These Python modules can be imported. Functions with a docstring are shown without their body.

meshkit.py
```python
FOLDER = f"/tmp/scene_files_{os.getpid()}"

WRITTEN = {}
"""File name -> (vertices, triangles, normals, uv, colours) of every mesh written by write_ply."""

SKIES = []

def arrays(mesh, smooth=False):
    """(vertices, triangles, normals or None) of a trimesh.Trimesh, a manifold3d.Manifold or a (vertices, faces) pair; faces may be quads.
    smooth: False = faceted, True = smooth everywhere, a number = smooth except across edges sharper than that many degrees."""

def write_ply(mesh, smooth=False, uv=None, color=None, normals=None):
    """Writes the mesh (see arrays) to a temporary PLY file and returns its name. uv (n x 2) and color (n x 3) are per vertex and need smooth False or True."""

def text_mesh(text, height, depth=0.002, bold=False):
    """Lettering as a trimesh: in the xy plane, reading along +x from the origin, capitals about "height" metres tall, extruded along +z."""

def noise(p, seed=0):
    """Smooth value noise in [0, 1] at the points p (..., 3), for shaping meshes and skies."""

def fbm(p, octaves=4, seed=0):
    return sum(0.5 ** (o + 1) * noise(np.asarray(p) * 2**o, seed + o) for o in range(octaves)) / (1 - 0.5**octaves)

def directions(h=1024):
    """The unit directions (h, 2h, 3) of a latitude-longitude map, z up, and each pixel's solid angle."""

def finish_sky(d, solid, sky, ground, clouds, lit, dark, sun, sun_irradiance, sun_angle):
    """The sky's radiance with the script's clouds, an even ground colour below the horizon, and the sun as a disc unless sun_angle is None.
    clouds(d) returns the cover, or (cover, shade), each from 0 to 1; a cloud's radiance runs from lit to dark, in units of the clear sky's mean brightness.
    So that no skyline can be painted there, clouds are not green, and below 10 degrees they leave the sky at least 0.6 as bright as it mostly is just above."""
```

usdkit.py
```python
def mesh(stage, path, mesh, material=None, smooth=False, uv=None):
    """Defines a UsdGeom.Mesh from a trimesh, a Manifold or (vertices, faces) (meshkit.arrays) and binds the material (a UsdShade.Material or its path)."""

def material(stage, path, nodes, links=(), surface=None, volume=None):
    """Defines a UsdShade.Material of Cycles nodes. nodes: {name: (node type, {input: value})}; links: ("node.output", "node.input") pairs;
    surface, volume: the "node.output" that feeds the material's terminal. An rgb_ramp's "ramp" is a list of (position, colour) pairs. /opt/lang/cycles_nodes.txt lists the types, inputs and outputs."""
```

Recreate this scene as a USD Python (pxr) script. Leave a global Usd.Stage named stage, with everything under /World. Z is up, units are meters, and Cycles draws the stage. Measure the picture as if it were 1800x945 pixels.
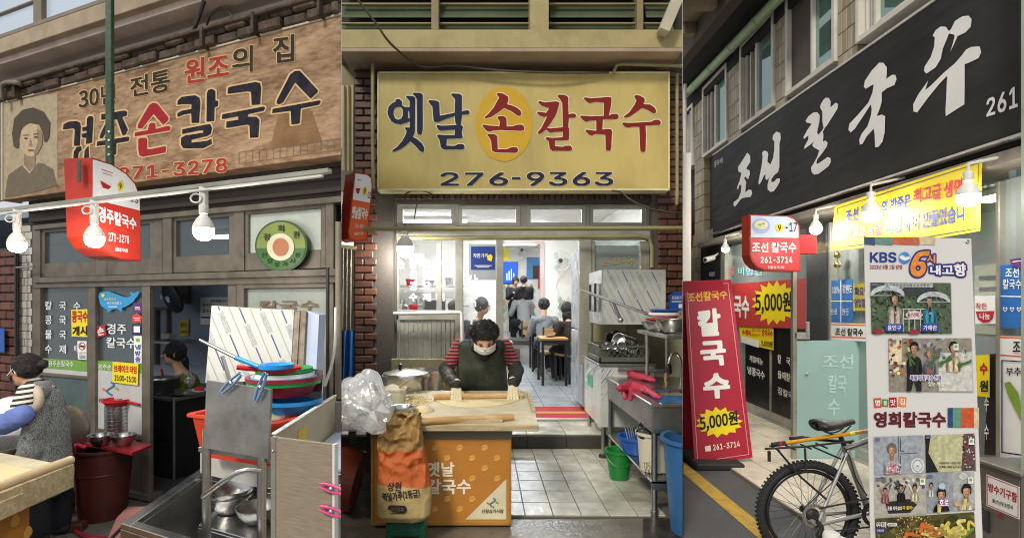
import math, random, glob, functools
import numpy as np, trimesh, manifold3d, usdkit, meshkit
from manifold3d import Manifold
from shapely import affinity, box as sbox, union_all, Polygon, Point, LineString, MultiPolygon
from pxr import Usd, UsdGeom, UsdLux, Gf, Sdf, UsdShade
random.seed(7); np.random.seed(7)
stage = Usd.Stage.CreateInMemory()
UsdGeom.SetStageUpAxis(stage, 'Z'); UsdGeom.SetStageMetersPerUnit(stage, 1.0)
UsdGeom.Xform.Define(stage, '/World'); stage.SetDefaultPrim(stage.GetPrimAtPath('/World'))
# ---------------- camera, sky, sun, exposure ----------------
F, CX, CY, H = 950.0, 850.0, 530.0, 1.45      # focal length and principal point in pixels of an 1800 px wide picture; eye height
cam = UsdGeom.Camera.Define(stage, '/World/camera')
cam.AddTranslateOp().Set((0, 0, H)); cam.AddRotateXOp().Set(90.0)
cam.CreateHorizontalApertureAttr(36.0); cam.CreateFocalLengthAttr(36.0 * F / 1800)
cam.CreateHorizontalApertureOffsetAttr(36.0 * (900 - CX) / 1800); cam.CreateVerticalApertureOffsetAttr(36.0 * (CY - 472.5) / 1800)
cam.CreateExposureAttr(0.8)
SUN_EL, SUN_AZ = math.radians(40), math.radians(207)          # from behind the camera, a little to its left
SUN = np.array([math.sin(SUN_AZ) * math.cos(SUN_EL), math.cos(SUN_AZ) * math.cos(SUN_EL), math.sin(SUN_EL)])
usdkit.material(stage, '/World/Looks/sky', {
    's': ('sky_texture', {'sky_type': 'single_scattering', 'sun_disc': False, 'sun_elevation': SUN_EL, 'sun_rotation': math.atan2(SUN[0], SUN[1])}),
    'tc': ('texture_coordinate', {}), 'n': ('noise_texture', {'scale': 2.5, 'detail': 6.}), 'r': ('rgb_ramp', {'ramp': [(.25, (.62,) * 3), (.7, (.95,) * 3)]}),
    'c': ('mix_color', {'b': (9.0, 9.1, 9.4), 'use_clamp': False}), 'b': ('background_shader', {'strength': 0.05})},
    [('tc.generated', 'n.vector'), ('n.fac', 'r.fac'), ('r.color', 'c.fac'), ('s.color', 'c.a'), ('c.result', 'b.color')], surface='b.background')
dome = UsdLux.DomeLight.Define(stage, '/World/sky'); dome.CreateIntensityAttr(1.0)
UsdShade.MaterialBindingAPI.Apply(dome.GetPrim()).Bind(UsdShade.Material.Get(stage, '/World/Looks/sky'))
dome.GetPrim().SetCustomDataByKey('kind', 'structure')
sun = UsdLux.DistantLight.Define(stage, '/World/sun'); sun.CreateIntensityAttr(0.33); sun.CreateAngleAttr(11.0); sun.CreateNormalizeAttr(True)
sun.CreateColorAttr(Gf.Vec3f(1.0, .93, .8))
sun.AddTransformOp().Set(Gf.Matrix4d().SetRotate(Gf.Rotation(Gf.Vec3d(0, 0, 1), Gf.Vec3d(*map(float, SUN)))))
# ---------------- materials ----------------
def hexc(h):
    c = np.array([int(h[i:i + 2], 16) for i in (1, 3, 5)]) / 255.0
    return np.where(c < .04045, c / 12.92, ((c + .055) / 1.055) ** 2.4)
MATS = {}
def M(key, col=None, rough=.55, metal=0., var=.12, scale=5., bump=0., bscale=60., spec=.5, coat=0., dirt=None, dirt_amt=.5, dscale=3., stretch=(1, 1, 1), space='w'):
    """A painted, printed, metal or cloth surface: base colour with soft variation, optional dirt blotches and fine relief."""
    if key in MATS: return MATS[key]
    c = hexc(col) if isinstance(col, str) else np.asarray(col, float)
    n = {'g': ('geometry', {}), 'tc': ('texture_coordinate', {}), 'mp': ('mapping', {'scale': stretch}),
         'n': ('noise_texture', {'scale': scale, 'detail': 5., 'roughness': .6}),
         'r': ('rgb_ramp', {'ramp': [(.25, tuple(c * (1 - var))), (.75, tuple(np.minimum(c * (1 + var), 1)))]}),
         'p': ('principled_bsdf', {'roughness': rough, 'metallic': metal, 'specular_ior_level': spec, 'coat_weight': coat}),
         'rn': ('rgb_ramp', {'ramp': [(.3, (max(rough - (.03 if metal > .5 else .12), .05),) * 3), (.75, (min(rough + (.04 if metal > .5 else .12), 1),) * 3)]})}
    l = [('g.position' if space == 'w' else 'tc.object', 'mp.vector'), ('mp.vector', 'n.vector'), ('n.fac', 'r.fac'), ('n.fac', 'rn.fac'), ('rn.color', 'p.roughness')]
    out = 'r.color'
    if dirt is not None:
        d = hexc(dirt) if isinstance(dirt, str) else dirt
        n['dn'] = ('noise_texture', {'scale': dscale, 'detail': 7., 'roughness': .68})
        n['dr'] = ('rgb_ramp', {'ramp': [(.42, (0, 0, 0)), (.75, (dirt_amt,) * 3)]})
        n['dm'] = ('mix_color', {'b': tuple(d)})
        l += [('mp.vector', 'dn.vector'), ('dn.fac', 'dr.fac'), ('dr.color', 'dm.fac'), (out, 'dm.a')]
        out = 'dm.result'
    l.append((out, 'p.base_color'))
    if bump:
        n['bn'] = ('noise_texture', {'scale': bscale, 'detail': 3.}); n['b'] = ('bump', {'strength': bump, 'distance': .01})
        l += [('mp.vector', 'bn.vector'), ('bn.fac', 'b.height'), ('b.normal', 'p.normal')]
    MATS[key] = usdkit.material(stage, '/World/Looks/' + key, n, l, surface='p.BSDF')
    return MATS[key]
def glass(key, tint=(1, 1, 1), refl=1.0, haze=0.):
    if key in MATS: return MATS[key]
    n = {'t': ('transparent_bsdf', {'color': tint}), 'g': ('glossy_bsdf', {'roughness': .03, 'color': (.9, .95, .93)}), 'ge': ('geometry', {}), 'io': ('mix_float', {'a': 1.5, 'b': 1 / 1.5}), 'f': ('fresnel', {}), 'm': ('mix_closure', {})}
    l = [('ge.backfacing', 'io.fac'), ('io.result', 'f.IOR'), ('f.fac', 'm.fac'), ('t.BSDF', 'm.closure1'), ('g.BSDF', 'm.closure2')]; s = 'm.closure'
    if haze:
        n['d'] = ('diffuse_bsdf', {'color': (.55, .58, .56)}); n['m2'] = ('mix_closure', {'fac': haze}); l += [('m.closure', 'm2.closure1'), ('d.BSDF', 'm2.closure2')]; s = 'm2.closure'
    MATS[key] = usdkit.material(stage, '/World/Looks/' + key, n, l, surface=s); return MATS[key]
def emit(key, col, strength):
    if key in MATS: return MATS[key]
    MATS[key] = usdkit.material(stage, '/World/Looks/' + key, {'e': ('emission', {'color': col, 'strength': strength})}, [], surface='e.emission'); return MATS[key]
# ---------------- geometry ----------------
A = lambda *p: np.array(p, float)
def unit(v): v = np.asarray(v, float); return v / np.linalg.norm(v)
def cat(*ms):
    vs, fs, k = [], [], 0
    for m in ms:
        if m is None: continue
        if isinstance(m, list): m = cat(*m)
        v, f = m if isinstance(m, tuple) else (np.asarray(m.vertices), np.asarray(m.faces))
        vs.append(v); fs.append(np.asarray(f) + k); k += len(v)
    return np.vstack(vs), np.vstack(fs)
def _cb():
    v = np.array([[s * (1 - .1 * (a == 0)) if i == 0 else 0 for i in range(3)] for s in (1,) for a in (0,)])
    pts, tags = [], []
    for sx in (-1, 1):
        for sy in (-1, 1):
            for sz in (-1, 1):
                for k in range(3):
                    s = np.array([sx, sy, sz], float); q = s.copy(); q[(k + 1) % 3] *= .8; q[(k + 2) % 3] *= .8
                    pts.append(q); tags.append((s, k))
    h = trimesh.convex.convex_hull(np.array(pts))
    idx = [int(np.argmin(np.abs(np.array(pts) - p).sum(1))) for p in h.vertices]
    return tags, np.array([[idx[i] for i in f] for f in h.faces])
_TAGS, _CF = _cb()
_S = np.array([t[0] for t in _TAGS]); _K = np.array([[j != t[1] for j in range(3)] for t in _TAGS], float)
def obox(o, a, b, c, ch=.003):
    """Box at corner o with edge vectors a, b, c; edges chamfered by ch."""
    o, a, b, c = map(lambda x: np.asarray(x, float), (o, a, b, c))
    L = np.array([np.linalg.norm(a), np.linalg.norm(b), np.linalg.norm(c)])
    if ch <= 0:
        s = np.array([[x, y, z] for x in (0, 1) for y in (0, 1) for z in (0, 1)], float)
        f = np.array([[0, 1, 3], [0, 3, 2], [4, 6, 7], [4, 7, 5], [0, 4, 5], [0, 5, 1], [2, 3, 7], [2, 7, 6], [0, 2, 6], [0, 6, 4], [1, 5, 7], [1, 7, 3]])
        v = s
    else:
        k = np.minimum(ch, L.min() * .3) * 2 / L
        v = (_S * (1 - _K * k) + 1) / 2; f = _CF
    return o + v @ np.array([a, b, c]), f.copy()
def bx(x0, x1, y0, y1, z0, z1, ch=.003): return obox((x0, y0, z0), (x1 - x0, 0, 0), (0, y1 - y0, 0), (0, 0, z1 - z0), ch)
def bar(p, q, w, h=None, up=(0, 0, 1), ch=.002):
    """A square bar from p to q."""
    p, q = np.asarray(p, float), np.asarray(q, float); h = h or w; d = q - p; u = np.asarray(up, float)
    if abs(np.dot(unit(d), u)) > .95: u = A(0, 1, 0)
    s = unit(np.cross(d, u)); t = unit(np.cross(s, d))
    return obox(p - s * w / 2 - t * h / 2, d, s * w, t * h, ch)
def tube(pts, r, n=8, cap=True, closed=False):
    p = np.asarray(pts, float); m = len(p); r = np.broadcast_to(r, (m,))
    t = np.gradient(p, axis=0) if not closed else np.roll(p, -1, 0) - np.roll(p, 1, 0)
    t /= np.linalg.norm(t, axis=1, keepdims=True) + 1e-12
    a = np.zeros_like(p); x = A(0, 0, 1) if abs(t[0][2]) < .9 else A(1, 0, 0)
    for i in range(m):
        x = x - t[i] * np.dot(x, t[i]); x = unit(x); a[i] = x
    b = np.cross(t, a); g = np.arange(n) * 2 * np.pi / n
    v = (p[:, None] + r[:, None, None] * (np.cos(g)[None, :, None] * a[:, None] + np.sin(g)[None, :, None] * b[:, None])).reshape(-1, 3)
    f = []
    for i in range(m if closed else m - 1):
        for j in range(n):
            k, j2 = (i + 1) % m, (j + 1) % n
            f += [[i * n + j, k * n + j2, k * n + j], [i * n + j, i * n + j2, k * n + j2]]
    if cap and not closed:
        for e, sgn in ((0, 1), (m - 1, -1)):
            v = np.vstack([v, p[e]])
            for j in range(n): f.append([len(v) - 1, e * n + (j + 1) % n, e * n + j][::sgn])
    return v, np.array(f)
def spline(pts, n=6):
    p = np.asarray(pts, float); q = np.vstack([2 * p[0] - p[1], p, 2 * p[-1] - p[-2]]); out = []
    for i in range(1, len(q) - 2):
        for t in np.arange(n) / n:
            out.append(.5 * ((2 * q[i]) + (q[i + 1] - q[i - 1]) * t + (2 * q[i - 1] - 5 * q[i] + 4 * q[i + 1] - q[i + 2]) * t * t + (3 * q[i] - q[i - 1] - 3 * q[i + 1] + q[i + 2]) * t ** 3))
    return np.array(out + [p[-1]])
def lathe(prof, c=(0, 0, 0), ax=(0, 0, 1), n=28, sx=1., sy=1.):
    """Surface of revolution: prof = [(radius, height)...] about an axis through c."""
    c, ax = np.asarray(c, float), unit(ax); u = unit(np.cross(ax, A(0, 1, 0) if abs(ax[1]) < .9 else A(1, 0, 0))); w = np.cross(ax, u)
    g = np.arange(n) * 2 * np.pi / n; v = []
    for r, h in prof: v.append(c + ax * h + r * (sx * np.cos(g)[:, None] * u + sy * np.sin(g)[:, None] * w))
    v = np.vstack(v); f = []
    for i in range(len(prof) - 1):
        for j in range(n):
            a, b = i * n + j, i * n + (j + 1) % n
            f += [[a, b, b + n], [a, b + n, a + n]]
    return v, np.array(f)
def ball(c, r, sub=2, sc=(1, 1, 1)):
    m = trimesh.creation.icosphere(sub); return np.asarray(m.vertices) * r * np.asarray(sc) + np.asarray(c), np.asarray(m.faces)
def quad(a, b, c, d): return np.array([a, b, c, d], float), np.array([[0, 1, 2], [0, 2, 3]])
def grid(fn, nu, nv):
    """Sheet from fn(s, t) with s, t in 0..1."""
    v = np.array([fn(i / nu, j / nv) for i in range(nu + 1) for j in range(nv + 1)], float); f = []
    for i in range(nu):
        for j in range(nv):
            a = i * (nv + 1) + j; f += [[a, a + nv + 1, a + nv + 2], [a, a + nv + 2, a + 1]]
    return v, np.array(f)
def loft(rings, cap=True):
    n = len(rings[0]); v = np.vstack(rings); f = []
    for i in range(len(rings) - 1):
        for j in range(n):
            a, b = i * n + j, i * n + (j + 1) % n; f += [[a, b, b + n], [a, b + n, a + n]]
    if cap:
        for e in (0, len(rings) - 1):
            v = np.vstack([v, rings[e].mean(0)]); f += [[len(v) - 1, e * n + j, e * n + (j + 1) % n] for j in range(n)]
    return v, np.array(f)
def xf(m, loc=(0, 0, 0), rz=0., s=1.):
    v, f = m; c, q = math.cos(rz), math.sin(rz)
    return (v * s) @ np.array([[c, q, 0], [-q, c, 0], [0, 0, 1]]) + np.asarray(loc, float), f
# -------- the scene's things --------
ALL, USED = [], {}
def numbered(n):
    k = USED.get(n, -1) + 1; USED[n] = k; return n if k == 0 else f'{n}_{k:03d}'
class Thing:
    def __init__(s, name, label=None, cat=None, group=None, kind=None, base=None):
        s.path = '/World/' + numbered(name); s.d = dict(label=label, category=cat, group=group, kind=kind); s.parts = []; s.base = base; s.n = {}; s.solo = False; s.copies = []; ALL.append(s)
    def part(s, name, mesh, mat, parent=None, label=None, smooth=False, kind=None):
        key = (parent, name); k = s.n.get(key, -1) + 1; s.n[key] = k
        path = (parent or '') + '/' + (name if k == 0 else f'{name}_{k:03d}')
        if isinstance(mesh, list): mesh = cat(*mesh)
        s.parts.append((path, mesh, mat, label, smooth, kind)); return path
    def dup(s, loc, rz=0., label=None, group=None):
        """A copy of the thing standing loc away from the first, as an instance of its parts."""
        s.copies.append((loc, rz, label, group)); return s
    def pts(s): return np.vstack([np.asarray(p[1][0] if isinstance(p[1], tuple) else p[1].vertices) for p in s.parts])
def obj(name, label, cat_, mesh, mat, group=None, kind=None, smooth=False):
    t = Thing(name, label, cat_, group, kind); t.solo = True; t.part('x', mesh, mat, smooth=smooth); return t
def struct(name, mesh, mat, smooth=False): return obj(name, None, None, mesh, mat, kind='structure', smooth=smooth)
def setd(p, d):
    for k, v in d.items():
        if v: p.SetCustomDataByKey(k, v)
def clusters(m):
    """The separate groups of glyphs or printed figures in a flat print."""
    from scipy.sparse import coo_matrix
    from scipy.sparse.csgraph import connected_components
    v, f = m; f = np.asarray(f); n = len(v); vr = np.round(v, 5); _, inv = np.unique(vr, axis=0, return_inverse=True); inv = inv.ravel(); g = inv[f]; k = inv.max() + 1
    c, lab = connected_components(coo_matrix((np.ones(len(f) * 2), (np.r_[g[:, 0], g[:, 1]], np.r_[g[:, 1], g[:, 2]])), shape=(k, k)), directed=False)
    fl = lab[g[:, 0]]; ids = np.unique(fl)
    if len(ids) < 2: return [m]
    lo = np.array([v[f[fl == i].ravel()].min(0) for i in ids]); hi = np.array([v[f[fl == i].ravel()].max(0) for i in ids]); e = np.maximum((hi - lo).max(1) * .22, .006)[:, None]
    lo, hi = lo - e, hi + e; ov = ((lo[:, None] <= hi[None]) & (lo[None] <= hi[:, None])).all(2); c2, l2 = connected_components(coo_matrix(ov), directed=False); out = []
    for j in range(c2):
        ff = f[np.isin(fl, ids[l2 == j])]; u, w = np.unique(ff, return_inverse=True); out.append((v[u], w.reshape(-1, 3)))
    return out
PRINTS = ('lettering', 'halo', 'print', 'number', 'texture', 'building', 'figure_features', 'photo_', 'title_', 'emblem', 'line', 'hearts', 'screen_figures')
def trim(things, k, side):
    """Cut back whatever of these things runs into the partition wall x = k*y."""
    for t in things:
        t.parts = [p for p in t.parts if len(p[1][1] if isinstance(p[1], tuple) else p[1].faces)]
        for i, p in enumerate(t.parts):
            m = p[1] if isinstance(p[1], tuple) else (np.asarray(p[1].vertices), np.asarray(p[1].faces)); d = side * (m[0][:, 0] - k * m[0][:, 1]) - .0012
            if d.min() < 0 < d.max():
                s = trimesh.intersections.slice_mesh_plane(trimesh.Trimesh(m[0], m[1], process=False), plane_normal=unit(A(side, -side * k, 0)), plane_origin=A(k * 4 + side * .0012, 4, 0), cap=False); t.parts[i] = (p[0], (np.asarray(s.vertices), np.asarray(s.faces)), *p[2:])
def write_all():
    for t in ALL:
        t.parts = [p for p in t.parts if len(p[1][1] if isinstance(p[1], tuple) else p[1].faces)]
    for t in ALL:
        if t.solo or not t.parts: continue
        new, cnt = [], {}
        for p in t.parts:
            base = p[0].rsplit('/', 1)[1].rstrip('0123456789').rstrip('_')
            ms = clusters(p[1]) if isinstance(p[1], tuple) and any(q in base for q in PRINTS) and p[5] is None else [p[1]]
            par = p[0].rsplit('/', 1)[0]
            for m in ms:
                if len(ms) == 1 and (par, base) not in cnt and p[0].endswith('/' + base): cnt[(par, base)] = 0; new.append((p[0], m, *p[2:])); continue
                if not any(q in base for q in PRINTS): new.append((p[0], m, *p[2:])); continue
                k = cnt.get((par, base), -1) + 1; cnt[(par, base)] = k; new.append((par + '/' + (base if k == 0 else f'{base}_{k:03d}'), m, *p[2:]))
        t.parts = new
    for t in ALL:
        if not t.parts: continue
        if t.solo:
            _, m, mat, _, sm, _ = t.parts[0]
            setd(usdkit.mesh(stage, t.path, tuple(m) if isinstance(m, tuple) else m, mat, smooth=sm).GetPrim(), t.d); continue
        P = t.pts(); b = np.array(t.base, float) if t.base is not None else A(*( (P.min(0) + P.max(0))[:2] / 2), P[:, 2].min())
        x = UsdGeom.Xform.Define(stage, t.path); x.AddTranslateOp().Set(Gf.Vec3d(*map(float, b))); x.AddRotateZOp().Set(0.); setd(x.GetPrim(), t.d)
        for path, m, mat, label, sm, kind in t.parts:
            v, f = (m if isinstance(m, tuple) else (np.asarray(m.vertices), np.asarray(m.faces)))
            g = usdkit.mesh(stage, t.path + path, (v - b, f), mat, smooth=sm); setd(g.GetPrim(), dict(label=label, kind=kind))
        for loc, rz, label, group in t.copies:
            c = UsdGeom.Xform.Define(stage, '/World/' + numbered(t.path.split('/')[-1].rstrip('0123456789').rstrip('_'))); p = c.GetPrim()
            p.GetReferences().AddInternalReference(x.GetPath()); p.SetInstanceable(True)
            c.GetPrim().GetAttribute('xformOp:translate').Set(Gf.Vec3d(*map(float, b + np.asarray(loc, float)))); p.GetAttribute('xformOp:rotateZ').Set(math.degrees(rz))
            setd(p, dict(t.d, label=label or t.d['label'], group=group or t.d['group']))
# -------- planes of the place: measured in the photograph, used as real upright planes --------
def at(px, py, Y): return A((px - CX) / F * Y, Y, H + (CY - py) / F * Y)
def on_z(px, py, z):
    Y = F * (H - z) / (py - CY); return at(px, py, Y)
class Plane:
    def __init__(s, o, u, v=(0, 0, 1)):
        s.o, s.u, s.v = np.asarray(o, float), unit(u), unit(v); s.n = unit(np.cross(s.u, s.v))
    def uv(s, px, py, w=0.):
        d = A((px - CX) / F, 1, (CY - py) / F); q = s.o + s.n * w; e = A(0, 0, H)
        p = e + d * (np.dot(q - e, s.n) / np.dot(d, s.n)); return np.dot(p - s.o, s.u), np.dot(p - s.o, s.v)
    def p(s, u, v, w=0.): return s.o + s.u * u + s.v * v + s.n * w
    def px(s, x, y, w=0.): return s.p(*s.uv(x, y, w), w)
    def box(s, u0, u1, v0, v1, w0, w1, ch=.003): return obox(s.p(u0, v0, w1), s.u * (u1 - u0), s.v * (v1 - v0), s.n * (w0 - w1), ch)
    def rect(s, x0, yt, x1, yb, w0=0., w1=.03, ch=.003):
        """Box whose front face spans pixels x0..x1; yt, yb are read along its left edge."""
        u0, v1 = s.uv(x0, yt, w1); _, v0 = s.uv(x0, yb, w1); u1, _ = s.uv(x1, yt, w1)
        return s.box(u0, u1, min(v0, v1), max(v0, v1), w0, w1, ch)
    def flat(s, geom, w):
        """Pixel-space shapely geometry laid on the plane as a sheet (print, lettering)."""
        ms = []
        for g in (geom.geoms if hasattr(geom, 'geoms') else [geom]):
            if g.is_empty or g.geom_type != 'Polygon' or g.area < .05: continue
            v, f = trimesh.creation.triangulate_polygon(g, engine='earcut')
            if len(f): ms.append((np.array([s.px(x, y, w) for x, y in v]), f))
        return cat(*ms)
    def poly(s, pts, w, r=0.):
        g = Polygon(pts)
        if not g.is_valid: g = g.buffer(0)
        return s.flat(g.buffer(-r).buffer(r) if r else g, w)
    def slab(s, geom, w0, w1):
        """Pixel-space polygon (convex or not) as a solid plate between w0 and w1."""
        if isinstance(geom, list): geom = Polygon(geom)
        v, f = trimesh.creation.triangulate_polygon(geom, engine='earcut'); n = len(v)
        uv = [s.uv(x, y, w1) for x, y in v]
        V = np.array([s.p(a, b, w1) for a, b in uv] + [s.p(a, b, w0) for a, b in uv]); Fc = [*f, *(f[:, ::-1] + n)]
        rings = [geom.exterior, *geom.interiors]
        for rg in rings:
            c = np.array(rg.coords)[:-1]; uvr = [s.uv(x, y, w1) for x, y in c]; k = len(V); m = len(c)
            V = np.vstack([V, [s.p(a, b, w1) for a, b in uvr], [s.p(a, b, w0) for a, b in uvr]])
            for i in range(m): j = (i + 1) % m; Fc += [[k + i, k + j, k + m + j], [k + i, k + m + j, k + m + i]]
        return V, np.array(Fc)
@functools.lru_cache(None)
def glyphs(text, bold=0., font='cjk'):
    from PIL import Image, ImageDraw, ImageFont
    name = {'cjk': 'Noto Sans CJK Regular.woff2', 'sans': 'Inter.woff2'}[font]
    ft = ImageFont.truetype(glob.glob('/opt/blender-*/*/datafiles/fonts/' + name)[0], 64)
    x0, y0, x1, y1 = ft.getbbox(text, anchor='ls'); im = Image.new('L', (int(x1 - x0) + 12, int(y1 - y0) + 12))
    ImageDraw.Draw(im).text((6 - x0, 6 - y0), text, 255, ft, anchor='ls')
    on = np.pad(np.asarray(im) > 127, ((0, 0), (1, 1))).astype(np.int8); d = np.diff(on, axis=1)
    r, st = np.nonzero(d == 1); en = np.nonzero(d == -1)[1]
    g = union_all(sbox(st, r, en, r + 1)).buffer(.6 + bold * .5).buffer(-.6).simplify(.55)
    a, b, c, e = g.bounds
    return affinity.scale(affinity.translate(g, -a, -b), 1 / (c - a), 1 / (e - b), origin=(0, 0))
def textpx(text, q, bold=0., font='cjk'):
    """Lettering whose ink fills the pixel quad q = (x0, y0, x1, y1) or four corners TL, TR, BR, BL."""
    if np.ndim(q) == 1: q = [(q[0], q[1]), (q[2], q[1]), (q[2], q[3]), (q[0], q[3])]
    a, b, c, d = np.asarray(q, float)
    from shapely import transform
    def fn(p):
        s, t = p[:, :1], p[:, 1:2]; return (1 - s) * (1 - t) * a + s * (1 - t) * b + s * t * c + (1 - s) * t * d
    return transform(glyphs(text, bold, font), fn)
def trace(ox, oy, k, polys):
    out = []
    for p in polys:
        p = np.asarray(p, float).reshape(-1, 2) * k + (ox, oy)
        g = Polygon(p); out.append(g if g.is_valid else g.buffer(0))
    return union_all(out)
def burst(cx, cy, rx, ry, n=18, inner=.76, seed=0):
    rr = random.Random(seed); pts = []
    for i in range(2 * n):
        a = math.pi * i / n; k = (1 if i % 2 == 0 else inner) * rr.uniform(.93, 1.03); pts.append((cx + rx * k * math.cos(a), cy + ry * k * math.sin(a)))
    return Polygon(pts)
def ell(cx, cy, rx, ry=None, n=28): return Polygon([(cx + rx * math.cos(a), cy + (ry or rx) * math.sin(a)) for a in np.linspace(0, 2 * math.pi, n, endpoint=False)])
def rrect(x0, y0, x1, y1, r): return sbox(x0 + r, y0 + r, x1 - r, y1 - r).buffer(r)
def line(pts, w): return LineString(pts).buffer(w / 2, cap_style='flat')
# ---------------- people ----------------
def sph(p, r): return Manifold.sphere(float(r), 18).translate(tuple(map(float, p)))
def flesh(bones, ref=.02, it=8, extra=()):
    """One continuous skin over bones [(p, r, q, r2)...]: hulls of spheres, united, refined and smoothed."""
    ms = [Manifold.batch_hull([sph(p, r), sph(q, r2)]) for p, r, q, r2 in bones] + list(extra)
    m = ms[0]
    for x in ms[1:]: m = m + x
    m = m.refine_to_length(ref).to_mesh(); t = trimesh.Trimesh(m.vert_properties[:, :3], m.tri_verts, process=True)
    trimesh.smoothing.filter_taubin(t, lamb=.5, nu=.52, iterations=it); return np.asarray(t.vertices), np.asarray(t.faces)
def chain(*pr): return [(np.asarray(pr[i][0], float), pr[i][1], np.asarray(pr[i + 1][0], float), pr[i + 1][1]) for i in range(len(pr) - 1)]
def rough_up(m, amp, sc, seed=0, oct_=3):
    v, f = m; t = trimesh.Trimesh(v, f, process=False); n = t.vertex_normals
    return v + n * ((meshkit.fbm(v * sc, oct_, seed) - .5) * 2 * amp)[:, None], f
def hairball(c, r, sc=(1, 1, 1), amp=.02, freq=22, seed=0, sub=4, cut=None):
    v, f = ball((0, 0, 0), r, sub, sc); n = unit(np.ones(3)); d = v / np.linalg.norm(v, axis=1)[:, None]
    v = v + d * ((meshkit.fbm(v * freq, 3, seed) - .5) * 2 * amp)[:, None]; return v + np.asarray(c), f
def curls(c, r, sc, n, seed, rad=.0042, size=.02, keep=None):
    """Short curled locks standing on a head of hair."""
    rr = np.random.RandomState(seed); ms = []
    while len(ms) < n:
        d = unit(rr.normal(size=3))
        if keep is not None and not keep(d): continue
        p = np.asarray(c) + d * r * np.asarray(sc) * rr.uniform(.9, 1.02); a = unit(np.cross(d, rr.normal(size=3))); b = np.cross(d, a); s = size * rr.uniform(.6, 1.2); t0 = rr.uniform(0, 6)
        ms.append(tube([p + (a * math.cos(t0 + t) + b * math.sin(t0 + t)) * s * .55 + d * s * (.15 * t - .3) for t in np.linspace(0, 5.2, 9)], [rad * k for k in (.5, .9, 1, 1, 1, 1, .9, .7, .3)], 5))
    return cat(*ms)
def strands(c, r, sc, front, bun, n, seed, rad=.0022):
    """Combed-back hair: fine strands running over the head from the hairline to the knot."""
    rr = np.random.RandomState(seed); c = np.asarray(c, float); g = unit(np.asarray(bun, float) - c); ms = []; x = unit(np.cross(g, A(0, 0, 1))); y = np.cross(x, g)
    for i in range(n):
        a = rr.uniform(0, 2 * math.pi); m = rr.uniform(1.5, 2.25); e = x * math.cos(a) + y * math.sin(a); P = []
        for t in np.linspace(m, .12, 9): P.append(c + (g * math.cos(t) + e * math.sin(t)) * r * np.asarray(sc) * rr.uniform(1.0, 1.02))
        if np.dot(unit(P[0] - c), unit(front)) > .62: continue
        ms.append(tube(spline(P, 2), rad, 4))
    return cat(*ms)
def face(T, c, r, fwd, up=(0, 0, 1), skin=None, parent=None):
    """Eyes, brows and mouth on a head at c looking along fwd."""
    fwd = unit(fwd); up = unit(np.asarray(up, float) - fwd * np.dot(up, fwd)); rt = np.cross(fwd, up); c = np.asarray(c, float)
    dk = M('eye_dark', (.02, .015, .012), .35); lp = M('lips', (.35, .12, .1), .5)
    for s in (-1, 1):
        T.part('eye', ball(c + fwd * r * .93 + rt * s * r * .36 + up * r * .1, r * .1, 1, (1.3, 1, .7)), dk, parent)
        T.part('eyebrow', bar(c + fwd * r * .97 + rt * s * r * .22 + up * r * .3, c + fwd * r * .88 + rt * s * r * .55 + up * r * .28, r * .07), dk, parent)
    T.part('mouth', bar(c + fwd * r * .97 - rt * r * .2 - up * r * .5, c + fwd * r * .97 + rt * r * .2 - up * r * .5, r * .1), lp, parent)
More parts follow.
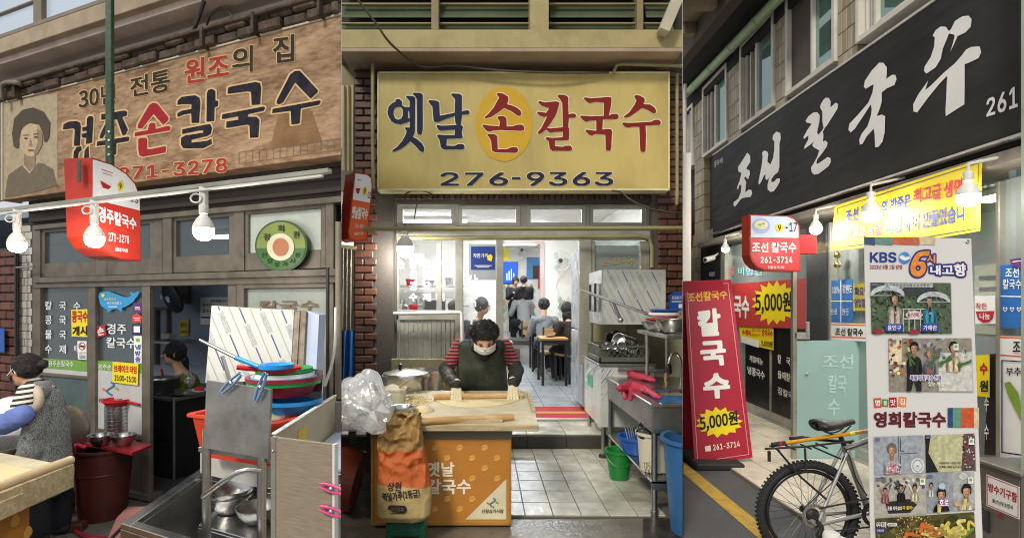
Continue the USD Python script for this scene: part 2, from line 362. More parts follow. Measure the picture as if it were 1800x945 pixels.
def head_bones(c, r, fwd, neck):
    fwd = unit(fwd); c = np.asarray(c, float); up = A(0, 0, 1); rt = unit(np.cross(fwd, up))
    b = [(c + up * r * .25 - fwd * r * .12, r * .92, c + fwd * r * .18 - up * r * .55, r * .62), (c - up * r * .6 - fwd * r * .1, r * .5, np.asarray(neck, float), r * .52)]
    b.append((c + fwd * r * .82 + up * r * .05, r * .1, c + fwd * r * 1.05 - up * r * .22, r * .15))
    for s in (-1, 1): b.append((c + rt * s * r * .92 + up * r * .12 - fwd * r * .1, r * .13, c + rt * s * r * .9 - up * r * .18 - fwd * r * .08, r * .1))
    return b
def hand_bones(w, d, palm_n, s=1., curl=.5, spread=.16):
    """Palm, four unequal bent fingers and a side thumb; w wrist, d direction of the fingers, palm_n out of the palm."""
    w = np.asarray(w, float); d = unit(d); n = unit(np.asarray(palm_n, float) - d * np.dot(palm_n, d)); t = np.cross(n, d); b = []
    k = .09 * s
    for i, (o, L) in enumerate(((-.028, .07), (-.0095, .08), (.0095, .076), (.028, .06))):
        a = w + t * o * s * .8; m = w + d * k + t * o * s
        b.append((a, .014 * s, m, .0125 * s)); dd = unit(d + t * o / .028 * spread); p1 = m + (dd * math.cos(curl * .5) + n * math.sin(curl * .5)) * L * .5 * s; p2 = p1 + (dd * math.cos(curl * 1.3) + n * math.sin(curl * 1.3)) * L * .5 * s
        b += [(m, .0105 * s, p1, .0095 * s), (p1, .0095 * s, p2, .008 * s)]
    th = w + d * .025 * s - t * .024 * s; e = th + (d * .6 - t * .6 + n * .35) * .05 * s; b += [(th, .013 * s, e, .011 * s), (e, .011 * s, e + (d * .8 + n * .4) * .03 * s, .009 * s)]
    return b
SKIN = M('skin', '#c99a7c', .5, var=.06, scale=14); HAIR = M('hair_black', (.012, .010, .010), .45, var=.5, scale=60, bump=.8, bscale=220)
# ---------------- shared materials ----------------
steel = M('brushed_steel', (.52, .52, .51), .27, 1., var=.06, scale=5)
steel_d = M('dull_steel', (.43, .43, .42), .36, 1., var=.15, scale=7, dirt='#4a443c', dirt_amt=.3)
alu = M('aluminium_frame', '#a9a79b', .42, .5, var=.1, scale=4, dirt='#5d5848', dirt_amt=.45)
white_pl = M('white_plastic', '#d9d8d2', .4, var=.04); black_pl = M('black_plastic', (.018, .018, .02), .42)
rubber = M('black_rubber', (.02, .02, .02), .75, bump=.2)
film = M('protective_film', '#c9cbc4', .32, .25, var=.05, scale=3); film_blue = M('film_blue_line', '#2c4a8c', .4); film_gray = M('film_grey_line', '#8d949c', .5)
pane_clear = glass('window_glass'); pane_dark = glass('smoky_glass', (.66, .74, .78), haze=.05); pane_dull = glass('dusty_glass', (.82, .87, .85), haze=.22)
ink_k = M('ink_black', (.02, .02, .022), .6, spec=.2); ink_w = M('ink_white', (.8, .8, .78), .5, var=.03); ink_r = M('ink_red', '#b3202a', .6, spec=.25); ink_y = M('ink_yellow', '#e9d21a', .5, var=.04)
ink_b = M('ink_blue', '#1f4f9e', .5); ink_o = M('ink_orange', '#e2622a', .5, var=.05); ink_g = M('ink_green', '#6fae3a', .5); ink_navy = M('ink_navy', '#23263f', .6, spec=.2)
bulb_glow = emit('bulb_glow', (1, .95, .86), 170.0); tube_glow = emit('tube_glow', (.95, .98, 1.0), 7.0)
BRK = [M(f'brick_{i}', c, .45, var=.22, scale=9, bump=.35, bscale=70, dirt='#2a211c', dirt_amt=.5, dscale=7) for i, c in enumerate(['#573629', '#633f31', '#4a2f26', '#543a30'])]
mortar = M('mortar', '#4a443e', .9, var=.2, bump=.4)
def bricks(T, pl, x0, x1, y0, y1, w, rw, rh, mats, parent=None, gap=.010, seed=0, name='brick', ch=.009, limit=300, depth=.03):
    """Courses of single bricks over the pixel rectangle of plane pl, in running bond."""
    rr = random.Random(seed); u0, v1 = pl.uv(x0, y0, w); u1, _ = pl.uv(x1, y0, w); _, v0 = pl.uv(x0, y1, w); n = 0; r = 0; v = v0
    while v < v1 - rh * .3:
        u = u0 - (rw / 2 if r % 2 else 0)
        while u < u1 - .01:
            a, b = max(u, u0), min(u + rw - gap, u1)
            if b - a > .03 and n < limit:
                T.part(name, pl.box(a, b, v, min(v + rh - gap, v1), w - depth, w + rr.uniform(-.003, .004), ch), rr.choice(mats), parent); n += 1
            u += rw
        v += rh; r += 1
def film_marks(pl, q, w, n=5, text=True, slope=.55, seed=0, dark=True):
    """Blue and grey slanting lines with small lettering, as printed on the film of new steel sheet; q: pixel quad TL TR BR BL."""
    q = np.asarray(q, float); shape = Polygon(q); W = q[1][0] - q[0][0]; hh = q[3][1] - q[0][1]; bl, gr = [], []
    for i in range(-2, n + 1):
        x = q[0][0] + W * (i + .3) / n
        for k in range(3):
            ya, yb = q[0][1] + hh * (k * .62 - .25 + .17 * (i % 2)), 0; yb = ya + hh * .3
            a, b = (x + slope * (ya - q[0][1]), ya), (x + slope * (yb - q[0][1]), yb); bl.append(line([a, b], max(1.2, W * .012)))
        x2 = x + W / n * .5; gr.append(line([(x2, q[0][1]), (x2 + slope * hh, q[0][1] + hh)], max(.7, W * .006)))
        if text:
            for k in range(2):
                ya = q[0][1] + hh * (.08 + k * .62 + .17 * (i % 2)); d = unit((slope, 1)); nn = A(d[1], -d[0]) * hh * .035; p = A(x + slope * (ya - q[0][1]), ya); e = p + d * hh * .29
                gr.append(textpx('STAINLESS STEEL', [p + nn, e + nn, e - nn, p - nn]))
    return pl.flat(union_all(bl).intersection(shape), w), pl.flat(union_all(gr).intersection(shape), w)
def bulb(T, c, r=.048, glow=None, parent=None):
    """An opal lamp: white base cone, opal lower half that glows, white holder above."""
    c = np.asarray(c, float)
    T.part('glow_cap', lathe([(0.0001, -r * 1.05), (r * .45, -r * .98), (r * .8, -r * .72), (r * .98, -r * .3), (r, 0), (r * 1.0, r * .22)], c, n=24), glow or bulb_glow, smooth=True)
    T.part('base', lathe([(r * 1.0, r * .225), (r * .97, r * .55), (r * .7, r * 1.1), (r * .36, r * 1.5), (r * .34, r * 1.75)], c, n=24), white_pl, smooth=True)
    T.part('holder', lathe([(r * .42, r * 1.7), (r * .45, r * 2.5), (r * .3, r * 2.6), (.0001, r * 2.6)], c, n=16), white_pl, smooth=True)
def bowl(c, r, h, n=32, foot=.55, th=.004):
    return lathe([(.0001, th), (r * foot * .9, th), (r * .86, h * .5), (r - th, h), (r + .004, h + .002), (r + .004, h - .004), (r * .88, h * .5), (r * foot, 0), (.0001, 0)], c, n=n)
def pail(c, r0, r1, h, n=32, th=.006, lip=.012):
    return lathe([(.0001, th), (r0 - th, th), (r1 - th, h), (r1 + lip, h + .003), (r1 + lip, h - .018), (r1, h - .02), (r0, 0), (.0001, 0)], c, n=n)
N0 = len(ALL)
# ======================= MIDDLE BAY =======================
YM, ZP = 5.94, .15
PM = Plane((0, YM, 0), (1, 0, 0))
def PY(Y): return Plane((0, Y, 0), (1, 0, 0))
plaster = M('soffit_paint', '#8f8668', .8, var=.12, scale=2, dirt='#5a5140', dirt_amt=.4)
beam_m = M('warm_lit_beam', '#a99b6a', .7, var=.15, scale=3, bump=.2, dirt='#5f5238', dirt_amt=.6)  # warm lamp light is put into the soffit and beam colours
# --- front wall: piers of bevelled bricks, lintel, sign board
T = Thing('brick_pier', 'brown brick pier at the left of the yellow noodle sign', 'pier', base=(PM.px(641, 700)[0], YM - .2, 0))
T.part('core', PM.rect(622, 120, 690, 795, .0, .20, .0), mortar)
bricks(T, PM, 623, 662, 126, 768, .232, .205, .079, BRK, seed=1, depth=.035)
T.part('return_wall', PM.rect(690, 338, 697, 770, -.1, .06, .0), mortar)
T = Thing('brick_pier', 'brown brick pier behind the bowls at the right of the yellow noodle sign', 'pier', base=(PM.px(1170, 700)[0], YM - .2, 0))
T.part('core', PM.rect(1150, 120, 1200, 770, .0, .20, .0), mortar)
bricks(T, PM, 1158, 1203, 126, 700, .232, .205, .079, BRK, seed=2, depth=.035)
T = Thing('brick_lintel', 'narrow band of upright bricks under the yellow noodle sign', 'lintel')
T.part('core', PM.rect(662, 334, 1158, 357, -.12, .10, 0), mortar)
u0 = PM.uv(664, 340, .12)[0]; u1 = PM.uv(1156, 340, .12)[0]; k = 0
while u0 < u1 - .05:
    v1 = PM.uv(0, 336, .12)[1]; T.part('brick', PM.box(u0, u0 + .052, v1 - .085, v1, .09, .125 + .004 * (k % 3), .006), BRK[k % 4]); u0 += .06; k += 1
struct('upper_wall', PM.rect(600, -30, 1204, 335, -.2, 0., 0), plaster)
# overhead: soffit, steel beam, louvred clerestory
T = Thing('roof_beam', 'dusty yellowed steel beam crossing above the noodle sign', 'beam')
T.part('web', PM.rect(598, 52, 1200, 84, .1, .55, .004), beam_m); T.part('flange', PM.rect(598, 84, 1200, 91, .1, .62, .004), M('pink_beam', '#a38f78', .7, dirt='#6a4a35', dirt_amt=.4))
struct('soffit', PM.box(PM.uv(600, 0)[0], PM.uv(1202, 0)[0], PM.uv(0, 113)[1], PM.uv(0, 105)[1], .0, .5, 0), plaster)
T = Thing('clerestory_window', 'dark louvred clerestory window above the yellowed beam', 'window')
fr = M('clerestory_frame', '#8b7c56', .7, dirt='#4c4330'); lv = M('louvre_glass', '#4d5740', .25, var=.2, scale=2)
for a, b in ((598, 760), (770, 932), (965, 1122), (1130, 1180)):
    for i in range(4):
        yt = -60 + i * 34; o = PM.uv(a, yt, .2); e = PM.uv(b, yt, .2)
        T.part('louvre', obox(PM.p(o[0], o[1] - .2, .32), (e[0] - o[0], 0, 0), (0, .09, .2), (0, .004, -.002), 0), lv)
        T.part('glazing_bar', PM.rect(a, yt + 31, b, yt + 34, .3, .335, .002), fr)
for a, b in ((758, 771), (1120, 1131)): T.part('mullion', PM.rect(a, -70, b, 52, .2, .4, .003), fr)
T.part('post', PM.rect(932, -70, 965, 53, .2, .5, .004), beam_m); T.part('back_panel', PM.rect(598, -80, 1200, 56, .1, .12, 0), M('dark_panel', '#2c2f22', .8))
T = Thing('roof_brace', 'pale slanting roof brace at the right above the beam', 'brace'); p = at(1165, 58, 5.3); q = at(1215, -60, 5.3); T.part('brace', bar(p, q, .13, .1), M('pale_steel', '#b5ad98', .6))
# the sign
PS = PY(5.55)
T = Thing('shop_sign', 'yellow board sign with navy and red lettering and a telephone number', 'sign')
T.part('board', PS.rect(665, 128, 1177, 333, -.16, 0, .004), M('sign_yellow', '#bda963', .45, var=.08, scale=1.2, dirt='#7d6a38', dirt_amt=.5, dscale=1.1, stretch=(1.6, 1, .7))); ed = M('sign_edge', '#d2cba0', .4)
for a in ((663, 126, 1176, 128.5), (663, 331.5, 1178, 334.5), (663, 126, 665.5, 334), (1174.8, 126, 1177.5, 334)): T.part('edge_trim', PS.rect(a[0], a[1], a[2], a[3], -.17, .012, .001), ed)
kD = .21173
navy = trace(670, 140, kD, [
 [120,165,150,160,172,180,175,215,200,228,236,228,236,245,236,258,232,300,234,345,200,358,160,370,120,365,85,345,60,305,52,270,62,225,90,195,118,185],
 [205,145,215,134,265,138,282,150,280,420,275,445,262,475,300,495,340,530,358,565,355,595,340,600,320,590,285,550,242,510,200,550,150,580,95,600,92,588,130,560,175,510,205,455,212,425,196,405,200,396,236,398,236,180,222,160],
 [262,118,270,108,330,112,345,125,345,410,335,452,302,452,298,430,298,165,280,135],
 [390,180,400,170,460,175,482,188,485,260,487,300,610,275,612,240,614,165,600,145,580,125,590,114,650,118,670,130,670,265,700,255,725,255,736,270,725,288,672,290,662,370,650,378,625,375,614,350,612,300,540,325,480,350,448,352,435,340,425,225,410,205],
 [458,385,468,376,500,382,665,376,680,392,670,425,670,455,678,470,670,486,545,490,541,548,610,550,640,535,680,535,693,552,690,574,670,578,520,578,495,562,485,500,462,465,475,455,520,460,610,462,612,415,540,418,495,425,475,415]])
navy = navy.difference(trace(670, 140, kD, [[140,222,165,228,180,255,180,295,165,325,138,333,115,320,102,285,106,250,120,230], [222,258,232,258,232,318,222,322]]))
red1 = trace(670, 140, kD, [
 [958,122,968,110,1010,115,1052,140,1058,165,1045,205,1085,214,1130,235,1160,262,1164,290,1150,303,1130,298,1080,262,1020,236,970,275,915,310,865,323,858,312,890,285,935,230,965,175,980,150],
 [840,384,850,372,890,380,980,388,985,350,965,318,972,305,1015,302,1040,318,1043,388,1090,388,1130,374,1170,374,1190,395,1185,420,1160,426,1000,418,940,420,900,434,875,425],
 [878,462,890,450,940,452,965,468,968,578,1040,578,1085,560,1125,562,1138,580,1130,604,1110,608,950,605,920,590,912,510,895,475]])
red2 = trace(920, 140, kD, [
 [122,185,135,178,180,190,270,180,300,190,275,280,235,350,195,402,225,405,328,395,326,300,322,190,300,155,282,138,295,124,345,128,372,145,375,290,405,280,430,284,440,300,428,316,378,318,372,395,382,405,378,478,380,492,365,502,262,505,262,552,330,558,350,548,390,548,407,568,400,586,380,590,240,590,218,570,210,510,182,488,195,476,240,484,326,478,330,430,270,432,220,440,188,412,150,445,120,450,118,438,150,400,195,310,205,300,170,310,140,300,112,275,118,266,190,275,215,235,180,225,150,215],
 [500,155,515,147,560,156,690,145,725,146,732,160,725,225,708,300,735,286,780,285,792,302,785,325,760,328,660,328,656,415,690,410,725,412,736,425,730,560,722,590,690,590,684,575,680,455,600,450,570,465,545,455,515,425,522,415,605,425,605,335,550,340,520,350,500,338,470,308,480,298,560,305,668,302,668,190,600,183,550,195,530,185],
 [920,140,932,128,965,132,1005,155,1008,175,995,205,1050,206,1090,232,1104,258,1095,282,1075,278,1030,250,985,233,930,275,880,308,838,316,835,305,880,270,925,205,940,170],
 [820,365,830,355,880,360,1060,350,1090,334,1125,333,1142,352,1135,375,1015,380,1018,450,1015,590,1000,600,975,598,970,580,962,390,900,390,870,400,845,392]])
oval = ell(886, 218, 50, 66)
hl = M('sign_halo', '#ddd6b0', .4)
T.part('halo', PS.flat(union_all([navy, red2]).buffer(1.6), .002), hl); T.part('oval', PS.flat(oval, .004), M('sign_oval', '#c49a08', .38, var=.04))
T.part('halo', PS.flat(red1.buffer(1.4), .006), hl)
T.part('navy_lettering', PS.flat(navy, .008), ink_navy); T.part('red_lettering', PS.flat(union_all([red1, red2]), .008), M('sign_red', '#7c1d18', .6, spec=.2))
# Clarendon-like figures of the telephone number
num = textpx('276', (774, 303, 893, 326), 2.2, 'sans').union(sbox(900, 311, 915, 315)).union(textpx('9363', (926, 302, 1078, 326), 2.2, 'sans'))
T.part('halo', PS.flat(num.buffer(1.2), .002), hl); T.part('navy_lettering', PS.flat(num, .008), ink_navy)
# cables over and under the sign
cab = M('cable_dark', '#4b4434', .7)
for lab, pts, r in (('sagging dark cable from the roof down to the top of the noodle sign', [(625, -5, 4.9), (660, 40, 5.0), (685, 75, 5.1), (720, 105, 5.4), (745, 118, 5.45), (800, 116, 5.45), (880, 124, 5.45), (980, 128, 5.45), (1070, 128, 5.5)], .011),
    ('thin grey wire loosely coiled under the left of the noodle sign', [(655, 342, 5.6), (700, 345, 5.6), (728, 335, 5.6), (760, 342, 5.6), (735, 356, 5.6), (728, 385, 5.6)], .006),
    ('dark cable drooping from under the sign to the right brick pier', [(1075, 335, 5.5), (1092, 338, 5.5), (1110, 352, 5.5), (1140, 366, 5.5), (1170, 372, 5.55), (1200, 374, 5.6)], .010)):
    obj('cable', lab, 'cable', tube(spline([at(*p) for p in pts]), r, 7), cab, smooth=60)
pipe_m = M('conduit_paint', '#8d8659', .5, dirt='#544a30')
for lab, pts, r in (('olive conduit pipe running down the left edge of the noodle sign', [(655, 112, 5.5), (655, 250, 5.5), (656, 330, 5.5)], .018), ('bent conduit above the right corner of the noodle sign', [(1078, 130, 5.5), (1084, 115, 5.5), (1095, 113, 5.5), (1202, 116, 5.5)], .016),
    ('conduit pipe running down the right edge of the noodle sign', [(1190, 130, 5.6), (1190, 250, 5.6), (1190, 360, 5.6)], .018), ('long horizontal pipe crossing in front of the transom windows', [(600, 402, 4.6), (900, 401.5, 4.6), (1200, 401, 4.6)], .019),
    ('pale pipe along the door head with an elbow at the right', [(700, 418, 5.75), (900, 417, 5.75), (1120, 415, 5.75), (1140, 418, 5.75), (1146, 432, 5.75), (1146, 470, 5.75)], .02)):
    obj('pipe', lab, 'pipe', tube([at(*p) for p in pts], r, 12), pipe_m, smooth=50)
for lab, px, w in (('thin grey conduit between the left brick pier and the glass', 667, .12), ('thicker olive conduit beside the left door jamb', 679, .1)): obj('conduit', lab, 'conduit', tube([PM.px(px, 350, w), PM.px(px, 560, w), PM.px(px + 1, 760, w)], .016 if px < 670 else .024, 10), pipe_m, smooth=50)
obj('cable_bundle', 'tangled dark cables hanging beside the left brick pier', 'cables', cat(*[tube(spline([PM.px(664 + 3 * i, 345, .16), PM.px(660 + 6 * i, 400 + 10 * i, .18), PM.px(668 + 2 * i, 470 + 15 * i, .15), PM.px(662 + 5 * i, 600, .15)]), .007, 6) for i in range(4)]), cab, smooth=60)
# --- aluminium shop front
T = Thing('glazed_storefront', 'aluminium framed sliding shop front with transom windows under the yellow sign', 'shop front')
def fr_(a): T.part('frame', PM.rect(a[0], a[1], a[2], a[3], -.05, a[4] if len(a) > 4 else .03, .003), alu)
for a in ((690, 354, 1150, 361), (690, 398, 1150, 405), (688, 405, 1152, 420, .06), (690, 354, 701, 745), (1135, 354, 1151, 620), (800, 361, 806, 398), (914, 361, 926, 398), (1030, 361, 1036, 398), (872, 420, 885, 748, .05), (1018, 420, 1040, 640, .05), (800, 420, 814, 748, .045), (701, 545, 800, 551), (767, 425, 776, 546, .01)): fr_(a)
for x0, x1, w in ((701, 800, .0), (806, 914, .03), (926, 1030, .03), (1036, 1135, .0)):
    s = T.part('transom_window', cat(PM.rect(x0, 361, x0 + 7, 397, w - .03, w + .02, .002), PM.rect(x1 - 7, 361, x1, 397, w - .03, w + .02, .002), PM.rect(x0 + 7, 361, x1 - 7, 367, w - .03, w + .02, .002), PM.rect(x0 + 7, 391, x1 - 7, 397, w - .03, w + .02, .002)), alu)
    T.part('pane', PM.rect(x0 + 7, 367, x1 - 7, 391, w - .012, w - .006, 0), pane_clear, s)
T.part('pane', PM.rect(701, 420, 800, 546, -.012, -.006, 0), pane_clear); T.part('pane', PM.rect(814, 420, 872, 740, -.012, -.006, 0), pane_clear); T.part('pane', PM.rect(1040, 420, 1135, 500, -.012, -.006, 0), pane_dull)
T.part('frame', PM.rect(1040, 424, 1046, 500, -.02, .03), alu); T.part('frame', PM.rect(1125, 424, 1135, 500, -.02, .03), alu)
for i in range(12):
    a = 703 + i * 8.1; T.part('ribbed_slat', PM.rect(a, 562, a + 7.4, 742, -.02, .012, .004), alu)
T.part('frame', PM.rect(695, 552, 803, 562, -.03, .03), alu); T.part('panel', PM.rect(1040, 500, 1135, 745, -.02, .0), M('beige_panel', '#8b8568', .6))
T.part('sill', PM.rect(690, 742, 1150, 748, -.06, .05), steel_d)
wl = M('window_letter_white', '#dfe3e6', .5)
for i, row in enumerate(('손칼국수', '물국수', '콩국수', '수제비')):
    for j, ch in enumerate(row[-3:]):
        if row == '손칼국수' : ch = '칼국수'[j]
        T.part('window_lettering', PM.flat(textpx(ch, (720 + j * 23, 456 + i * 19.5, 733 + j * 24, 471 + i * 19.5), 2.5), .004), wl)
T.part('window_lettering', PM.flat(textpx('손', (698, 456, 711, 471), 2.5), .004), wl)
for i, ch in enumerate('칼국수'): T.part('window_lettering', PM.flat(textpx(ch, (817, 482 + i * 31, 840, 508 + i * 31), 3), .02), wl)
gold = M('letter_gold', '#a08c52', .5)
T.part('window_lettering', PM.flat(textpx('손', (1056, 455, 1071, 466), 3).union(textpx('칼국수', (1076, 453, 1117, 464), 3)), .004), gold)
T = Thing('poster', 'navy poster with a yellow price tag taped inside the sliding glass door', 'poster')
T.part('sheet', PM.rect(824, 429, 872, 492, .01, .016, 0), M('poster_grey', '#9aa0a4', .5)); T.part('print', PM.rect(828, 433, 870, 474, .016, .019, 0), M('poster_navy', '#1b3a86', .5))
T.part('lettering', PM.flat(textpx('착한가격', (832, 445, 857, 453), 2), .022), ink_w); T.part('price_tag', PM.poly([(857, 449), (863, 446), (866, 450), (864, 459), (857, 457)], .022), ink_y); T.part('lettering', PM.flat(union_all([sbox(834, 466, 864, 467.2), sbox(838, 469, 860, 470)]), .022), ink_w)
obj('pipe', 'white plastic pipe rail in front of the ribbed lower panel', 'pipe', tube([at(690, 553, 5.8), at(690, 551, 5.8), at(808, 549, 5.8), at(812, 552, 5.8), at(813, 640, 5.8)], .02, 10), white_pl, smooth=50)
# bare bulb at the left of the shop front
T = Thing('bulb_lamp', 'glaring bare bulb hanging at the left of the aluminium shop front', 'lamp'); c = at(712, 437, 5.5); bulb(T, c, .085, emit('bulb_glow_hot', (1, .97, .9), 150.))  # bulb made oversize so its glowing shape stands in for glare
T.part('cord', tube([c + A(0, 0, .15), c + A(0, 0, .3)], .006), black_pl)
# --- the room behind
rw = M('room_white', '#e2e0da', .7, var=.04); gt = M('room_tile', '#8f9396', .35, var=.06, scale=4)
X0, X1, YB = -1.9, 2.2, 11.5
struct('room_floor', bx(X0, X1, YM + .0, YB, ZP - .1, ZP, 0), mortar)
T = Thing('floor_tiling', 'pale grey tiles on the floor of the noodle room', 'floor tiles')
for i in range(6):
    for j in range(9): a, b = -.05 + i * .4, YM + .06 + j * .6; T.part('tile', bx(a + .004, a + .396, b + .004, b + .596, ZP, ZP + .006, .002), gt)
struct('room_wall', cat(bx(X0 - .1, X0, YM + .05, 16, 0, 3.1, 0), bx(X1, X1 + .1, YM + .05, 16, 0, 3.1, 0)), rw)
struct('room_ceiling', bx(X0, X1, YM + .05, 16, 2.95, 3.05, 0), rw)
PB = PY(YB)
struct('partition_wall', cat(PB.rect(500, 330, 884, 640, -.1, 0, 0), PB.rect(952, 330, 1100, 660, -.1, 0, 0), PB.rect(884, 330, 952, 428, -.1, 0, 0)), rw)
T = Thing('door_casing', 'pale pink casing round the opening to the back room', 'door frame'); pk = M('casing_pink', '#c9b4b0', .6)
T.part('jamb', PB.rect(950, 424, 957, 610, -.12, .03), pk); T.part('head', PB.rect(885, 424, 950, 429, -.12, .03), pk)
T = Thing('step', 'grey step up to the back room', 'step'); T.part('tread', PB.rect(880, 598, 957, 604, -.3, .25), M('step_dark', '#3c3836', .5)); T.part('riser', PB.rect(880, 604, 957, 646, -.1, .2), M('step_grey', '#9c9c9a', .5)); T.part('low_stool', PB.rect(880, 612, 914, 632, .25, .5), M('stool_wood', '#51453d', .5))
struct('back_floor', bx(X0, X1, YB, 16, .3, .62, 0), gt); PT = PY(15.2); struct('back_wall', PT.rect(700, 330, 1050, 600, -.1, 0, 0), rw)
T = Thing('tiled_wall', 'harlequin tiled dado on the back wall of the noodle room', 'wall tiles'); tcs = [M(f'dado_{i}', c, .3) for i, c in enumerate(['#a8b8a0', '#c8b49a', '#8fa7a0', '#b98f7c', '#c7c9bc'])]
for i in range(7):
    for j in range(9):
        cx, cy = 886 + i * 8 + (j % 2) * 4, 504 + j * 7; T.part('tile', PT.slab([(cx, cy - 6.4), (cx + 3.8, cy), (cx, cy + 6.4), (cx - 3.8, cy)], .0, .012), tcs[(i * 3 + j * 2) % 5])
for i in range(8):
    for j in range(5):
        cx, cy = 985 + i * 7, 528 + j * 6; T.part('tile', PB.slab([(cx, cy - 8), (cx + 5, cy), (cx, cy + 8), (cx - 5, cy)], .0, .012), tcs[(i * 2 + j) % 5]) if (i + j) % 2 == 0 else None
T = Thing('television', 'wall television showing a blue picture in the back room', 'television'); T.part('case', PT.rect(884, 460, 910, 498, .0, .06), black_pl); T.part('screen', PT.rect(885, 461, 909, 497, .06, .065, 0), emit('screen_blue', (.03, .1, .55), 1.2))
T.part('screen_figures', PT.flat(union_all([sbox(890 + i * 4, 480 - (i % 3) * 4, 892 + i * 4, 492) for i in range(4)]), .068), emit('screen_white', (.5, .7, 1), 1.2))
obj('noticeboard', 'blue notice board on the far wall of the back room', 'notice board', PT.rect(926, 452, 951, 490, 0, .03), M('board_blue', '#4f86b8', .6)); obj('picture', 'small dark framed picture on the blue notice board', 'picture', PT.rect(937, 467, 951, 489, .03, .05), M('picture_brown', '#3a2a24', .4))
obj('yellow_poster', 'yellow poster on the wall above the television', 'poster', PT.rect(884, 432, 894, 457, 0, .01, 0), ink_y)
obj('red_apron', 'red cloth hanging at the edge of the back room opening', 'cloth', PT.slab([(947, 470), (951, 468), (952, 505), (946, 508)], .05, .1), ink_r)
def wallfan(lab, pl, cx, cy, r, w=.28):
    T = Thing('wall_fan', lab, 'fan'); c = pl.px(cx, cy, w); R = np.linalg.norm(pl.px(cx + r, cy, w) - c); n = pl.n
    T.part('hub', lathe([(.0001, .06), (R * .2, .05), (R * .25, 0), (R * .25, -.08), (.0001, -.1)], c, n, 16), M('fan_hub', '#3b2c28', .4), smooth=40)
    cage = [tube([c + pl.u * R * k * math.cos(a) + pl.v * R * k * math.sin(a) + n * .05 * (1 - k) for a in np.linspace(0, 2 * math.pi, 25)[:-1]], .005 if k < 1 else .012, 4, closed=True) for k in (.4, .6, .8, 1.)]
    cage += [tube([c + n * .06 + (pl.u * math.cos(a) + pl.v * math.sin(a)) * R * .2, c + (pl.u * math.cos(a) + pl.v * math.sin(a)) * R], .003, 3) for a in np.linspace(0, 2 * math.pi, 25)[:-1]]
    T.part('guard', cat(*cage), white_pl)
    for k in range(3):
        a = k * 2.094; d = pl.u * math.cos(a) + pl.v * math.sin(a); e = pl.v * math.cos(a) - pl.u * math.sin(a); T.part('blade', cat(quad(c + d * R * .15 - n * .02, c + d * R * .5 + e * R * .4 - n * .05, c + d * R * .92 + e * R * .15 - n * .03, c + d * R * .85 - e * R * .2)), M('fan_blade', '#b9c2c4', .3))
    T.part('bracket', bar(c - n * .1, c - n * (w) - pl.v * .05, .05), white_pl); T.part('stem', bar(c - n * .06 - pl.v * R * .9, c - n * .06 - pl.v * R * 1.25, .06), white_pl)
wallfan('white wall fan on the white partition of the noodle room', PB, 985, 458, 18); wallfan('small white wall fan high in the back room', PT, 917, 439, 12)
obj('cord', 'white fan cord hanging down the white partition', 'cord', tube(spline([PB.px(985, 480, .05), PB.px(977, 500, .02), PB.px(982, 515, .02), PB.px(980, 525, .02)]), .008, 5), white_pl)
T = Thing('refrigerator', 'tall grey refrigerator just inside the open doorway', 'refrigerator'); fg = M('fridge_grey', '#a4abb3', .3, .4, var=.04); a = at(1004, 690, 7.05)
T.part('body', bx(a[0] + .04, a[0] + .75, 6.25, 7.05, .2, 2.1, .01), fg); T.part('upper_door', bx(a[0], a[0] + .036, 6.26, 7.04, 1.12, 2.09, .008), fg); T.part('lower_door', bx(a[0], a[0] + .036, 6.26, 7.04, .24, 1.10, .008), fg); T.part('label', bx(a[0] - .004, a[0], 6.6, 6.75, 1.85, 1.95, 0), white_pl)
# ceiling lamps of the room (lit, seen through the transoms)
for k, (x, y) in enumerate(((-.3, 7.3), (.9, 8.2), (-.9, 9.6), (.6, 10.4))):
    T = Thing('ceiling_lamp', ('lit fluorescent fitting nearest the front seen through the transom', 'lit fluorescent fitting on the right of the room ceiling', 'lit fluorescent fitting on the left rear of the room ceiling', 'lit fluorescent fitting at the rear right of the room ceiling')[k], 'lamp')
    T.part('tray', bx(x - .62, x + .62, y - .1, y + .1, 2.89, 2.945, .004), white_pl); T.part('diffuser', bx(x - .6, x + .6, y - .08, y + .08, 2.865, 2.889, .004), emit('room_light', (.93, .97, 1.0), 38.))
T = Thing('ceiling_lamp', 'lit fluorescent fitting of the back room', 'lamp'); T.part('tray', bx(-.4, 1.4, 13.4, 13.6, 2.89, 2.945), white_pl); T.part('diffuser', bx(-.3, 1.3, 13.42, 13.58, 2.865, 2.889), emit('room_light', (1, 1, 1), 8.))
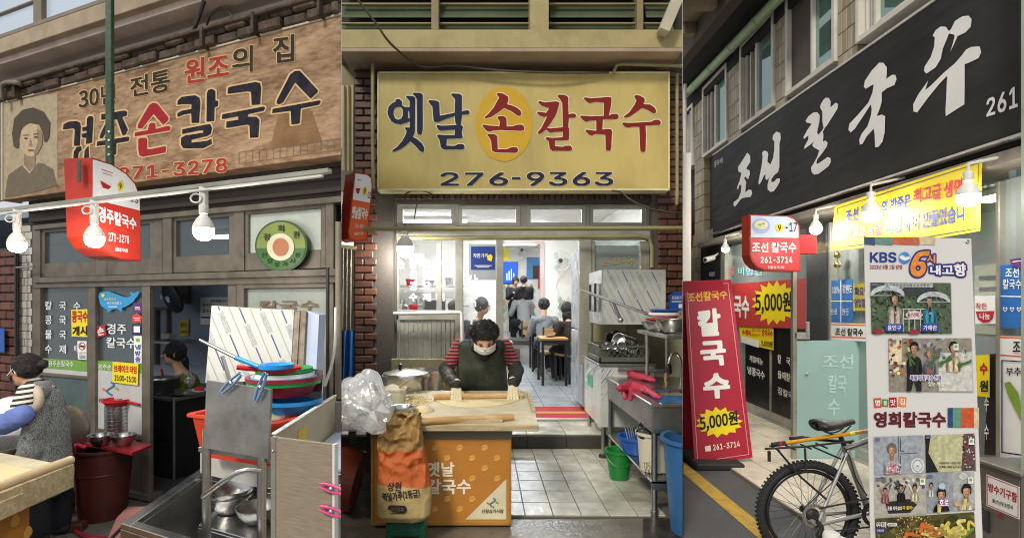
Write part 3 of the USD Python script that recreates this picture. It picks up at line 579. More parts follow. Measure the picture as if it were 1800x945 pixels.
# furniture
wood = M('pale_wood', '#b98d55', .45, var=.18, scale=5, stretch=(1, 12, 1)); blk = M('black_frame', (.02, .02, .022), .4)
def table(lab, px, Y, w, d):
    T = Thing('dining_table', lab, 'table'); x = (px - CX) / F * Y; z = ZP + .74
    T.part('top', bx(x, x + w, Y, Y + d, z - .03, z, .004), wood)
    for a in (x + .03, x + w - .03):
        for b in (Y + .03, Y + d - .03): T.part('leg', bx(a - .02, a + .02, b - .02, b + .02, ZP, z - .03), blk)
    T.part('apron_frame', cat(bx(x + .02, x + w - .02, Y + .02, Y + .05, z - .09, z - .03), bx(x + .02, x + .05, Y + .05, Y + d - .02, z - .09, z - .03)), blk)
table('wooden dining table with black legs nearest the refrigerator', 951, 8.3, .42, .7); table('wooden dining table with black legs in front of the grey hooded diner', 934, 10.0, .6, .6)
def chair(lab, x, Y, face_):
    T = Thing('dining_chair', lab, 'chair'); s = .42; z = ZP
    f = A(*face_); r = A(f[1], -f[0]); P = lambda a, b, h: A(x + r[0] * a + f[0] * b, Y + r[1] * a + f[1] * b, z + h)
    bo = lambda a0, a1, b0, b1, h0, h1: obox(P(a0, b0, h0), P(a1, b0, h0) - P(a0, b0, h0), P(a0, b1, h0) - P(a0, b0, h0), A(0, 0, h1 - h0))
    T.part('seat', bo(-.2, .2, -.2, .2, .43, .46), wood)
    for a in (-.2, .17):
        T.part('leg', bo(a, a + .03, .17, .2, 0, .43), blk); T.part('leg', bo(a, a + .03, -.2, -.17, 0, .88), blk)
    for h in (.62, .80): T.part('back_slat', bo(-.17, .17, -.195, -.175, h - .05, h + .05), wood)
    T.part('back_slat', bo(-.05, .05, -.195, -.175, .67, .75), wood)
chair('dining chair behind the grey hooded diner, back to the street', .108 * 8.9 + .22, 9.2, (0, 1)); chair('dining chair beside the refrigerator under the diner in brown', 1.45, 8.75, (-.45, 1)); chair('dining chair in the back room by the doorway', .97 * 1.03, 12.2, (-.2, 1))
# people inside
def sitter(lab, x, Y, zf, cloth, hair, pants, face_=(0, 1), scale=1., hood=None, standing=False, arm=0., seatz=.45):
    """A clothed diner seen from behind or the side: one continuous body, with hair and clothing."""
    T = Thing('person', lab, 'person'); f = unit(A(*face_, 0)); r = A(f[1], -f[0], 0); s = scale
    P = lambda a, b, h: A(x, Y, zf) + r * a * s + f * b * s + A(0, 0, h * s)
    hz = .86 if standing else seatz + .08; hd = hz + (.69 if standing else .70); fw = .05 if standing else .12
    hc = P(0, fw + .06, hd); nk = P(0, fw - .0, hd - .17)
    arms = []
    for k in (-1, 1): arms += chain((P(k * .19, fw - .04, hz + .44), .055), (P(k * .25, fw + .06, hz + .2), .047), (P(k * .16, fw + .3, hz + .2 + arm), .036)) + hand_bones(P(k * .16, fw + .32, hz + .2 + arm), f, A(0, 0, -1), .9 * s)
    legs = []
    for k in (-1, 1):
        legs += chain((P(k * .09, 0, hz), .085), (P(k * .1, .03, hz - .42), .06), (P(k * .1, 0, .08), .045)) if standing else chain((P(k * .09, 0, hz), .085), (P(k * .11, .4, seatz + .05), .065), (P(k * .11, .36, .08), .045))
    T.part('body', flesh(head_bones(hc, .1 * s, f, nk) + arms + chain((nk, .05), (P(0, fw - .05, hz + .4), .1), (P(0, 0, hz), .12)) + legs, .03 * s, 5), SKIN, smooth=True)
    tor = chain((P(-.14, fw - .05, hz + .43), .075), (P(.14, fw - .05, hz + .43), .075)) + chain((P(0, fw - .05, hz + .36), .15), (P(0, .02, hz + .15), .145), (P(0, 0, hz - .03), .155))
    slv = []
    for k in (-1, 1): slv += chain((P(k * .19, fw - .04, hz + .44), .072), (P(k * .25, fw + .06, hz + .2), .064), (P(k * .16, fw + .28, hz + .2 + arm), .05))
    ex = []
    if hood: ex = chain((P(-.08, fw - .12, hz + .45), .07), (P(.08, fw - .12, hz + .45), .07), (P(0, fw - .17, hz + .33), .06))
    T.part('jacket', rough_up(flesh(tor + slv + ex, .03 * s, 6), .008, 16, 3), cloth, smooth=True)
    T.part('trousers', flesh([(p, a + .015, q, b + .02) for p, a, q, b in legs], .035, 4), pants, smooth=True)
    for k in (-1, 1):
        b0, b1 = (.0, .14) if standing else (.33, .5); T.part('shoe', flesh(chain((P(k * .11, b0, .05), .045), (P(k * .11, b1, .035), .035)), .03, 3), M('shoe_pale', '#8d857c', .6), smooth=True)
    T.part('hair', hairball(hc + A(0, 0, .03 * s) - f * .025 * s, .108 * s, (1, 1, 1.05), .012, 26, int(abs(x) * 100)), HAIR, smooth=True)
    if hair: T.part('long_hair', hairball(hc - A(0, 0, .1 * s) - f * .06 * s, .1 * s, (1, .7, 1.5), .015, 20, 3), HAIR, smooth=True)
    face(T, hc, .1 * s, f); return T
gh = M('hoodie_grey', '#7e8288', .85, var=.12, scale=20); dn = M('navy_cloth', '#20242c', .85); bc = M('brown_cloth', '#2e231f', .85); lg = M('light_grey_knit', '#9a9da0', .9, var=.15, scale=30); kp = M('dark_trousers', '#15161a', .85)
sitter('diner in a grey hooded jacket sitting with back to the street', .1135 * 9.7, 9.7, ZP, gh, False, kp, hood=True, arm=.05)
sitter('diner in dark brown at the right beside the refrigerator', 1.43, 8.75, ZP, bc, True, kp, (-.45, 1), .95)
sitter('long haired diner in a light grey jumper in the back room doorway', .93, 12.4, .45, lg, True, kp, (-.35, 1), 1.)
sitter('standing customer in a dark cap and jacket in the back room', .87 * 1.2, 13.6, .62, dn, False, kp, (-.4, 1), .88, standing=True); sitter('standing customer in black holding a cup by the television', .82, 14.3, .62, M('black_cloth', '#17181b', .8), False, kp, (.3, -1), .88, standing=True, arm=.15)
sitter('diner in navy behind the lettered glass left of the door', -.18, 7.9, ZP, M('navy_jacket', '#262f42', .8), False, kp, (.9, -.3), 1.); sitter('diner in dark clothes behind the left shop window', -.42, 8.6, ZP, dn, False, kp, (-.4, 1), .97)
T = Thing('service_counter', 'white kitchen counter with a microwave oven behind the left shop window', 'counter'); T.part('cabinet', bx(-1.6, -.5, 8.9, 9.6, ZP, 1.15), rw); T.part('worktop', bx(-1.62, -.48, 8.88, 9.62, 1.15, 1.18), steel)
T = Thing('microwave_oven', 'dark microwave oven on the counter behind the left shop window', 'microwave'); T.part('case', bx(-1.0, -.5, 9.0, 9.4, 1.19, 1.5, .01), steel_d); T.part('door', bx(-.98, -.64, 8.985, 9.0, 1.22, 1.47, .004), black_pl); T.part('keypad', bx(-.62, -.52, 8.988, 9.0, 1.22, 1.47, .003), white_pl)
T = Thing('wall_shelf', 'long kitchen shelf of pots behind the left shop window', 'shelf'); T.part('board', bx(-1.85, -.3, 10.9, 11.3, 1.75, 1.78), steel); T.part('board', bx(-1.85, -.3, 10.9, 11.3, 1.35, 1.38), steel)
for k in range(7):
    x = -1.7 + .2 * k; obj('cooking_pot', f'{("first", "second", "third", "fourth", "fifth", "sixth", "seventh")[k]} pot from the left on the kitchen shelf behind the glass', 'pot', pail(A(x, 11.05, 1.78 if k % 2 else 1.38), .07, .085, .1 + .03 * (k % 3)), (steel_d, ink_r, al_ := M('pot_aluminium', (.62, .61, .58), .3, 1., var=.1))[k % 3], smooth=40)
obj('noodle_bowl', 'steel noodle bowl on the wooden table nearest the refrigerator', 'bowl', bowl(A(1.05, 8.55, ZP + .74), .09, .07), steel, smooth=50); obj('spoon_box', 'dark cutlery box on the wooden table nearest the refrigerator', 'box', bx(1.15, 1.27, 8.75, 8.95, ZP + .74, ZP + .82, .006), blk)
for k, (x, lab) in enumerate(((-1.35, 'grey storage tin on the counter behind the left window'), (-1.18, 'pink storage tin on the counter behind the left window'))): obj('storage_tin', lab, 'tin', lathe([(.0001, 0), (.07, 0), (.07, .2), (.06, .22), (.0001, .22)], (x, 9.1, 1.18), n=18), (steel, ink_r)[k])
# ======================= MIDDLE BAY: foreground =======================
conc = M('wet_concrete', '#6d675a', .30, var=.26, scale=3, bump=.35, bscale=30, dirt='#2f2b25', dirt_amt=.7, dscale=1.6)
struct('ground', bx(-14, 14, -6, 20, -1.2, -.34, 0), M('ground_base', '#57544e', .9))
LR = (600 - CX) / F; RR = (1200 - CX) / F       # the two partition walls stand along these lines of sight: x = LR*y and x = RR*y
def wedge(y0, y1, z0, z1, l=LR, r=RR, e=.0):
    v = A((l * y0 + e, y0, z0), (r * y0 - e, y0, z0), (r * y1 - e, y1, z0), (l * y1 + e, y1, z0), (l * y0 + e, y0, z1), (r * y0 - e, y0, z1), (r * y1 - e, y1, z1), (l * y1 + e, y1, z1))
    return v, np.array([[4, 5, 6], [4, 6, 7], [0, 2, 1], [0, 3, 2], [0, 1, 5], [0, 5, 4], [1, 2, 6], [1, 6, 5], [2, 3, 7], [2, 7, 6], [3, 0, 4], [3, 4, 7]])
struct('concrete_floor', wedge(2.6, 5.32, -.34, 0), conc)
platform_m = M('step_tile', '#3f3c34', .5, dirt='#1f1d19')
struct('shop_step', wedge(5.30, YM + .02, -.3, ZP - .008), platform_m)
tile_m = [M(f'floor_tile_{i}', c, .22, var=.14, scale=5, dirt='#57523f', dirt_amt=.6, dscale=3.2, bump=.1) for i, c in enumerate(['#b4b1a3', '#aba899', '#bcb8aa'])]
T = Thing('floor_tiling', 'wet grey square tiles laid in front of the noodle shop step', 'floor tiles'); rr = random.Random(3)
T.part('grout', bx(-.1, 1.62, 3.62, 5.3, .0005, .006, 0), M('grout', '#56534a', .8))
for i in range(9):
    for j in range(7):
        a, b = -.1 + i * .19, 3.64 + j * .237
        if a < RR * b - .25 + .1: T.part('tile', bx(a + .0025, a + .1875, b + .0025, b + .2345, .004, .0135 + rr.uniform(0, .0015), .002), rr.choice(tile_m))
T = Thing('floor_tiling', 'larger pale tiles on top of the step by the striped mat', 'floor tiles')
for i in range(10):
    a = -1.5 + i * .385; T.part('tile', bx(a + .004, a + .381, 5.31, 5.9, ZP - .01, ZP, .002), rr.choice(tile_m)); T.part('riser_tile', bx(a + .004, a + .381, 5.285, 5.30, .0, ZP - .012, .002), platform_m)
T = Thing('door_mat', 'red mat with a yellow band lying in the open doorway', 'mat'); z = ZP + .008
T.part('mat', obox((.555, 5.99, z), (.66, 0, 0), (.02, .62, 0), (0, 0, .012), .003), M('mat_red', '#a4202c', .85, bump=.5, bscale=300)); T.part('stripe', obox((.562, 6.2, z + .012), (.66, 0, 0), (.0, .1, 0), (0, 0, .003), 0), M('mat_yellow', '#b9893a', .85)); T.part('nosing', bx(.3, 1.25, 5.90, 5.98, ZP, ZP + .02), alu)
drain = M('drain_dark', '#2a2622', .35, dirt='#4c4236')
struct('drain_strip', wedge(2.7, 5.28, .0005, .004, (1130 - CX) / F, RR), drain)
# --- work table, counter front
ZT = .68; flour = M('floury_board', '#b9ae8e', .75, var=.14, scale=4, bump=.15, dirt='#d9d2bd', dirt_amt=.8, dscale=5); wood2 = M('board_edge', '#a5916a', .7, var=.2, scale=6, dirt='#d3cab0', dirt_amt=.6, stretch=(1, 8, 8)); pin_w = M('rolling_pin_wood', '#b18a52', .5, var=.15, scale=5, stretch=(1, 10, 10), dirt='#d9cfb0', dirt_amt=.5)
yf = F * (H - ZT) / 215.; yb = F * (H - ZT) / 156.
T = Thing('work_table', 'flour covered wooden dough table with an orange printed front', 'table')
tv = [(LR * yf, yf), (945 - CX, 0), (0, 0), (LR * yb, yb)]; x1 = 95 / F * yf; x1b = 83 / F * yb
def prism(xy, z0, z1):
    xy = np.asarray(xy, float); n = len(xy); v = np.vstack([np.c_[xy, np.full(n, z0)], np.c_[xy, np.full(n, z1)]])
    f = [[0, i, i + 1][::-1] for i in range(1, n - 1)] + [[n, n + i, n + i + 1] for i in range(1, n - 1)]
    for i in range(n): j = (i + 1) % n; f += [[i, j, n + j], [i, n + j, n + i]]
    return v, np.array(f)
T.part('top', prism([(LR * yf, yf), (x1, yf), (x1b, yb), (LR * yb, yb)], ZT - .035, ZT), flour)
T.part('front_edge', bx(LR * (yf - .02), x1 + .005, yf - .02, yf - .001, ZT - .04, ZT - .001), wood2)
PF = PY(yf + .07)
body = M('counter_side', '#6b6552', .6)
T.part('carcass', cat(PF.rect(655, 757, 898, 922, -.6, -.03, 0)), body)
orange = M('panel_orange', '#bd7c2e', .5, var=.1, scale=3, dirt='#85602f', dirt_amt=.5, dscale=6)
T.part('front_panel', PF.rect(655, 770, 898, 919, -.03, 0, .002), orange); T.part('rail', PF.rect(653, 757, 900, 771, -.03, .012), M('rail_grey', '#6e6a58', .6)); T.part('edge_trim', cat(PF.rect(652, 770, 656, 922, -.03, .006), PF.rect(895, 770, 899, 922, -.03, .006), PF.rect(655, 916, 898, 923, -.03, .006)), M('trim_tan', '#a8772c', .5))
lf = M('print_leaf', '#dba54a', .45); G = []
for r in range(8):
    for c in range(7):
        cx, cy = 676 + c * 44 + (r % 2) * 22, 786 + r * 18
        if cx < 893 and cy < 912 and not (cx > 830 and cy > 850) and not (740 < cx < 830 and 808 < cy < 872): G.append(affinity.rotate(ell(cx, cy, 6.2, 4.8, 16), -35).difference(affinity.rotate(line([(cx - 6, cy + 1), (cx + 6, cy - 3)], .9), 0)))
T.part('leaf_print', PF.flat(union_all(G), .002), lf)
lt = union_all([textpx('옛날', (750, 811, 799, 837), 4), textpx('칼국수', (750, 841, 828, 868), 4)]); T.part('white_lettering', PF.flat(lt, .004), M('letter_cream', '#efe3c8', .5))
T.part('corner_label', PF.poly([(818, 912), (890, 841), (890, 912)], .003), M('label_cream', '#d8cda8', .5))
def market_logo(T, pl, cx, cy, s, w):
    """The market's emblem: a blue S-shaped ribbon with an orange and a green leaf."""
    th = np.linspace(0, 1, 14); P = [(cx + s * .28 * math.sin(t * 6.28 + .4), cy - s * .5 + s * t) for t in th]; T.part('emblem_ribbon', pl.flat(LineString(P).buffer(s * .07), w), M('emblem_blue', '#1c6a93', .5))
    T.part('emblem_leaf', pl.flat(affinity.rotate(ell(cx - s * .5, cy + s * .05, s * .2, s * .1), 30), w), ink_o); T.part('emblem_leaf', pl.flat(affinity.rotate(ell(cx + s * .5, cy - s * .02, s * .2, s * .1), 30), w), ink_g)
market_logo(T, PF, 866, 883, 16, .006); T.part('label_lettering', PF.flat(textpx('신정상가시장', (847, 894, 885, 901), 2.5), .006), ink_k)
T.part('leg', bx(LR * 3.9 + .05, LR * 3.9 + .1, 3.9, 3.95, 0, ZT - .035), body)
# rolling pins, boards and dough
def pt(px, py, dz=0): return on_z(px, py, ZT + dz)
def pin(lab, a, b, r): p, q = pt(*a, r), pt(*b, r); obj('rolling_pin', lab, 'rolling pin', tube([p, p + (q - p) * .02, p + (q - p) * .5, q - (q - p) * .02, q], [r * .8, r * .97, r, r * .97, r * .8], 18), pin_w, smooth=50)
pin('thick pale rolling pin under the gloved hands of the cook', (762, 697), (921, 694), .026)
pin('long rolling pin lying near the front edge of the dough table', (715, 741), (903, 732), .024)
obj('batten', 'flat wooden batten along the front edge of the dough table', 'batten', obox(pt(738, 746, 0), pt(884, 742.5) - pt(738, 746), (0, .035, 0), (0, 0, .02)), wood2)
obj('batten', 'short wooden batten at the right end of the dough table', 'batten', obox(pt(934, 724), pt(926, 694) - pt(934, 724), (.03, 0, 0), (0, 0, .022)), wood2)
dough = M('dough', '#d6c79a', .7, var=.06, scale=8)
def sheet_outline(pts, z0, th, seed=0):
    c = np.array(pts).mean(0); P = spline(list(pts) + [pts[0]], 6)[:-1]; return prism([(p[0], p[1]) for p in [pt(*q) for q in P]], ZT + z0, ZT + z0 + th)
obj('dough_sheet', 'thin round sheet of dough under the rolling pin', 'dough', sheet_outline([(764, 704), (790, 713), (840, 716), (890, 710), (915, 700), (890, 692), (820, 691), (775, 694)], .0005, .004), dough)
c = pt(745, 722); obj('dough_lump', 'smooth lump of dough beside the steel bowl', 'dough', rough_up(ball(c, .075, 3, (1, .8, .55)), .006, 20), dough, smooth=True)
T = Thing('noodle_heap', 'loose heap of cut noodles behind the lump of dough', 'noodles', kind='stuff'); rr = random.Random(5); ms = []
for i in range(90):
    c = pt(732 + rr.gauss(0, 10), 703 + rr.gauss(0, 5), .006 + rr.random() * .035); a = rr.random() * 6.3; d = A(math.cos(a), math.sin(a), rr.uniform(-.2, .2)) * rr.uniform(.015, .04); ms.append(tube(spline([c - d, c + A(0, 0, .008), c + d], 3), .0035, 4))
T.part('noodles', cat(*ms), dough); T.d['label'] = 'loose heap of cut noodles behind the lump of dough'
T = Thing('plastic_tub', 'white square plastic tub of flour left of the noodles', 'tub'); a, b = pt(664, 716), pt(710, 716); z0, z1 = ZT, ZT + .13
ring = lambda s, z: np.array([((a[0] + b[0]) / 2 + sx * (b[0] - a[0]) / 2 * s, a[1] + .09 + sy * .09 * s, z) for sx, sy in ((-1, -.7), (-.7, -1), (.7, -1), (1, -.7), (1, .7), (.7, 1), (-.7, 1), (-1, .7))])
T.part('tub', loft([ring(.86, z0), ring(1, z1), ring(1.04, z1), ring(1.04, z1 - .012), ring(.95, z1 - .012)], False), M('tub_cream', '#cfc8ad', .4, var=.04), smooth=30); T.part('flour', rough_up(grid(lambda s, t: A(*(ring(.93, 0)[[0, 4]].mean(0)[:2] + A((s - .5) * .16, (t - .5) * .15)), z1 - .02 + .05 * math.exp(-((s - .5) ** 2 + (t - .5) ** 2) * 8)), 10, 10), .006, 40), M('flour', '#ddd6c2', .9), smooth=True); T.part('scoop', bar(A(b[0] - .05, a[1] + .1, z1), A(b[0] + .02, a[1] + .05, z1 + .06), .025, .012), pin_w)
obj('mixing_bowl', 'small steel bowl of flour at the front of the dough table', 'bowl', cat(bowl(pt(706, 727), .085, .05)), steel, smooth=50)
# pots behind the table
T = Thing('stock_pot', 'lidded aluminium stock pot behind the dough table', 'pot'); c = at(712, 690, 4.75); c = A(c[0], 4.8, .60); al = M('pot_aluminium', (.62, .61, .58), .3, 1., var=.1); T.part('pot', pail(c, .19, .2, .2), al, smooth=40); T.part('lid', lathe([(.205, 0), (.2, .02), (.1, .045), (.0001, .05)], c + A(0, 0, .2)), al, smooth=50); T.part('knob', lathe([(.012, 0), (.02, .05), (.0001, .06)], c + A(-.05, 0, .245), n=12), black_pl)
T = Thing('stock_pot', 'tall open aluminium pot behind the lidded stock pot', 'pot'); T.part('pot', pail(A(-.6, 5.25, .45), .15, .2, .34), al, smooth=40); T.part('handle', tube([A(-.43, 5.2, .66), A(-.38, 5.2, .66), A(-.38, 5.2, .6), A(-.43, 5.2, .6)], .008, 6), al)
T = Thing('pot_stand', 'low steel stove stand carrying the stock pots', 'stand'); T.part('shelf', bx(LR * 4.7 + .1, -.38, 4.58, 5.28, .55, .58), steel_d); T.part('leg', bx(-.45, -.41, 4.6, 4.64, 0, .55), steel_d); T.part('leg', bx(-1.0, -.96, 4.6, 4.64, 0, .55), steel_d); T.part('riser', bx(-.8, -.4, 5.05, 5.28, .43, .45), steel_d)
obj('splash_board', 'cream board standing behind the pots', 'board', PY(5.45).rect(688, 630, 872, 700, -.02, .0), M('board_cream', '#a8a37c', .5))
# bags
pb = usdkit.material(stage, '/World/Looks/clear_bag', {'t': ('transparent_bsdf', {'color': (.93, .94, .93)}), 'g': ('glossy_bsdf', {'roughness': .06, 'color': (.95, .95, .95)}), 'd': ('diffuse_bsdf', {'color': (.86, .86, .84)}), 'm1': ('mix_closure', {'fac': .45}), 'm2': ('mix_closure', {'fac': .5})}, [('g.BSDF', 'm1.closure1'), ('d.BSDF', 'm1.closure2'), ('t.BSDF', 'm2.closure2'), ('m1.closure', 'm2.closure1')], surface='m2.closure')
def crumple(c, rx, ry, rz, seed, amp=.3, sub=4):
    v, f = ball((0, 0, 0), 1, sub); p = np.random.RandomState(seed).normal(size=(26, 3)); p /= np.linalg.norm(p, axis=1)[:, None]
    d = v @ p.T; k = np.sort(d, axis=1); cell = (k[:, -1] - k[:, -2]); h = 1 - amp * .5 + amp * np.minimum(cell * 2.2, .5) + .12 * (meshkit.fbm(v * 3, 3, seed) - .5)
    v = v * h[:, None]; v[:, 2] = np.maximum(v[:, 2], -.72); return v * (rx, ry, rz) + np.asarray(c), f
obj('plastic_bag', 'large crumpled clear plastic bag on the left of the dough table', 'bag', cat(crumple(pt(640, 712, .155), .19, .14, .215, 3, .55, 5)), pb)
obj('plastic_bag', 'smaller knotted clear bag beside the white tub', 'bag', crumple(pt(642, 728, .07), .10, .08, .1, 9, .5), pb)
obj('dough_bag_contents', 'white dough packs inside the large clear bag', 'dough', cat(ball(pt(630, 718, .07), .08, 2, (1.2, .8, .9)), ball(pt(655, 712, .1), .07, 2)), M('pack_white', '#c9c6ba', .6), smooth=True)
# flour sack
kraft = M('kraft_paper', '#ac8a55', .75, var=.14, scale=5, bump=.3, bscale=25)
T = Thing('flour_sack', 'open brown paper flour sack with an orange band leaning on the counter', 'sack'); ys = yf - .13
def sack(sx):
    rings = []
    for i in range(71):
        t = i / 70; y = 912 - 184 * t; cx = 709 + 3 * math.sin(t * 5) - 4 * t; hw = np.interp(t, [0, .05, .3, .6, .85, 1], [36, 46, 48, 42, 38, 39]) * 1.0; c = at(cx, y, ys + .12 * (t - .5) * 1.0); w = hw * ys / F; dth = np.interp(t, [0, .06, .5, .85, 1], [.05, .085, .08, .06, .055]); r = []
        for j in range(96):
            a = 2 * math.pi * j / 96; ca, sa = math.cos(a), math.sin(a); r.append(c + A(w * sx * math.copysign(abs(ca) ** .7, ca), dth * sx * math.copysign(abs(sa) ** .8, sa), .012 * math.sin(3 * a + t * 3) * t))
        rings.append(r)
    v, f = loft([np.array(r) for r in rings], False); d = (np.abs(meshkit.fbm(v * (9, 9, 7), 3, 4) - .5) - .12) * .30 + (np.abs(meshkit.fbm(v * (16, 16, 11), 3, 14) - .5) - .1) * .16; tz = np.clip((v[:, 2] - .25) / .5, .12, 1); rg = 1 - 2 * np.abs(meshkit.noise(v * (13, 13, 9), 21) - .5); rg2 = 1 - 2 * np.abs(meshkit.noise(v * (27, 27, 19), 31) - .5); d = d * .7 + (rg ** 3 - .3) * .055 + (rg2 ** 3 - .3) * .022; v = v + (A(0, 1, 0) * (-d * tz)[:, None]); v[:, 0] += (meshkit.fbm(v * 9, 2, 8) - .5) * .03 * tz; return v, f
SV, SF = sack(1.0)
T.part('paper', (SV, SF), usdkit.material(stage, '/World/Looks/sack_paper', {'g': ('geometry', {}), 'sx': ('separate_xyz', {}), 'n': ('noise_texture', {'scale': 4., 'detail': 3.}), 'ma': ('math', {'math_type': 'multiply_add', 'value2': .07}),
    'r': ('rgb_ramp', {'ramp': [(0, tuple(hexc('#ab9462'))), (.385, tuple(hexc('#ab9462'))), (.39, tuple(hexc('#ad541c'))), (.60, tuple(hexc('#ad541c'))), (.605, tuple(hexc('#94713f'))), (1, tuple(hexc('#94713f')))]}), 'p': ('principled_bsdf', {'roughness': .7})},
    [('g.position', 'sx.vector'), ('g.position', 'n.vector'), ('n.fac', 'ma.value1'), ('sx.z', 'ma.value3'), ('ma.value', 'r.fac'), ('r.color', 'p.base_color')], surface='p.BSDF'), smooth=True)
sv2, sf2 = sack(.93); sf2 = sf2[(sf2 >= 62 * 96).all(1)]; T.part('lining', (sv2, sf2), kraft, smooth=True)
def on_sack(geom, off=.003):
    from scipy.spatial import cKDTree
    geom = geom.segmentize(2.5); out = []
    tr = trimesh.Trimesh(SV, SF, process=False); eye = A(0, 0, H)
    for g in (geom.geoms if hasattr(geom, 'geoms') else [geom]):
        v, f = trimesh.creation.triangulate_polygon(g, engine='earcut'); q = np.array([at(x, y, ys - .06) for x, y in v])
        fr = SV[:, 1] < np.median(SV[:, 1]) + .03; kd = cKDTree(SV[fr][:, [0, 2]] ); d, i = kd.query(q[:, [0, 2]], k=4); w = 1 / (d + 1e-4); yv = (SV[fr][:, 1][i] * w).sum(1) / w.sum(1); q[:, 1] = yv - off - .004; out.append((q, f))
    return cat(*out)
T.part('lettering', on_sack(union_all([textpx('중력밀가루(1등급)', [(664, 862), (738, 853), (740, 868), (668, 878)], 3), textpx('상원', (683, 843, 707, 857), 2.5)])), ink_k); T.part('lettering_badge', on_sack(rrect(685, 880, 718, 893, 6).difference(textpx('영양강화', (690, 883, 713, 890), 1.5))), ink_k); T.part('small_print', on_sack(union_all([ell(671, 906, 5).difference(ell(671, 906, 4)), textpx('중일밀가루', (679, 903, 700, 908), 1.5), sbox(718, 900, 750, 901.5), sbox(724, 903, 748, 904)])), ink_k)
T = Thing('step_stool', 'green plastic stool under the flour sack', 'stool'); ya = ys - .07; g = M('stool_green', '#12503a', .35, var=.08)
a = at(678, 908, ya); b = at(746, 908, ya); zt = at(0, 911, ya)[2]; T.part('seat', bx(a[0], b[0], ya, ya + .2, zt - .03, zt, .012), g)
for x in (a[0], b[0] - .035): T.part('leg', obox((x, ya + .005, 0), (.035, 0, 0), (0, .19, 0), (0, 0, zt - .03)), g)
T.part('apron', bx(a[0] + .02, b[0] - .02, ya + .008, ya + .02, zt - .11, zt - .03), g)
T = Thing('rubber_tub', 'big terracotta coloured rubber tub tipped on its side under the table', 'tub'); c = at(612, 845, 3.75); tub_m = M('tub_terracotta', '#7c351d', .5, var=.12, dirt='#4a241a'); T.part('tub', pail(c + A(-.02, .0, -.0), .2, .26, .34), tub_m, smooth=40)
v, f = T.parts[0][1]; R = trimesh.transformations.rotation_matrix(math.radians(-78), [0, 1, 0], c)[:3, :]; T.parts[0] = ('/tub', (v @ R[:, :3].T + R[:, 3] + A(.02, 0, .0), f), tub_m, None, 40, None)
v = T.parts[0][1][0]; v[:, 2] += -v[:, 2].min() + .005; v[:, 0] += (640 - CX) / F * 3.75 - v[:, 0].max()
# --- the cook with the rolling pin
T = Thing('person', 'cook in a red striped top, dark apron and white mask rolling out dough', 'person')
Yh = 4.42; hc = at(852, 594, 4.36); fw = unit(A(.02, -.70, -.71)); r = .102
shL, shR = at(807, 608, 4.66), at(886, 608, 4.66); elL, elR = at(784, 650, 4.62), at(908, 650, 4.62); yw = pt(806, 695)[1]; wrL, wrR = at(802, 681, yw - .13), at(902, 677, yw - .08)
nk = at(848, 612, 4.62); hip = at(842, 720, 5.0)
body = head_bones(hc, r * .9, fw, nk) + chain((nk, .06), (at(841, 622, 4.72), .13), (at(842, 670, 4.9), .15), (hip, .17))
for s_, e_, w_ in ((shL, elL, wrL), (shR, elR, wrR)): body += chain((s_, .055), (e_, .045), (w_, .032))
legs = []
for k in (-1, 1): legs += chain((hip + A(k * .1, 0, 0), .095), (A(hip[0] + k * .1, hip[1] + .02, .42), .065), (A(hip[0] + k * .1, hip[1] + .02, .08), .05))
T.part('body', flesh(body + legs, .025, 6), SKIN, smooth=True)
stripe = usdkit.material(stage, '/World/Looks/striped_top', {'g': ('geometry', {}), 'w': ('wave_texture', {'wave_type': 'bands', 'bands_direction': 'z', 'scale': 11., 'distortion': 1.2, 'detail': 1.}), 'r': ('rgb_ramp', {'ramp': [(.0, (.03, .012, .015)), (.38, (.03, .012, .015)), (.46, (.34, .05, .06)), (1, (.42, .09, .09))]}), 'p': ('principled_bsdf', {'roughness': .85})}, [('g.position', 'w.vector'), ('w.fac', 'r.fac'), ('r.color', 'p.base_color')], surface='p.BSDF')
top = chain((shL + A(.04, 0, -.02), .07), (shR + A(-.04, 0, -.02), .07)) + chain((shL, .066), (elL, .058)) + chain((shR, .066), (elR, .058)) + chain((at(841, 622, 4.72), .13), (at(842, 690, 4.95), .15))
T.part('striped_top', rough_up(flesh(top, .022, 6), .008, 14, 2), stripe, smooth=True)
dkc = M('sleeve_dark', '#1d1c1a', .7, var=.3, scale=9, dirt='#5c574c', dirt_amt=.25)
for s_, e_, w_ in ((shL, elL, wrL), (shR, elR, wrR)): T.part('over_sleeve', rough_up(flesh(chain((e_ + (s_ - e_) * .2, .062), (e_, .062), (e_ * .4 + w_ * .6, .058), (w_ + A(0, 0, .02), .042)), .016, 4), .012, 22, 5), dkc, smooth=True)
apr = M('apron_dark', '#2a352b', .6, var=.25, scale=6, dirt='#8f8a78', dirt_amt=.3, dscale=4)
ap = [x for a, b_ in ((817, 876), (824, 869), (833, 860), (843, 850)) for x in chain((at(a, 608, 4.61), .062), (at(a + 3, 640, 4.68), .085), (at(a + 2, 690, 4.88), .10)) + chain((at(b_, 608, 4.61), .062), (at(b_ - 3, 640, 4.68), .085), (at(b_ - 2, 690, 4.88), .10))][0:] + chain((at(819, 640, 4.68), .085), (at(873, 640, 4.68), .085)) + chain((at(819, 690, 4.88), .10), (at(874, 690, 4.88), .10)) + chain((at(819, 665, 4.78), .095), (at(873, 665, 4.78), .095)) 
T.part('apron', rough_up(flesh(ap, .022, 8), .006, 9, 7), apr, smooth=True)
T.part('scarf', rough_up(flesh(chain((hc + A(-.06, .15, -.09), .055), (hc + A(.06, .15, -.09), .055), (hc + A(0, .14, -.15), .055)), .02, 5), .01, 18), M('scarf_black', '#131416', .9), smooth=True)
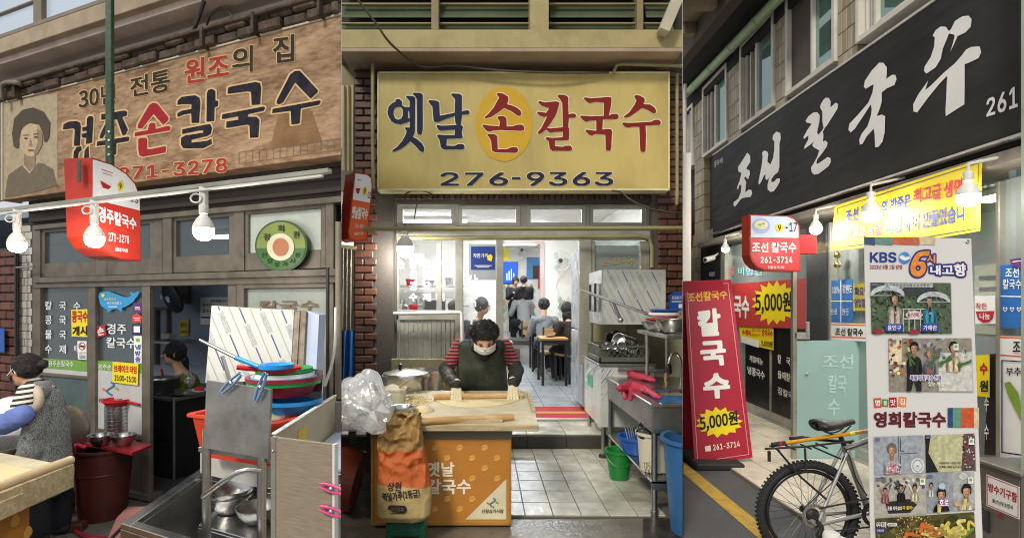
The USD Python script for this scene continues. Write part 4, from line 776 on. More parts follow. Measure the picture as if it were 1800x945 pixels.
T.part('hair', hairball(hc + A(-.003, .0, .052), r * 1.05, (1.06, 1.1, .86), .016, 26, 4, 5), HAIR, smooth=True); T.part('curls', curls(hc + A(-.003, .0, .052), r * 1.06, (1.09, 1.12, .9), 620, 3, .0032, .019, lambda d: np.dot(d, fw) < .7 or d[2] > .1), HAIR, smooth=True)
up = unit(A(0, 0, 1) - fw * fw[2]); rt = np.cross(fw, up)
mask_m = M('mask_white', '#d9d8d4', .8, var=.03)
def mask(c, r, fw, up, rt, mat):
    g_ = lambda s, t: c + fw * r * (1.0 - .55 * (abs(s - .5) * 2) ** 2 + .12 * math.sin(t * 3.14)) + rt * r * (s - .5) * 1.62 + up * r * (.02 - .78 * t + .06 * math.cos((s - .5) * 3)) + fw * r * .025 * math.sin(t * 22); m = grid(g_, 16, 30); return m
T.part('mask', mask(hc + fw * .004, r * 1.06, fw, up, rt, mask_m), mask_m, smooth=True)
face(T, hc, r * .9, fw)
gl = M('glove_cream', '#cfc4a2', .6, var=.06)
for k, w_ in ((-1, wrL), (1, wrR)): T.part('glove', flesh(hand_bones(w_ + A(0, -.005, -.012), A(-.05 * k, -.82, -.57), A(0, .45, -1), 1.15, .75, .25) + chain((w_ + A(0, .03, .03), .04), (w_, .036)), .005, 5), gl, smooth=True)
T.part('trousers', flesh([(p, a + .02, q, b + .02) for p, a, q, b in legs], .035, 4), kp, smooth=True)
for k in (-1, 1): T.part('boot', flesh(chain((A(hip[0] + k * .1, hip[1] + .06, .055), .05), (A(hip[0] + k * .1, hip[1] - .12, .045), .042)), .02, 4), rubber, smooth=True)
# --- wash-up corner at the right
def cut(m, e=.003):
    """Trim a mesh where it meets the right-hand partition wall."""
    v, f = m if isinstance(m, tuple) else cat(*m); t = trimesh.intersections.slice_mesh_plane(trimesh.Trimesh(v, f, process=False), plane_normal=unit(A(-1, RR, 0)), plane_origin=A(RR * 4 - e, 4, 0), cap=False); return np.asarray(t.vertices), np.asarray(t.faces)
def cutl(m, e=.003):
    v, f = m if isinstance(m, tuple) else cat(*m); t = trimesh.intersections.slice_mesh_plane(trimesh.Trimesh(v, f, process=False), plane_normal=unit(A(-1, LR, 0)), plane_origin=A(LR * 4 - e, 4, 0), cap=False); return np.asarray(t.vertices), np.asarray(t.faces)
T = Thing('dishwasher_hood', 'raised steel dishwasher hood still in printed protective film', 'dishwasher'); PH = PY(5.0)
T.part('hood', cut(prism([(PH.px(1059, 500)[0], 5.0), (PH.px(1170, 500)[0], 5.0), (PH.px(1170, 500)[0], 5.55), (PH.px(1059, 500)[0], 5.62)], PH.px(0, 570)[2], PH.px(0, 474)[2])), film)
a, b = film_marks(PH, [(1060, 475), (1162, 478), (1162, 568), (1060, 569)], .004, 4, slope=.52); T.part('film_print', a, film_blue); T.part('film_print', b, film_gray)
PSd = Plane((PH.px(1059, 500)[0], 5.0, 0), (0, -1, 0)); T.part('side_panel', obox((PH.px(1059, 500)[0] - .006, 5.0, PH.px(0, 569)[2]), (.005, 0, 0), (0, .6, 0), (0, 0, .5)), steel)
T.part('side_handle', tube([A(PH.px(1059, 500)[0] - .03, y, z) for y, z in ((5.18, 1.36), (5.18, 1.62), (5.42, 1.62), (5.42, 1.36))], .012, 8, closed=True), black_pl)
p, q = at(1022, 510, 4.75), at(1146, 554, 4.62); T.part('lift_bar', tube([p, q], .013, 10), steel, smooth=50); T.part('lever', tube([at(1077, 528, 4.7), at(1084, 545, 4.7), at(1091, 562, 4.7)], .014, 8), steel); T.part('lever_end', ball(at(1091, 562, 4.7), .024), steel_d, smooth=True)
T = Thing('dish_cabinet', 'film covered steel cabinet with a green label left of the sink', 'cabinet'); xa = (1055 - CX) / F * 4.95; z0, z1 = .30, .86
T.part('body', bx(xa, xa + .5, 4.95, 5.72, z0, z1, .006), film); T.part('top', bx(xa - .012, xa + .51, 4.93, 5.74, z1, z1 + .02), steel)
Pl_ = Plane((xa, 4.95, 0), (0, -1, 0)); Pc = PY(4.95); a, b = film_marks(Pl_, [(1029, 634), (1054, 648), (1054, 764), (1029, 716)], .003, 3, False, -.8); T.part('film_print', a, film_blue); T.part('film_print', b, film_gray)
a, b = film_marks(Pc, [(1057, 648), (1085, 648), (1085, 764), (1057, 764)], .003, 2, False, -.7); T.part('film_print', a, film_blue); T.part('film_print', b, film_gray)
T.part('label', Pl_.poly([(1033, 656), (1041, 660), (1041, 681), (1033, 675)], .005), M('label_green', '#3f9f86', .4))
for x, y in ((xa + .04, 5.0), (xa + .46, 5.0), (xa + .04, 5.66)): T.part('leg', lathe([(.022, 0), (.022, .3)], (x, y, 0), n=14), steel); T.part('foot', lathe([(.0001, .05), (.04, .04), (.045, 0)], (x, y, 0.001), n=14), rubber)
T = Thing('dish_rack', 'grey plastic dish rack with lattice sides on the cabinet', 'rack'); gr = M('rack_grey', '#55564c', .5); x0, x1, y0, y1, z = xa + .0, xa + .47, 5.0, 5.55, .885; rk = [bx(x0, x1, y0, y0 + .02, z, z + .05), bx(x0, x1, y0, y0 + .015, z + .14, z + .16), bx(x0, x0 + .02, y0, y1, z, z + .05), bx(x0, x0 + .015, y0, y1, z + .14, z + .16), bx(x0, x1, y1 - .02, y1, z, z + .16), bx(x0, x1, y0, y1, z, z + .012), bx(x1 - .02, x1, y0, y1, z, z + .16), bx(x0, x0 + .02, y0, y0 + .02, z, z + .16)]
for i in range(9):
    a = x0 + .02 + i * .05; rk += [bar((a, y0 + .007, z + .05), (a + .05, y0 + .007, z + .14), .006), bar((a + .05, y0 + .008, z + .05), (a, y0 + .008, z + .14), .006)]
    b = y0 + .02 + i * .056; rk += [bar((x0 + .007, b, z + .05), (x0 + .007, b + .056, z + .14), .006), bar((x0 + .008, b + .056, z + .05), (x0 + .008, b, z + .14), .006)]
T.part('crate', cat(*rk), gr)
for k in range(6): c = A(x0 + .26 + k * .032, 5.2 + .02 * k, z + .17 - .012 * k); obj('steel_bowl', f'steel bowl {["nearest the left", "second from the left", "third from the left", "fourth from the left", "fifth from the left", "rightmost"][k]} of the tilted row in the dish rack', 'bowl', lathe([(.0001, 0), (.05, .002), (.085, .05), (.088, .05), (.05, -.003), (.0001, -.004)], c, unit(A(-.8, -.45, .25)), 26), steel, smooth=50)
for k in range(3):
    c = A(x0 + .07 + k * .07, 5.06, z + .13); obj('cup', f'steel cup {["leftmost", "in the middle", "rightmost"][k]} of the three lying in the dish rack', 'cup', lathe([(.0001, 0), (.034, 0), (.038, .07), (.035, .07), (.03, .005)], c, unit(A(0, -1, .5)), 20), steel, smooth=50)
obj('backsplash', 'cream wall panel behind the sink', 'panel', cut(prism([((1100 - CX) / F * 5.62, 5.62), ((1210 - CX) / F * 5.62, 5.62), ((1210 - CX) / F * 5.64, 5.64), ((1100 - CX) / F * 5.62, 5.64)], .3, 1.36)), M('splash_cream', '#a39a80', .5, dirt='#6a5f48'))
T = Thing('black_bag', 'black plastic bag slumped behind the dish rack', 'bag'); T.part('bag', crumple(at(1085, 600, 5.58), .17, .06, .13, 4, .5), M('bag_black', (.015, .015, .017), .3))
T = Thing('sink', 'long stainless steel wash-up sink on tube legs', 'sink'); x0 = (1148 - CX) / F * 3.62; zs = .77
rim = lambda ya, yb, z0, z1, xa, xb: cut(bx(xa, xb, ya, yb, z0, z1, .004))
T.part('rim', cat(rim(3.6, 4.95, zs - .025, zs, x0 - .02, x0 + .05), rim(3.6, 3.66, zs - .025, zs, x0 + .05, 2.2), rim(4.25, 4.95, zs - .03, zs - .006, x0 + .05, 2.2)), steel)
T.part('apron', cat(rim(3.62, 4.93, zs - .2, zs - .025, x0 - .004, x0 + .01), rim(3.61, 3.62, zs - .2, zs - .025, x0, 2.2)), steel_d); T.part('basin', rim(3.68, 4.24, zs - .2, zs - .19, x0 + .02, 2.2), steel_d); T.part('basin_water', rim(3.68, 4.24, zs - .06, zs - .055, x0 + .06, 2.2), M('basin_blue', '#2b6aa6', .2))
for x, y in ((x0, 3.62), (x0, 4.88)): T.part('leg', lathe([(.02, .04), (.02, zs - .03)], (x + .015, y + .02, 0), n=14), steel); T.part('foot', lathe([(.0001, .05), (.026, .045), (.026, .004), (.0001, .004)], (x + .015, y + .02, 0), n=14), steel_d)
T.part('shelf', cat(rim(3.62, 4.9, .23, .25, x0 - .01, 2.2), rim(3.62, 3.635, .19, .25, x0 - .01, 2.2)), steel_d)
T = Thing('faucet', 'gooseneck tap with a spray head at the back of the sink', 'tap'); T.part('neck', tube(spline([at(1197, 690, 4.6), at(1197, 640, 4.6), at(1190, 622, 4.6), at(1180, 625, 4.6), at(1175, 640, 4.6)]), .013, 10), steel, smooth=60); T.part('spray_head', lathe([(.014, .03), (.025, 0), (.028, -.06), (.0001, -.065)], at(1175, 644, 4.6), n=14), black_pl); T.part('hose', tube(spline([at(1170, 655, 4.5), at(1170, 672, 4.5), at(1178, 690, 4.5)]), .008, 6), M('hose_tan', '#a5783a', .5))
obj('pipe', 'horizontal steel pipe at the back of the sink', 'pipe', tube([at(1086, 648, 4.92), at(1170, 652, 4.92)], .02, 10), steel, smooth=50)
T = Thing('shelf_rack', 'steel shelf above the sink carrying bowls and strainers', 'shelf'); zsh = at(0, 583, 4.4)[2]
T.part('shelf', rim(4.0, 4.75, zsh - .03, zsh, at(1135, 0, 4.6)[0] - .03, 2.2), steel); T.part('post', lathe([(.016, zs), (.016, zsh)], (at(1137, 0, 4.7)[0], 4.7, 0), n=12), steel); T.part('post', lathe([(.014, zs), (.014, zsh)], (at(1172, 0, 4.75)[0], 4.75, 0), n=12), steel)
def bowl_stack(lab, px, py, Y, r, h, m): c = at(px, py, Y); obj('basin', lab, 'basin', cut(bowl(A(c[0], Y, c[2]), r, h)), m, smooth=50)
c = at(1164, 583, 4.35); z = zsh
bowl_stack('wide shallow steel basin at the left of the shelf stack', 1160, 583, 4.5, .145, .085, steel); bowl_stack('deep steel bowl at the right of the shelf above the sink', 1182, 583, 4.2, .125, .1, steel)
c2 = A(at(1168, 0, 4.45)[0], 4.45, z + .088)
obj('strainer', 'red rimmed strainer in the stack above the sink', 'strainer', cut(lathe([(.0001, 0), (.11, .0), (.145, .008), (.15, .016), (.13, .02), (.0001, .016)], c2)), ink_r, smooth=40); obj('colander', 'white plastic colander in the stack above the sink', 'colander', cut(pail(c2 + A(0, 0, .022), .09, .115, .045)), white_pl, smooth=40)
T = Thing('strainer', 'blue strainer with a handle on top of the stack above the sink', 'strainer'); T.part('rim', cut(lathe([(.0001, 0), (.1, 0), (.118, .02), (.11, .026), (.0001, .02)], c2 + A(0, 0, .07))), ink_b, smooth=40); T.part('handle', cut(bar(c2 + A(.1, -.03, .09), c2 + A(.25, -.1, .1), .03, .012)), ink_b)
glv = M('glove_red', '#a3243c', .6, var=.12, scale=12)
def cloth(lab, pts, name='rubber_glove'): obj(name, lab, 'glove', rough_up(flesh([x for p in pts for x in chain(*p)], .012, 3), .008, 30, 4), glv, smooth=True)
z_ = lambda px, py, dz=.02: on_z(px, py, zs + dz)
cloth('red rubber glove lying at the back of the sink', [((z_(1108, 657), .03), (z_(1125, 662), .035), (z_(1145, 664), .022)), ((z_(1125, 662), .02), (z_(1150, 668), .015)), ((z_(1125, 660), .02), (z_(1140, 657), .014))])
cloth('pink rubber glove draped over the front edge of the sink', [((z_(1090, 682), .028), (z_(1110, 678, .025), .04), (z_(1135, 684), .03), (z_(1158, 698), .018)), ((z_(1098, 684, -.01), .03), (at(1100, 698, 4.12), .02)), ((z_(1130, 685), .02), (z_(1150, 692), .014)), ((z_(1112, 680), .03), (at(1108, 702, 4.05), .016))])
T = Thing('bucket', 'green plastic bucket with a handle beside the sink leg', 'bucket'); yq = F * H / 313; c = A((1088 - CX) / F * yq, yq, .012); gm = M('bucket_green', '#1c7a34', .35, var=.06); T.part('pail', pail(c, .075, .105, .235), gm, smooth=40); T.part('handle', tube([c + A(.108 * math.cos(a), -.09 * math.sin(a), .215 - .1 * math.sin(a)) for a in np.linspace(0, math.pi, 14)], .006, 6), gm)
c = A((1118 - CX) / F * 4.3, 4.3, .255); obj('basin', 'blue plastic basin of cutlery on the lower shelf of the sink', 'basin', cut(pail(c, .1, .135, .13)), M('basin_blue2', '#1f56a8', .35), smooth=40)
T = Thing('cutlery', 'spoons and chopsticks standing in the blue basin', 'cutlery', kind='stuff')
T.part('spoons', cat(*[cut(bar(c + A(-.05 + .014 * i, -.04, .03), c + A(-.08 + .02 * i, .03, .19 + .012 * (i % 3)), .008, .004)) for i in range(8)]), steel)
T = Thing('bucket', 'white printed bucket with a black bag over it on the lower shelf', 'bucket'); c = A((1150 - CX) / F * 3.86, 3.86, .255); bw = M('bucket_white', '#c8c2ac', .5); T.part('pail', cut(pail(c, .1, .118, .27)), bw, smooth=40); T.part('bag', cut(crumple(c + A(.01, 0, .27), .14, .13, .1, 6, .5)), M('bag_black', (.015, .015, .017), .3))
PBk = PY(3.735); T.part('lettering', cut(PBk.flat(union_all([textpx('SUN', (1162, 830, 1178, 840), 1, 'sans'), textpx('FLI', (1162, 843, 1178, 852), 1, 'sans'), textpx('TIFUL', (1131, 812, 1150, 822), 1, 'sans'), textpx('EAM', (1134, 824, 1150, 836), 1, 'sans'), textpx('ORI', (1136, 839, 1150, 849), 1, 'sans')]), .0)), ink_k)
T = Thing('bin', 'big blue plastic bin at the right end of the sink', 'bin'); yb_ = 3.42; c = A((1228 - CX) / F * yb_, yb_, .005); T.part('tub', cut(pail(c, .17, .215, .585, lip=.018)), M('bin_blue', '#2f6090', .4, var=.1), smooth=40)
T = Thing('shop_plate', 'small blue sign plate on the right brick pier', 'sign'); Pq = PY(5.66); T.part('plate', Pq.slab([(1177, 518), (1190, 512), (1203, 515), (1203, 548), (1177, 546)], -.02, 0), ink_b); T.part('lettering', Pq.flat(union_all([textpx('신정상가', (1181, 520, 1198, 526), 2), sbox(1181, 529, 1198, 530.5), sbox(1193, 534, 1199, 541)]), .003), ink_w)
for t in ALL:
    if t.path.endswith('shop_plate'): t.parts = [(p[0], cut(p[1]), *p[2:]) for p in t.parts]
# --- left edge of the bay: hanging sign box, awning, tarpaulin
T = Thing('hanging_sign', 'red and white box sign reading 9-12 hanging at the left of the yellow sign', 'sign'); yA = 4.5
PHs = Plane(at(617, 360, yA), unit(at(653, 360, yA + .16) - at(617, 360, yA)))
out = [(617, 303), (640, 309), (648, 316), (652, 330), (653, 428), (630, 426), (621, 420), (617, 408)]
T.part('box', PHs.slab(out, -.13, 0), M('box_red', '#b4351f', .4)); T.part('white_panel', PHs.poly([(619, 305), (640, 311), (647, 318), (650, 331), (650.5, 362), (619, 351)], .003), ink_w); T.part('orange_panel', PHs.poly([(619, 352), (650.5, 363), (651, 426), (632, 424), (623, 418), (619, 407)], .003), ink_o)
T.part('lettering', PHs.flat(union_all([textpx('옛날칼국수', [(620, 362), (649, 371), (649, 392), (620, 384)], 5), textpx('276-9363', [(628, 395), (645, 399), (645, 405), (628, 402)], 1, 'sans'), textpx('신정상가시장', [(628, 409), (645, 412), (645, 417), (628, 415)], 1)]), .006), ink_w)
T.part('badge', PHs.flat(ell(639, 339, 4, 8), .006), ink_y); T.part('lettering', PHs.flat(textpx('-12', [(643, 340), (650, 343), (650, 354), (643, 351)], 2, 'sans').union(textpx('9', [(637, 334), (641, 335), (641, 344), (637, 343)], 2, 'sans')), .008), ink_k); T.part('bowl_emblem', PHs.flat(Polygon([(622, 331), (631, 333), (629, 342), (625, 341)]).union(line([(623, 316), (631, 319)], 1)), .006), ink_r)
obj('awning', 'pale cloth awning edge at the far left of the brick pier', 'awning', grid(lambda s, t: at(598 + 23 * s, 150 + 150 * t, 5.75 + .03 * math.sin(s * 18)), 24, 6), M('awning_cream', '#b9ae88', .8, var=.1), smooth=True)
obj('tarpaulin', 'grey plastic sheet curtain hanging left of the brick pier', 'tarpaulin', grid(lambda s, t: at(598 + 24 * s, 435 + 145 * t, 5.72 + .03 * math.sin(s * 22 + t)), 24, 6), M('sheet_grey', '#8f897d', .3, var=.15), smooth=True)
obj('tarpaulin', 'blue tarpaulin covering goods left of the brick pier', 'tarpaulin', grid(lambda s, t: at(598 + 24 * s, 580 + 110 * t, 5.7 + .04 * math.sin(s * 14 + 2 * t)), 20, 6), M('tarp_blue', '#2a5c9e', .5), smooth=True)
obj('pole', 'horizontal pole holding the plastic sheet curtain', 'pole', tube([at(598, 433, 5.7), at(626, 436, 5.7)], .02, 8), pipe_m)
# partition walls between the three stalls
NP = [t for t in ALL if t.path == '/World/ground']
pw = M('partition_board', '#6b685e', .8)
def part_wall(k, y0, y1, lab): e = .001; return obj('partition', lab, 'partition wall', prism([(k * y0 - e, y0), (k * y0 + e, y0), (k * y1 + e, y1), (k * y1 - e, y1)], -.32, 2.5), pw)
part_wall(LR, 3.7, 8.6, 'thin partition board between the left and the middle noodle stall'); part_wall(RR, 3.3, 9.6, 'thin partition board between the middle and the right noodle stall')
N1 = len(ALL)
# ======================= LEFT BAY =======================
ZL, ZS = -.30, -.25
PL = Plane((-2.94, 4.67, 0), (.917, -.3995, 0)); UL = PL.u; NL = PL.n      # front of the left shop: its right end is the nearer one
def yl(x, y57): return 535 + (y57 - 535) * (x + 1330) / 1387.
def lr(x0, ya, x1, yb, w0=0., w1=.03, ch=.003): return PL.rect(x0, yl(x0, ya), x1, yl(x0, yb), w0, w1, ch)     # ya, yb are measured at the left jamb
def lbox(o, a, b, z0, z1, ch=.004):
    """Box from ground point o, a metres along the shop front and b metres away from the street."""
    return obox((o[0], o[1], z0), UL * a, -NL * b, (0, 0, z1 - z0), ch)
floorL = M('street_concrete', '#6f6a62', .55, var=.2, scale=3, bump=.3, bscale=25, dirt='#3a352f', dirt_amt=.6, dscale=2)
struct('street_floor', prism([(LR * 1.0 - .003, 1.0), (LR * 4.2 - .003, 4.2), tuple(PL.p(-2.9, 0)[:2] - NL[:2] * .02), (-6, 5.6), (-6, 1.0)], -.33, ZL), floorL)
bronze = M('bronze_frame', '#6c6459', .45, .25, var=.2, scale=4, dirt='#2d241d', dirt_amt=.55, dscale=6); bronze_d = M('bronze_dark', '#3d322a', .5, .1, var=.25, dirt='#1c1510'); wood_dark = M('dark_brown_wood', '#2a211b', .7, var=.35, scale=5, bump=.3, stretch=(1, 1, 6))  # the wood is dark brown with uneven tone
TB = [M(f'red_brick_{i}', c, .55, var=.2, bump=.3, dirt='#2a1a15') for i, c in enumerate(['#5f3428', '#522b22', '#683a2d'])]
T = Thing('brick_pier', 'red brick pier at the far left of the weathered noodle sign', 'pier'); T.part('core', PL.rect(-40, 440, 27, 850, -.1, .06, 0), mortar); bricks(T, PL, -38, 26, 445, 725, .09, .2, .088, TB, seed=4)
T = Thing('tiled_pier', 'narrow strip of small white wall tiles between brick pier and door', 'pier'); wt = [M(f'white_tile_{i}', c, .3, dirt='#8a8578', dirt_amt=.3) for i, c in enumerate(['#b9b7ae', '#adaba2'])]
T.part('core', PL.rect(27, 395, 58, 850, -.1, .02, 0), mortar); bricks(T, PL, 31, 56, 398, 700, .026, .075, .075, wt, seed=5, gap=.005, ch=.002, name='tile', depth=.006)
obj('pole', 'slim dark pole between the red brick pier and the white tiles', 'pole', tube([PL.px(28, 440, .12), PL.px(28, 720, .12)], .012, 8), black_pl); obj('pole', 'thin horizontal rod from the pole to the door frame', 'pole', tube([PL.px(28, 470, .12), PL.px(60, 468, .1)], .01, 6), steel_d)
# shop front
T = Thing('glazed_storefront', 'dark bronze aluminium shop front with transom windows under the weathered sign', 'shop front')
for a in ((57, 488, 605, 497, -.05, .07), (57, 497, 605, 506, -.05, .045), (57, 398, 70, 834, -.01, .03), (153, 506, 167, 834, -.005, .03), (249, 506, 263, 836, -.0, .035), (400, 506, 414, 834, -.0, .025), (415, 506, 428, 834, -.0, .035), (572, 398, 586, 834, -.005, .03), (57, 396, 605, 404, -.05, .05), (176, 404, 187, 488, -.005, .02), (271, 404, 284, 488, -.005, .02), (285, 404, 301, 488, -.0, .035), (410, 404, 428, 488, -.0, .03), (57, 826, 262, 836, -.06, .06), (400, 826, 605, 836, -.06, .06), (428, 506, 573, 513)): T.part('frame', lr(*a), bronze)
for i, (a, b) in enumerate(((70, 176), (187, 271), (301, 410), (428, 572))):
    s = T.part('transom_window', cat(lr(a, 404, a + 8, 488, -.03, .015), lr(b - 8, 404, b, 488, -.03, .015), lr(a + 8, 404, b - 8, 411, -.03, .015), lr(a + 8, 464, b - 8, 488, -.03, .012)), bronze)
    T.part('pane', lr(a + 8, 411, b - 8, 464, -.015, -.008, 0), pane_dark if i < 3 else M('frosted_pane', '#a9b0a8', .3, var=.1, scale=6), s)
for a, b in ((67, 153), (167, 249)): T.part('pane', lr(a, 506, b, 628, -.012, -.006, 0), pane_dark)
T.part('pane', lr(428, 513, 573, 640, -.012, -.006, 0), M('frosted_glass', '#8d948c', .3, var=.12, scale=5)); T.part('panel', lr(428, 640, 573, 826, -.02, .0), M('panel_teal', '#4d5f60', .5, dirt='#2e3838'))
band = M('band_green', '#6d9a3e', .45); wp = M('panel_white', '#b9babb', .45, var=.05, dirt='#8a857c', dirt_amt=.25)
T.part('green_band', lr(67, 628, 153, 645, -.02, .006), band); T.part('white_panel', lr(67, 645, 153, 655, -.02, .005), wp); T.part('lower_panel', lr(67, 655, 153, 826, -.02, .012), M('panel_teal', '#4d5f60', .5)); T.part('rail', lr(60, 653, 153, 658, -.02, .03), bronze)
T.part('green_band', lr(167, 626, 249, 641, -.02, .006), band); T.part('white_panel', lr(167, 641, 249, 740, -.02, .005), wp); T.part('lower_panel', lr(167, 740, 249, 826, -.02, .01), M('panel_brown', '#4a3a33', .5)); T.part('frame', lr(156, 736, 249, 744, -.02, .02), bronze)
T.part('lintel', lr(50, 330, 605, 396, -.15, .03), wood_dark)
for i, y in enumerate((338, 352, 368, 384)): T.part('lintel_batten', lr(50, y, 605, y + 6, .03, .05 + .02 * (i % 2)), wood_dark)
T.part('floor_track', obox(PL.p(PL.uv(57, 800)[0], ZL, .25), UL * 3.4, -NL * .4, (0, 0, ZS - ZL)), M('sill_stone', '#5b564e', .5, dirt='#2f2a25'))
for i, row in enumerate(('칼국수', '콩국수', '물국수', '수제비')):
    for j, ch in enumerate(row):
        if i in (1, 2, 3) and j == 2 : continue
        x, y = 79 + j * 25, 529 + i * 25.5 + j * .6; T.part('window_lettering', PL.flat(textpx(ch, (x, y, x + 12, y + 15), 1.5), .003), wl)
T.part('window_lettering', PL.flat(textpx('비', (130, 606, 136, 618), 1.5), .003), wl)
T.part('window_lettering', PL.flat(union_all([textpx('경주', [(188, 568), (222, 569), (222, 587), (188, 587)], 2), textpx('칼국수', [(187, 592), (238, 594), (238, 612), (187, 611)], 2)]), .003), wl)
T.part('band_lettering', PL.flat(textpx('경주손칼국수', [(85, 633), (129, 634.5), (129, 645), (85, 643)], 1), .01), ink_w); T.part('band_lettering', PL.flat(textpx('경주손', [(172, 639), (196, 640), (196, 650), (172, 648)], 1), .01), ink_w)
market_logo(T, PL, 194, 683, 22, .009); T.part('panel_lettering', PL.flat(textpx('신정상가시장', [(173, 699), (215, 700), (215, 708), (173, 706)], 2), .009), ink_k)
T.part('window_lettering', PL.flat(textpx('칼국수', [(455, 528), (560, 527), (560, 546), (455, 545)], 3), .003), M('letter_bronze', '#6d5640', .5))
def sticker(name, lab, cat_, pl, shape, w, base, *layers):
    T = Thing(name, lab, cat_); T.part('sheet', pl.slab(shape if isinstance(shape, list) else shape, w, w + .002), base)
    for k, (nm, g, m) in enumerate(layers): T.part(nm, pl.flat(g, w + .004 + .001 * k), m)
    return T
sticker('paper_notice', 'yellow notice with red and black lettering on the left window', 'notice', PL, [(125, 544), (155, 543), (155, 592), (126, 591)], .012, ink_y, ('lettering', textpx('콩국수', [(126, 546), (154, 546), (154, 566), (126, 567)], 5), ink_r), ('lettering', textpx('개시', [(127, 573), (153, 572), (153, 589), (127, 590)], 5), ink_k))
sticker('notice', 'white no smoking notice below the yellow notice', 'notice', PL, [(136, 599), (152, 599), (152, 632), (137, 631)], .012, ink_w, ('prohibition_ring', ell(144, 608, 6, 7).difference(ell(144, 608, 4.6, 5.5)).union(line([(140, 603), (148, 613)], 1.4)), ink_r), ('cigarette', sbox(140, 607, 148, 609.5), ink_k), ('lettering', textpx('금연구역', (139, 618, 150, 622), 1), ink_r), ('lettering', union_all([sbox(139, 624 + 2 * i, 150, 624.8 + 2 * i) for i in range(3)]), ink_k))
whale = spline([(173, 520), (176, 514), (190, 512), (205, 517), (220, 522), (230, 520), (229, 513), (236, 515), (243, 511), (243, 518), (238, 524), (234, 530), (222, 538), (215, 541), (213, 548), (207, 543), (196, 544), (190, 549), (187, 543), (177, 536), (173, 520)], 4)
sticker('sticker', 'blue whale shaped sticker at the top of the glass door', 'sticker', PL, Polygon(whale).buffer(0), .012, M('sticker_blue', '#2e8fc6', .45), ('lettering', textpx('경제살리기', (183, 523, 203, 528), 1), ink_y), ('lettering', textpx('선도모범업소', (188, 530, 214, 535), 1), ink_w), ('lettering', sbox(190, 538, 206, 539.5), ink_w), ('sun_mark', ell(181, 519, 3), ink_y))
sticker('sticker', 'small purple sticker on the right edge of the glass door', 'sticker', PL, [(234, 532), (249, 531), (249, 549), (233, 550)], .012, M('sticker_purple', '#5c2a6e', .5), ('lettering', union_all([sbox(237, 539, 246, 541), sbox(237, 543, 247, 544)]), ink_w))
sticker('sticker', 'orange house shaped sticker under the purple one', 'sticker', PL, [(232, 556), (240, 550), (249, 556), (248, 566), (233, 566)], .012, M('sticker_orange', '#d2452c', .5), ('lettering', union_all([sbox(235, 558, 246, 559.5), sbox(237, 561, 245, 562.5)]), ink_w))
sticker('sticker', 'square white and navy sticker under the orange one', 'sticker', PL, [(232, 570), (248, 570), (248, 588), (232, 588)], .012, M('sticker_navy', '#2a2a5c', .5), ('panel', sbox(235, 573, 246, 584), ink_w))
sticker('notice', 'white strip with blue vertical lettering on the door edge', 'notice', PL, [(235, 590), (249, 590), (249, 638), (236, 638)], .012, ink_w, ('lettering', union_all([textpx(c, (237.5, 605 + 11 * i, 247, 614 + 11 * i), 4) for i, c in enumerate('냉방중')]), M('ink_blue_deep', '#1b2f86', .5)), ('emblem', ell(242, 597, 3.5), ink_g))
sticker('notice', 'tilted red square sign reading 손 on the glass door', 'notice', PL, [(168, 574), (184, 570), (187, 589), (170, 593)], .012, M('seal_red', '#a82330', .5), ('lettering', textpx('손', [(170, 576), (182, 573), (184, 587), (172, 590)], 3), ink_w))
sticker('paper_notice', 'yellow break time notice 15:00~15:30 on the white door panel', 'notice', PL, [(198, 635), (243, 639), (242, 677), (197, 671)], .02, ink_y, ('lettering', textpx('브레이크 타임', [(200, 640), (240, 643), (240, 657), (200, 654)], 5), ink_r), ('lettering', textpx('15:00~15:30', [(201, 658), (239, 662), (239, 672), (201, 668)], 2, 'sans'), ink_k))
obj('shop_plate', 'small blue plate on the brick pier at the far left edge', 'sign', PL.rect(-14, 576, 7, 618, .12, .13), ink_b)
# the room behind the left shop front
rwl = M('room_bluewhite', '#7f8d9c', .7, var=.06)
o = PL.p(PL.uv(50, 600)[0] - 3.0, 0); WL = 6.6
struct('left_room', cutl(cat(lbox(o - NL * 2.6, WL, .1, ZS, 2.6, 0), lbox(o - NL * .06, .1, 2.7, ZS, 2.6, 0), lbox(o + UL * WL - NL * .06, .05, 2.7, ZS, 2.6, 0), lbox(o - NL * .06, WL, 2.7, 2.3, 2.4, 0))), rwl); struct('left_room_floor', cutl(lbox(o - NL * .03, WL, 2.6, ZS - .1, ZS, 0)), M('dark_floor', '#4b4b4c', .4))
PR = Plane(o - NL * 2.58, UL)
T = Thing('upper_fascia', 'soot dark boarding behind the weathered noodle sign', 'fascia'); T.part('board', lr(-60, 120, 605, 335, -.2, -.0, 0), wood_dark)
T = Thing('ceiling_lamp', 'dim ceiling lamp inside the left noodle shop', 'lamp'); c = o + UL * 3.6 - NL * 1.5; T.part('tray', lbox(c, .9, .2, 2.24, 2.29), white_pl); T.part('diffuser', lbox(c + UL * .03 - NL * .02, .84, .16, 2.215, 2.24), emit('added_lamp', (.85, .93, 1.0), 4.))  # lamp added to brighten the room behind the open door
T = Thing('wall_fan', 'dark wall fan seen through the open left door', 'fan'); c = PR.px(301, 524, .35); n = unit(NL * .8 + A(-.3, -.2, -.4)); R = .23; dkf = M('fan_dark', '#1f2a2e', .4)
T.part('guard', lathe([(.0001, .05), (R * .3, .045), (R * .85, .02), (R, 0), (R, -.04), (R * .6, -.09), (.0001, -.1)], c, n, 26), dkf, smooth=40); T.part('hub', lathe([(.0001, .06), (.05, .055), (.05, .03)], c, n, 14), white_pl); T.part('bracket', bar(c - n * .1, PR.px(285, 522, .0), .06), white_pl)
obj('picture', 'dark framed photograph on the wall behind the fan', 'picture', PR.rect(306, 503, 332, 534, 0, .03), bronze_d)
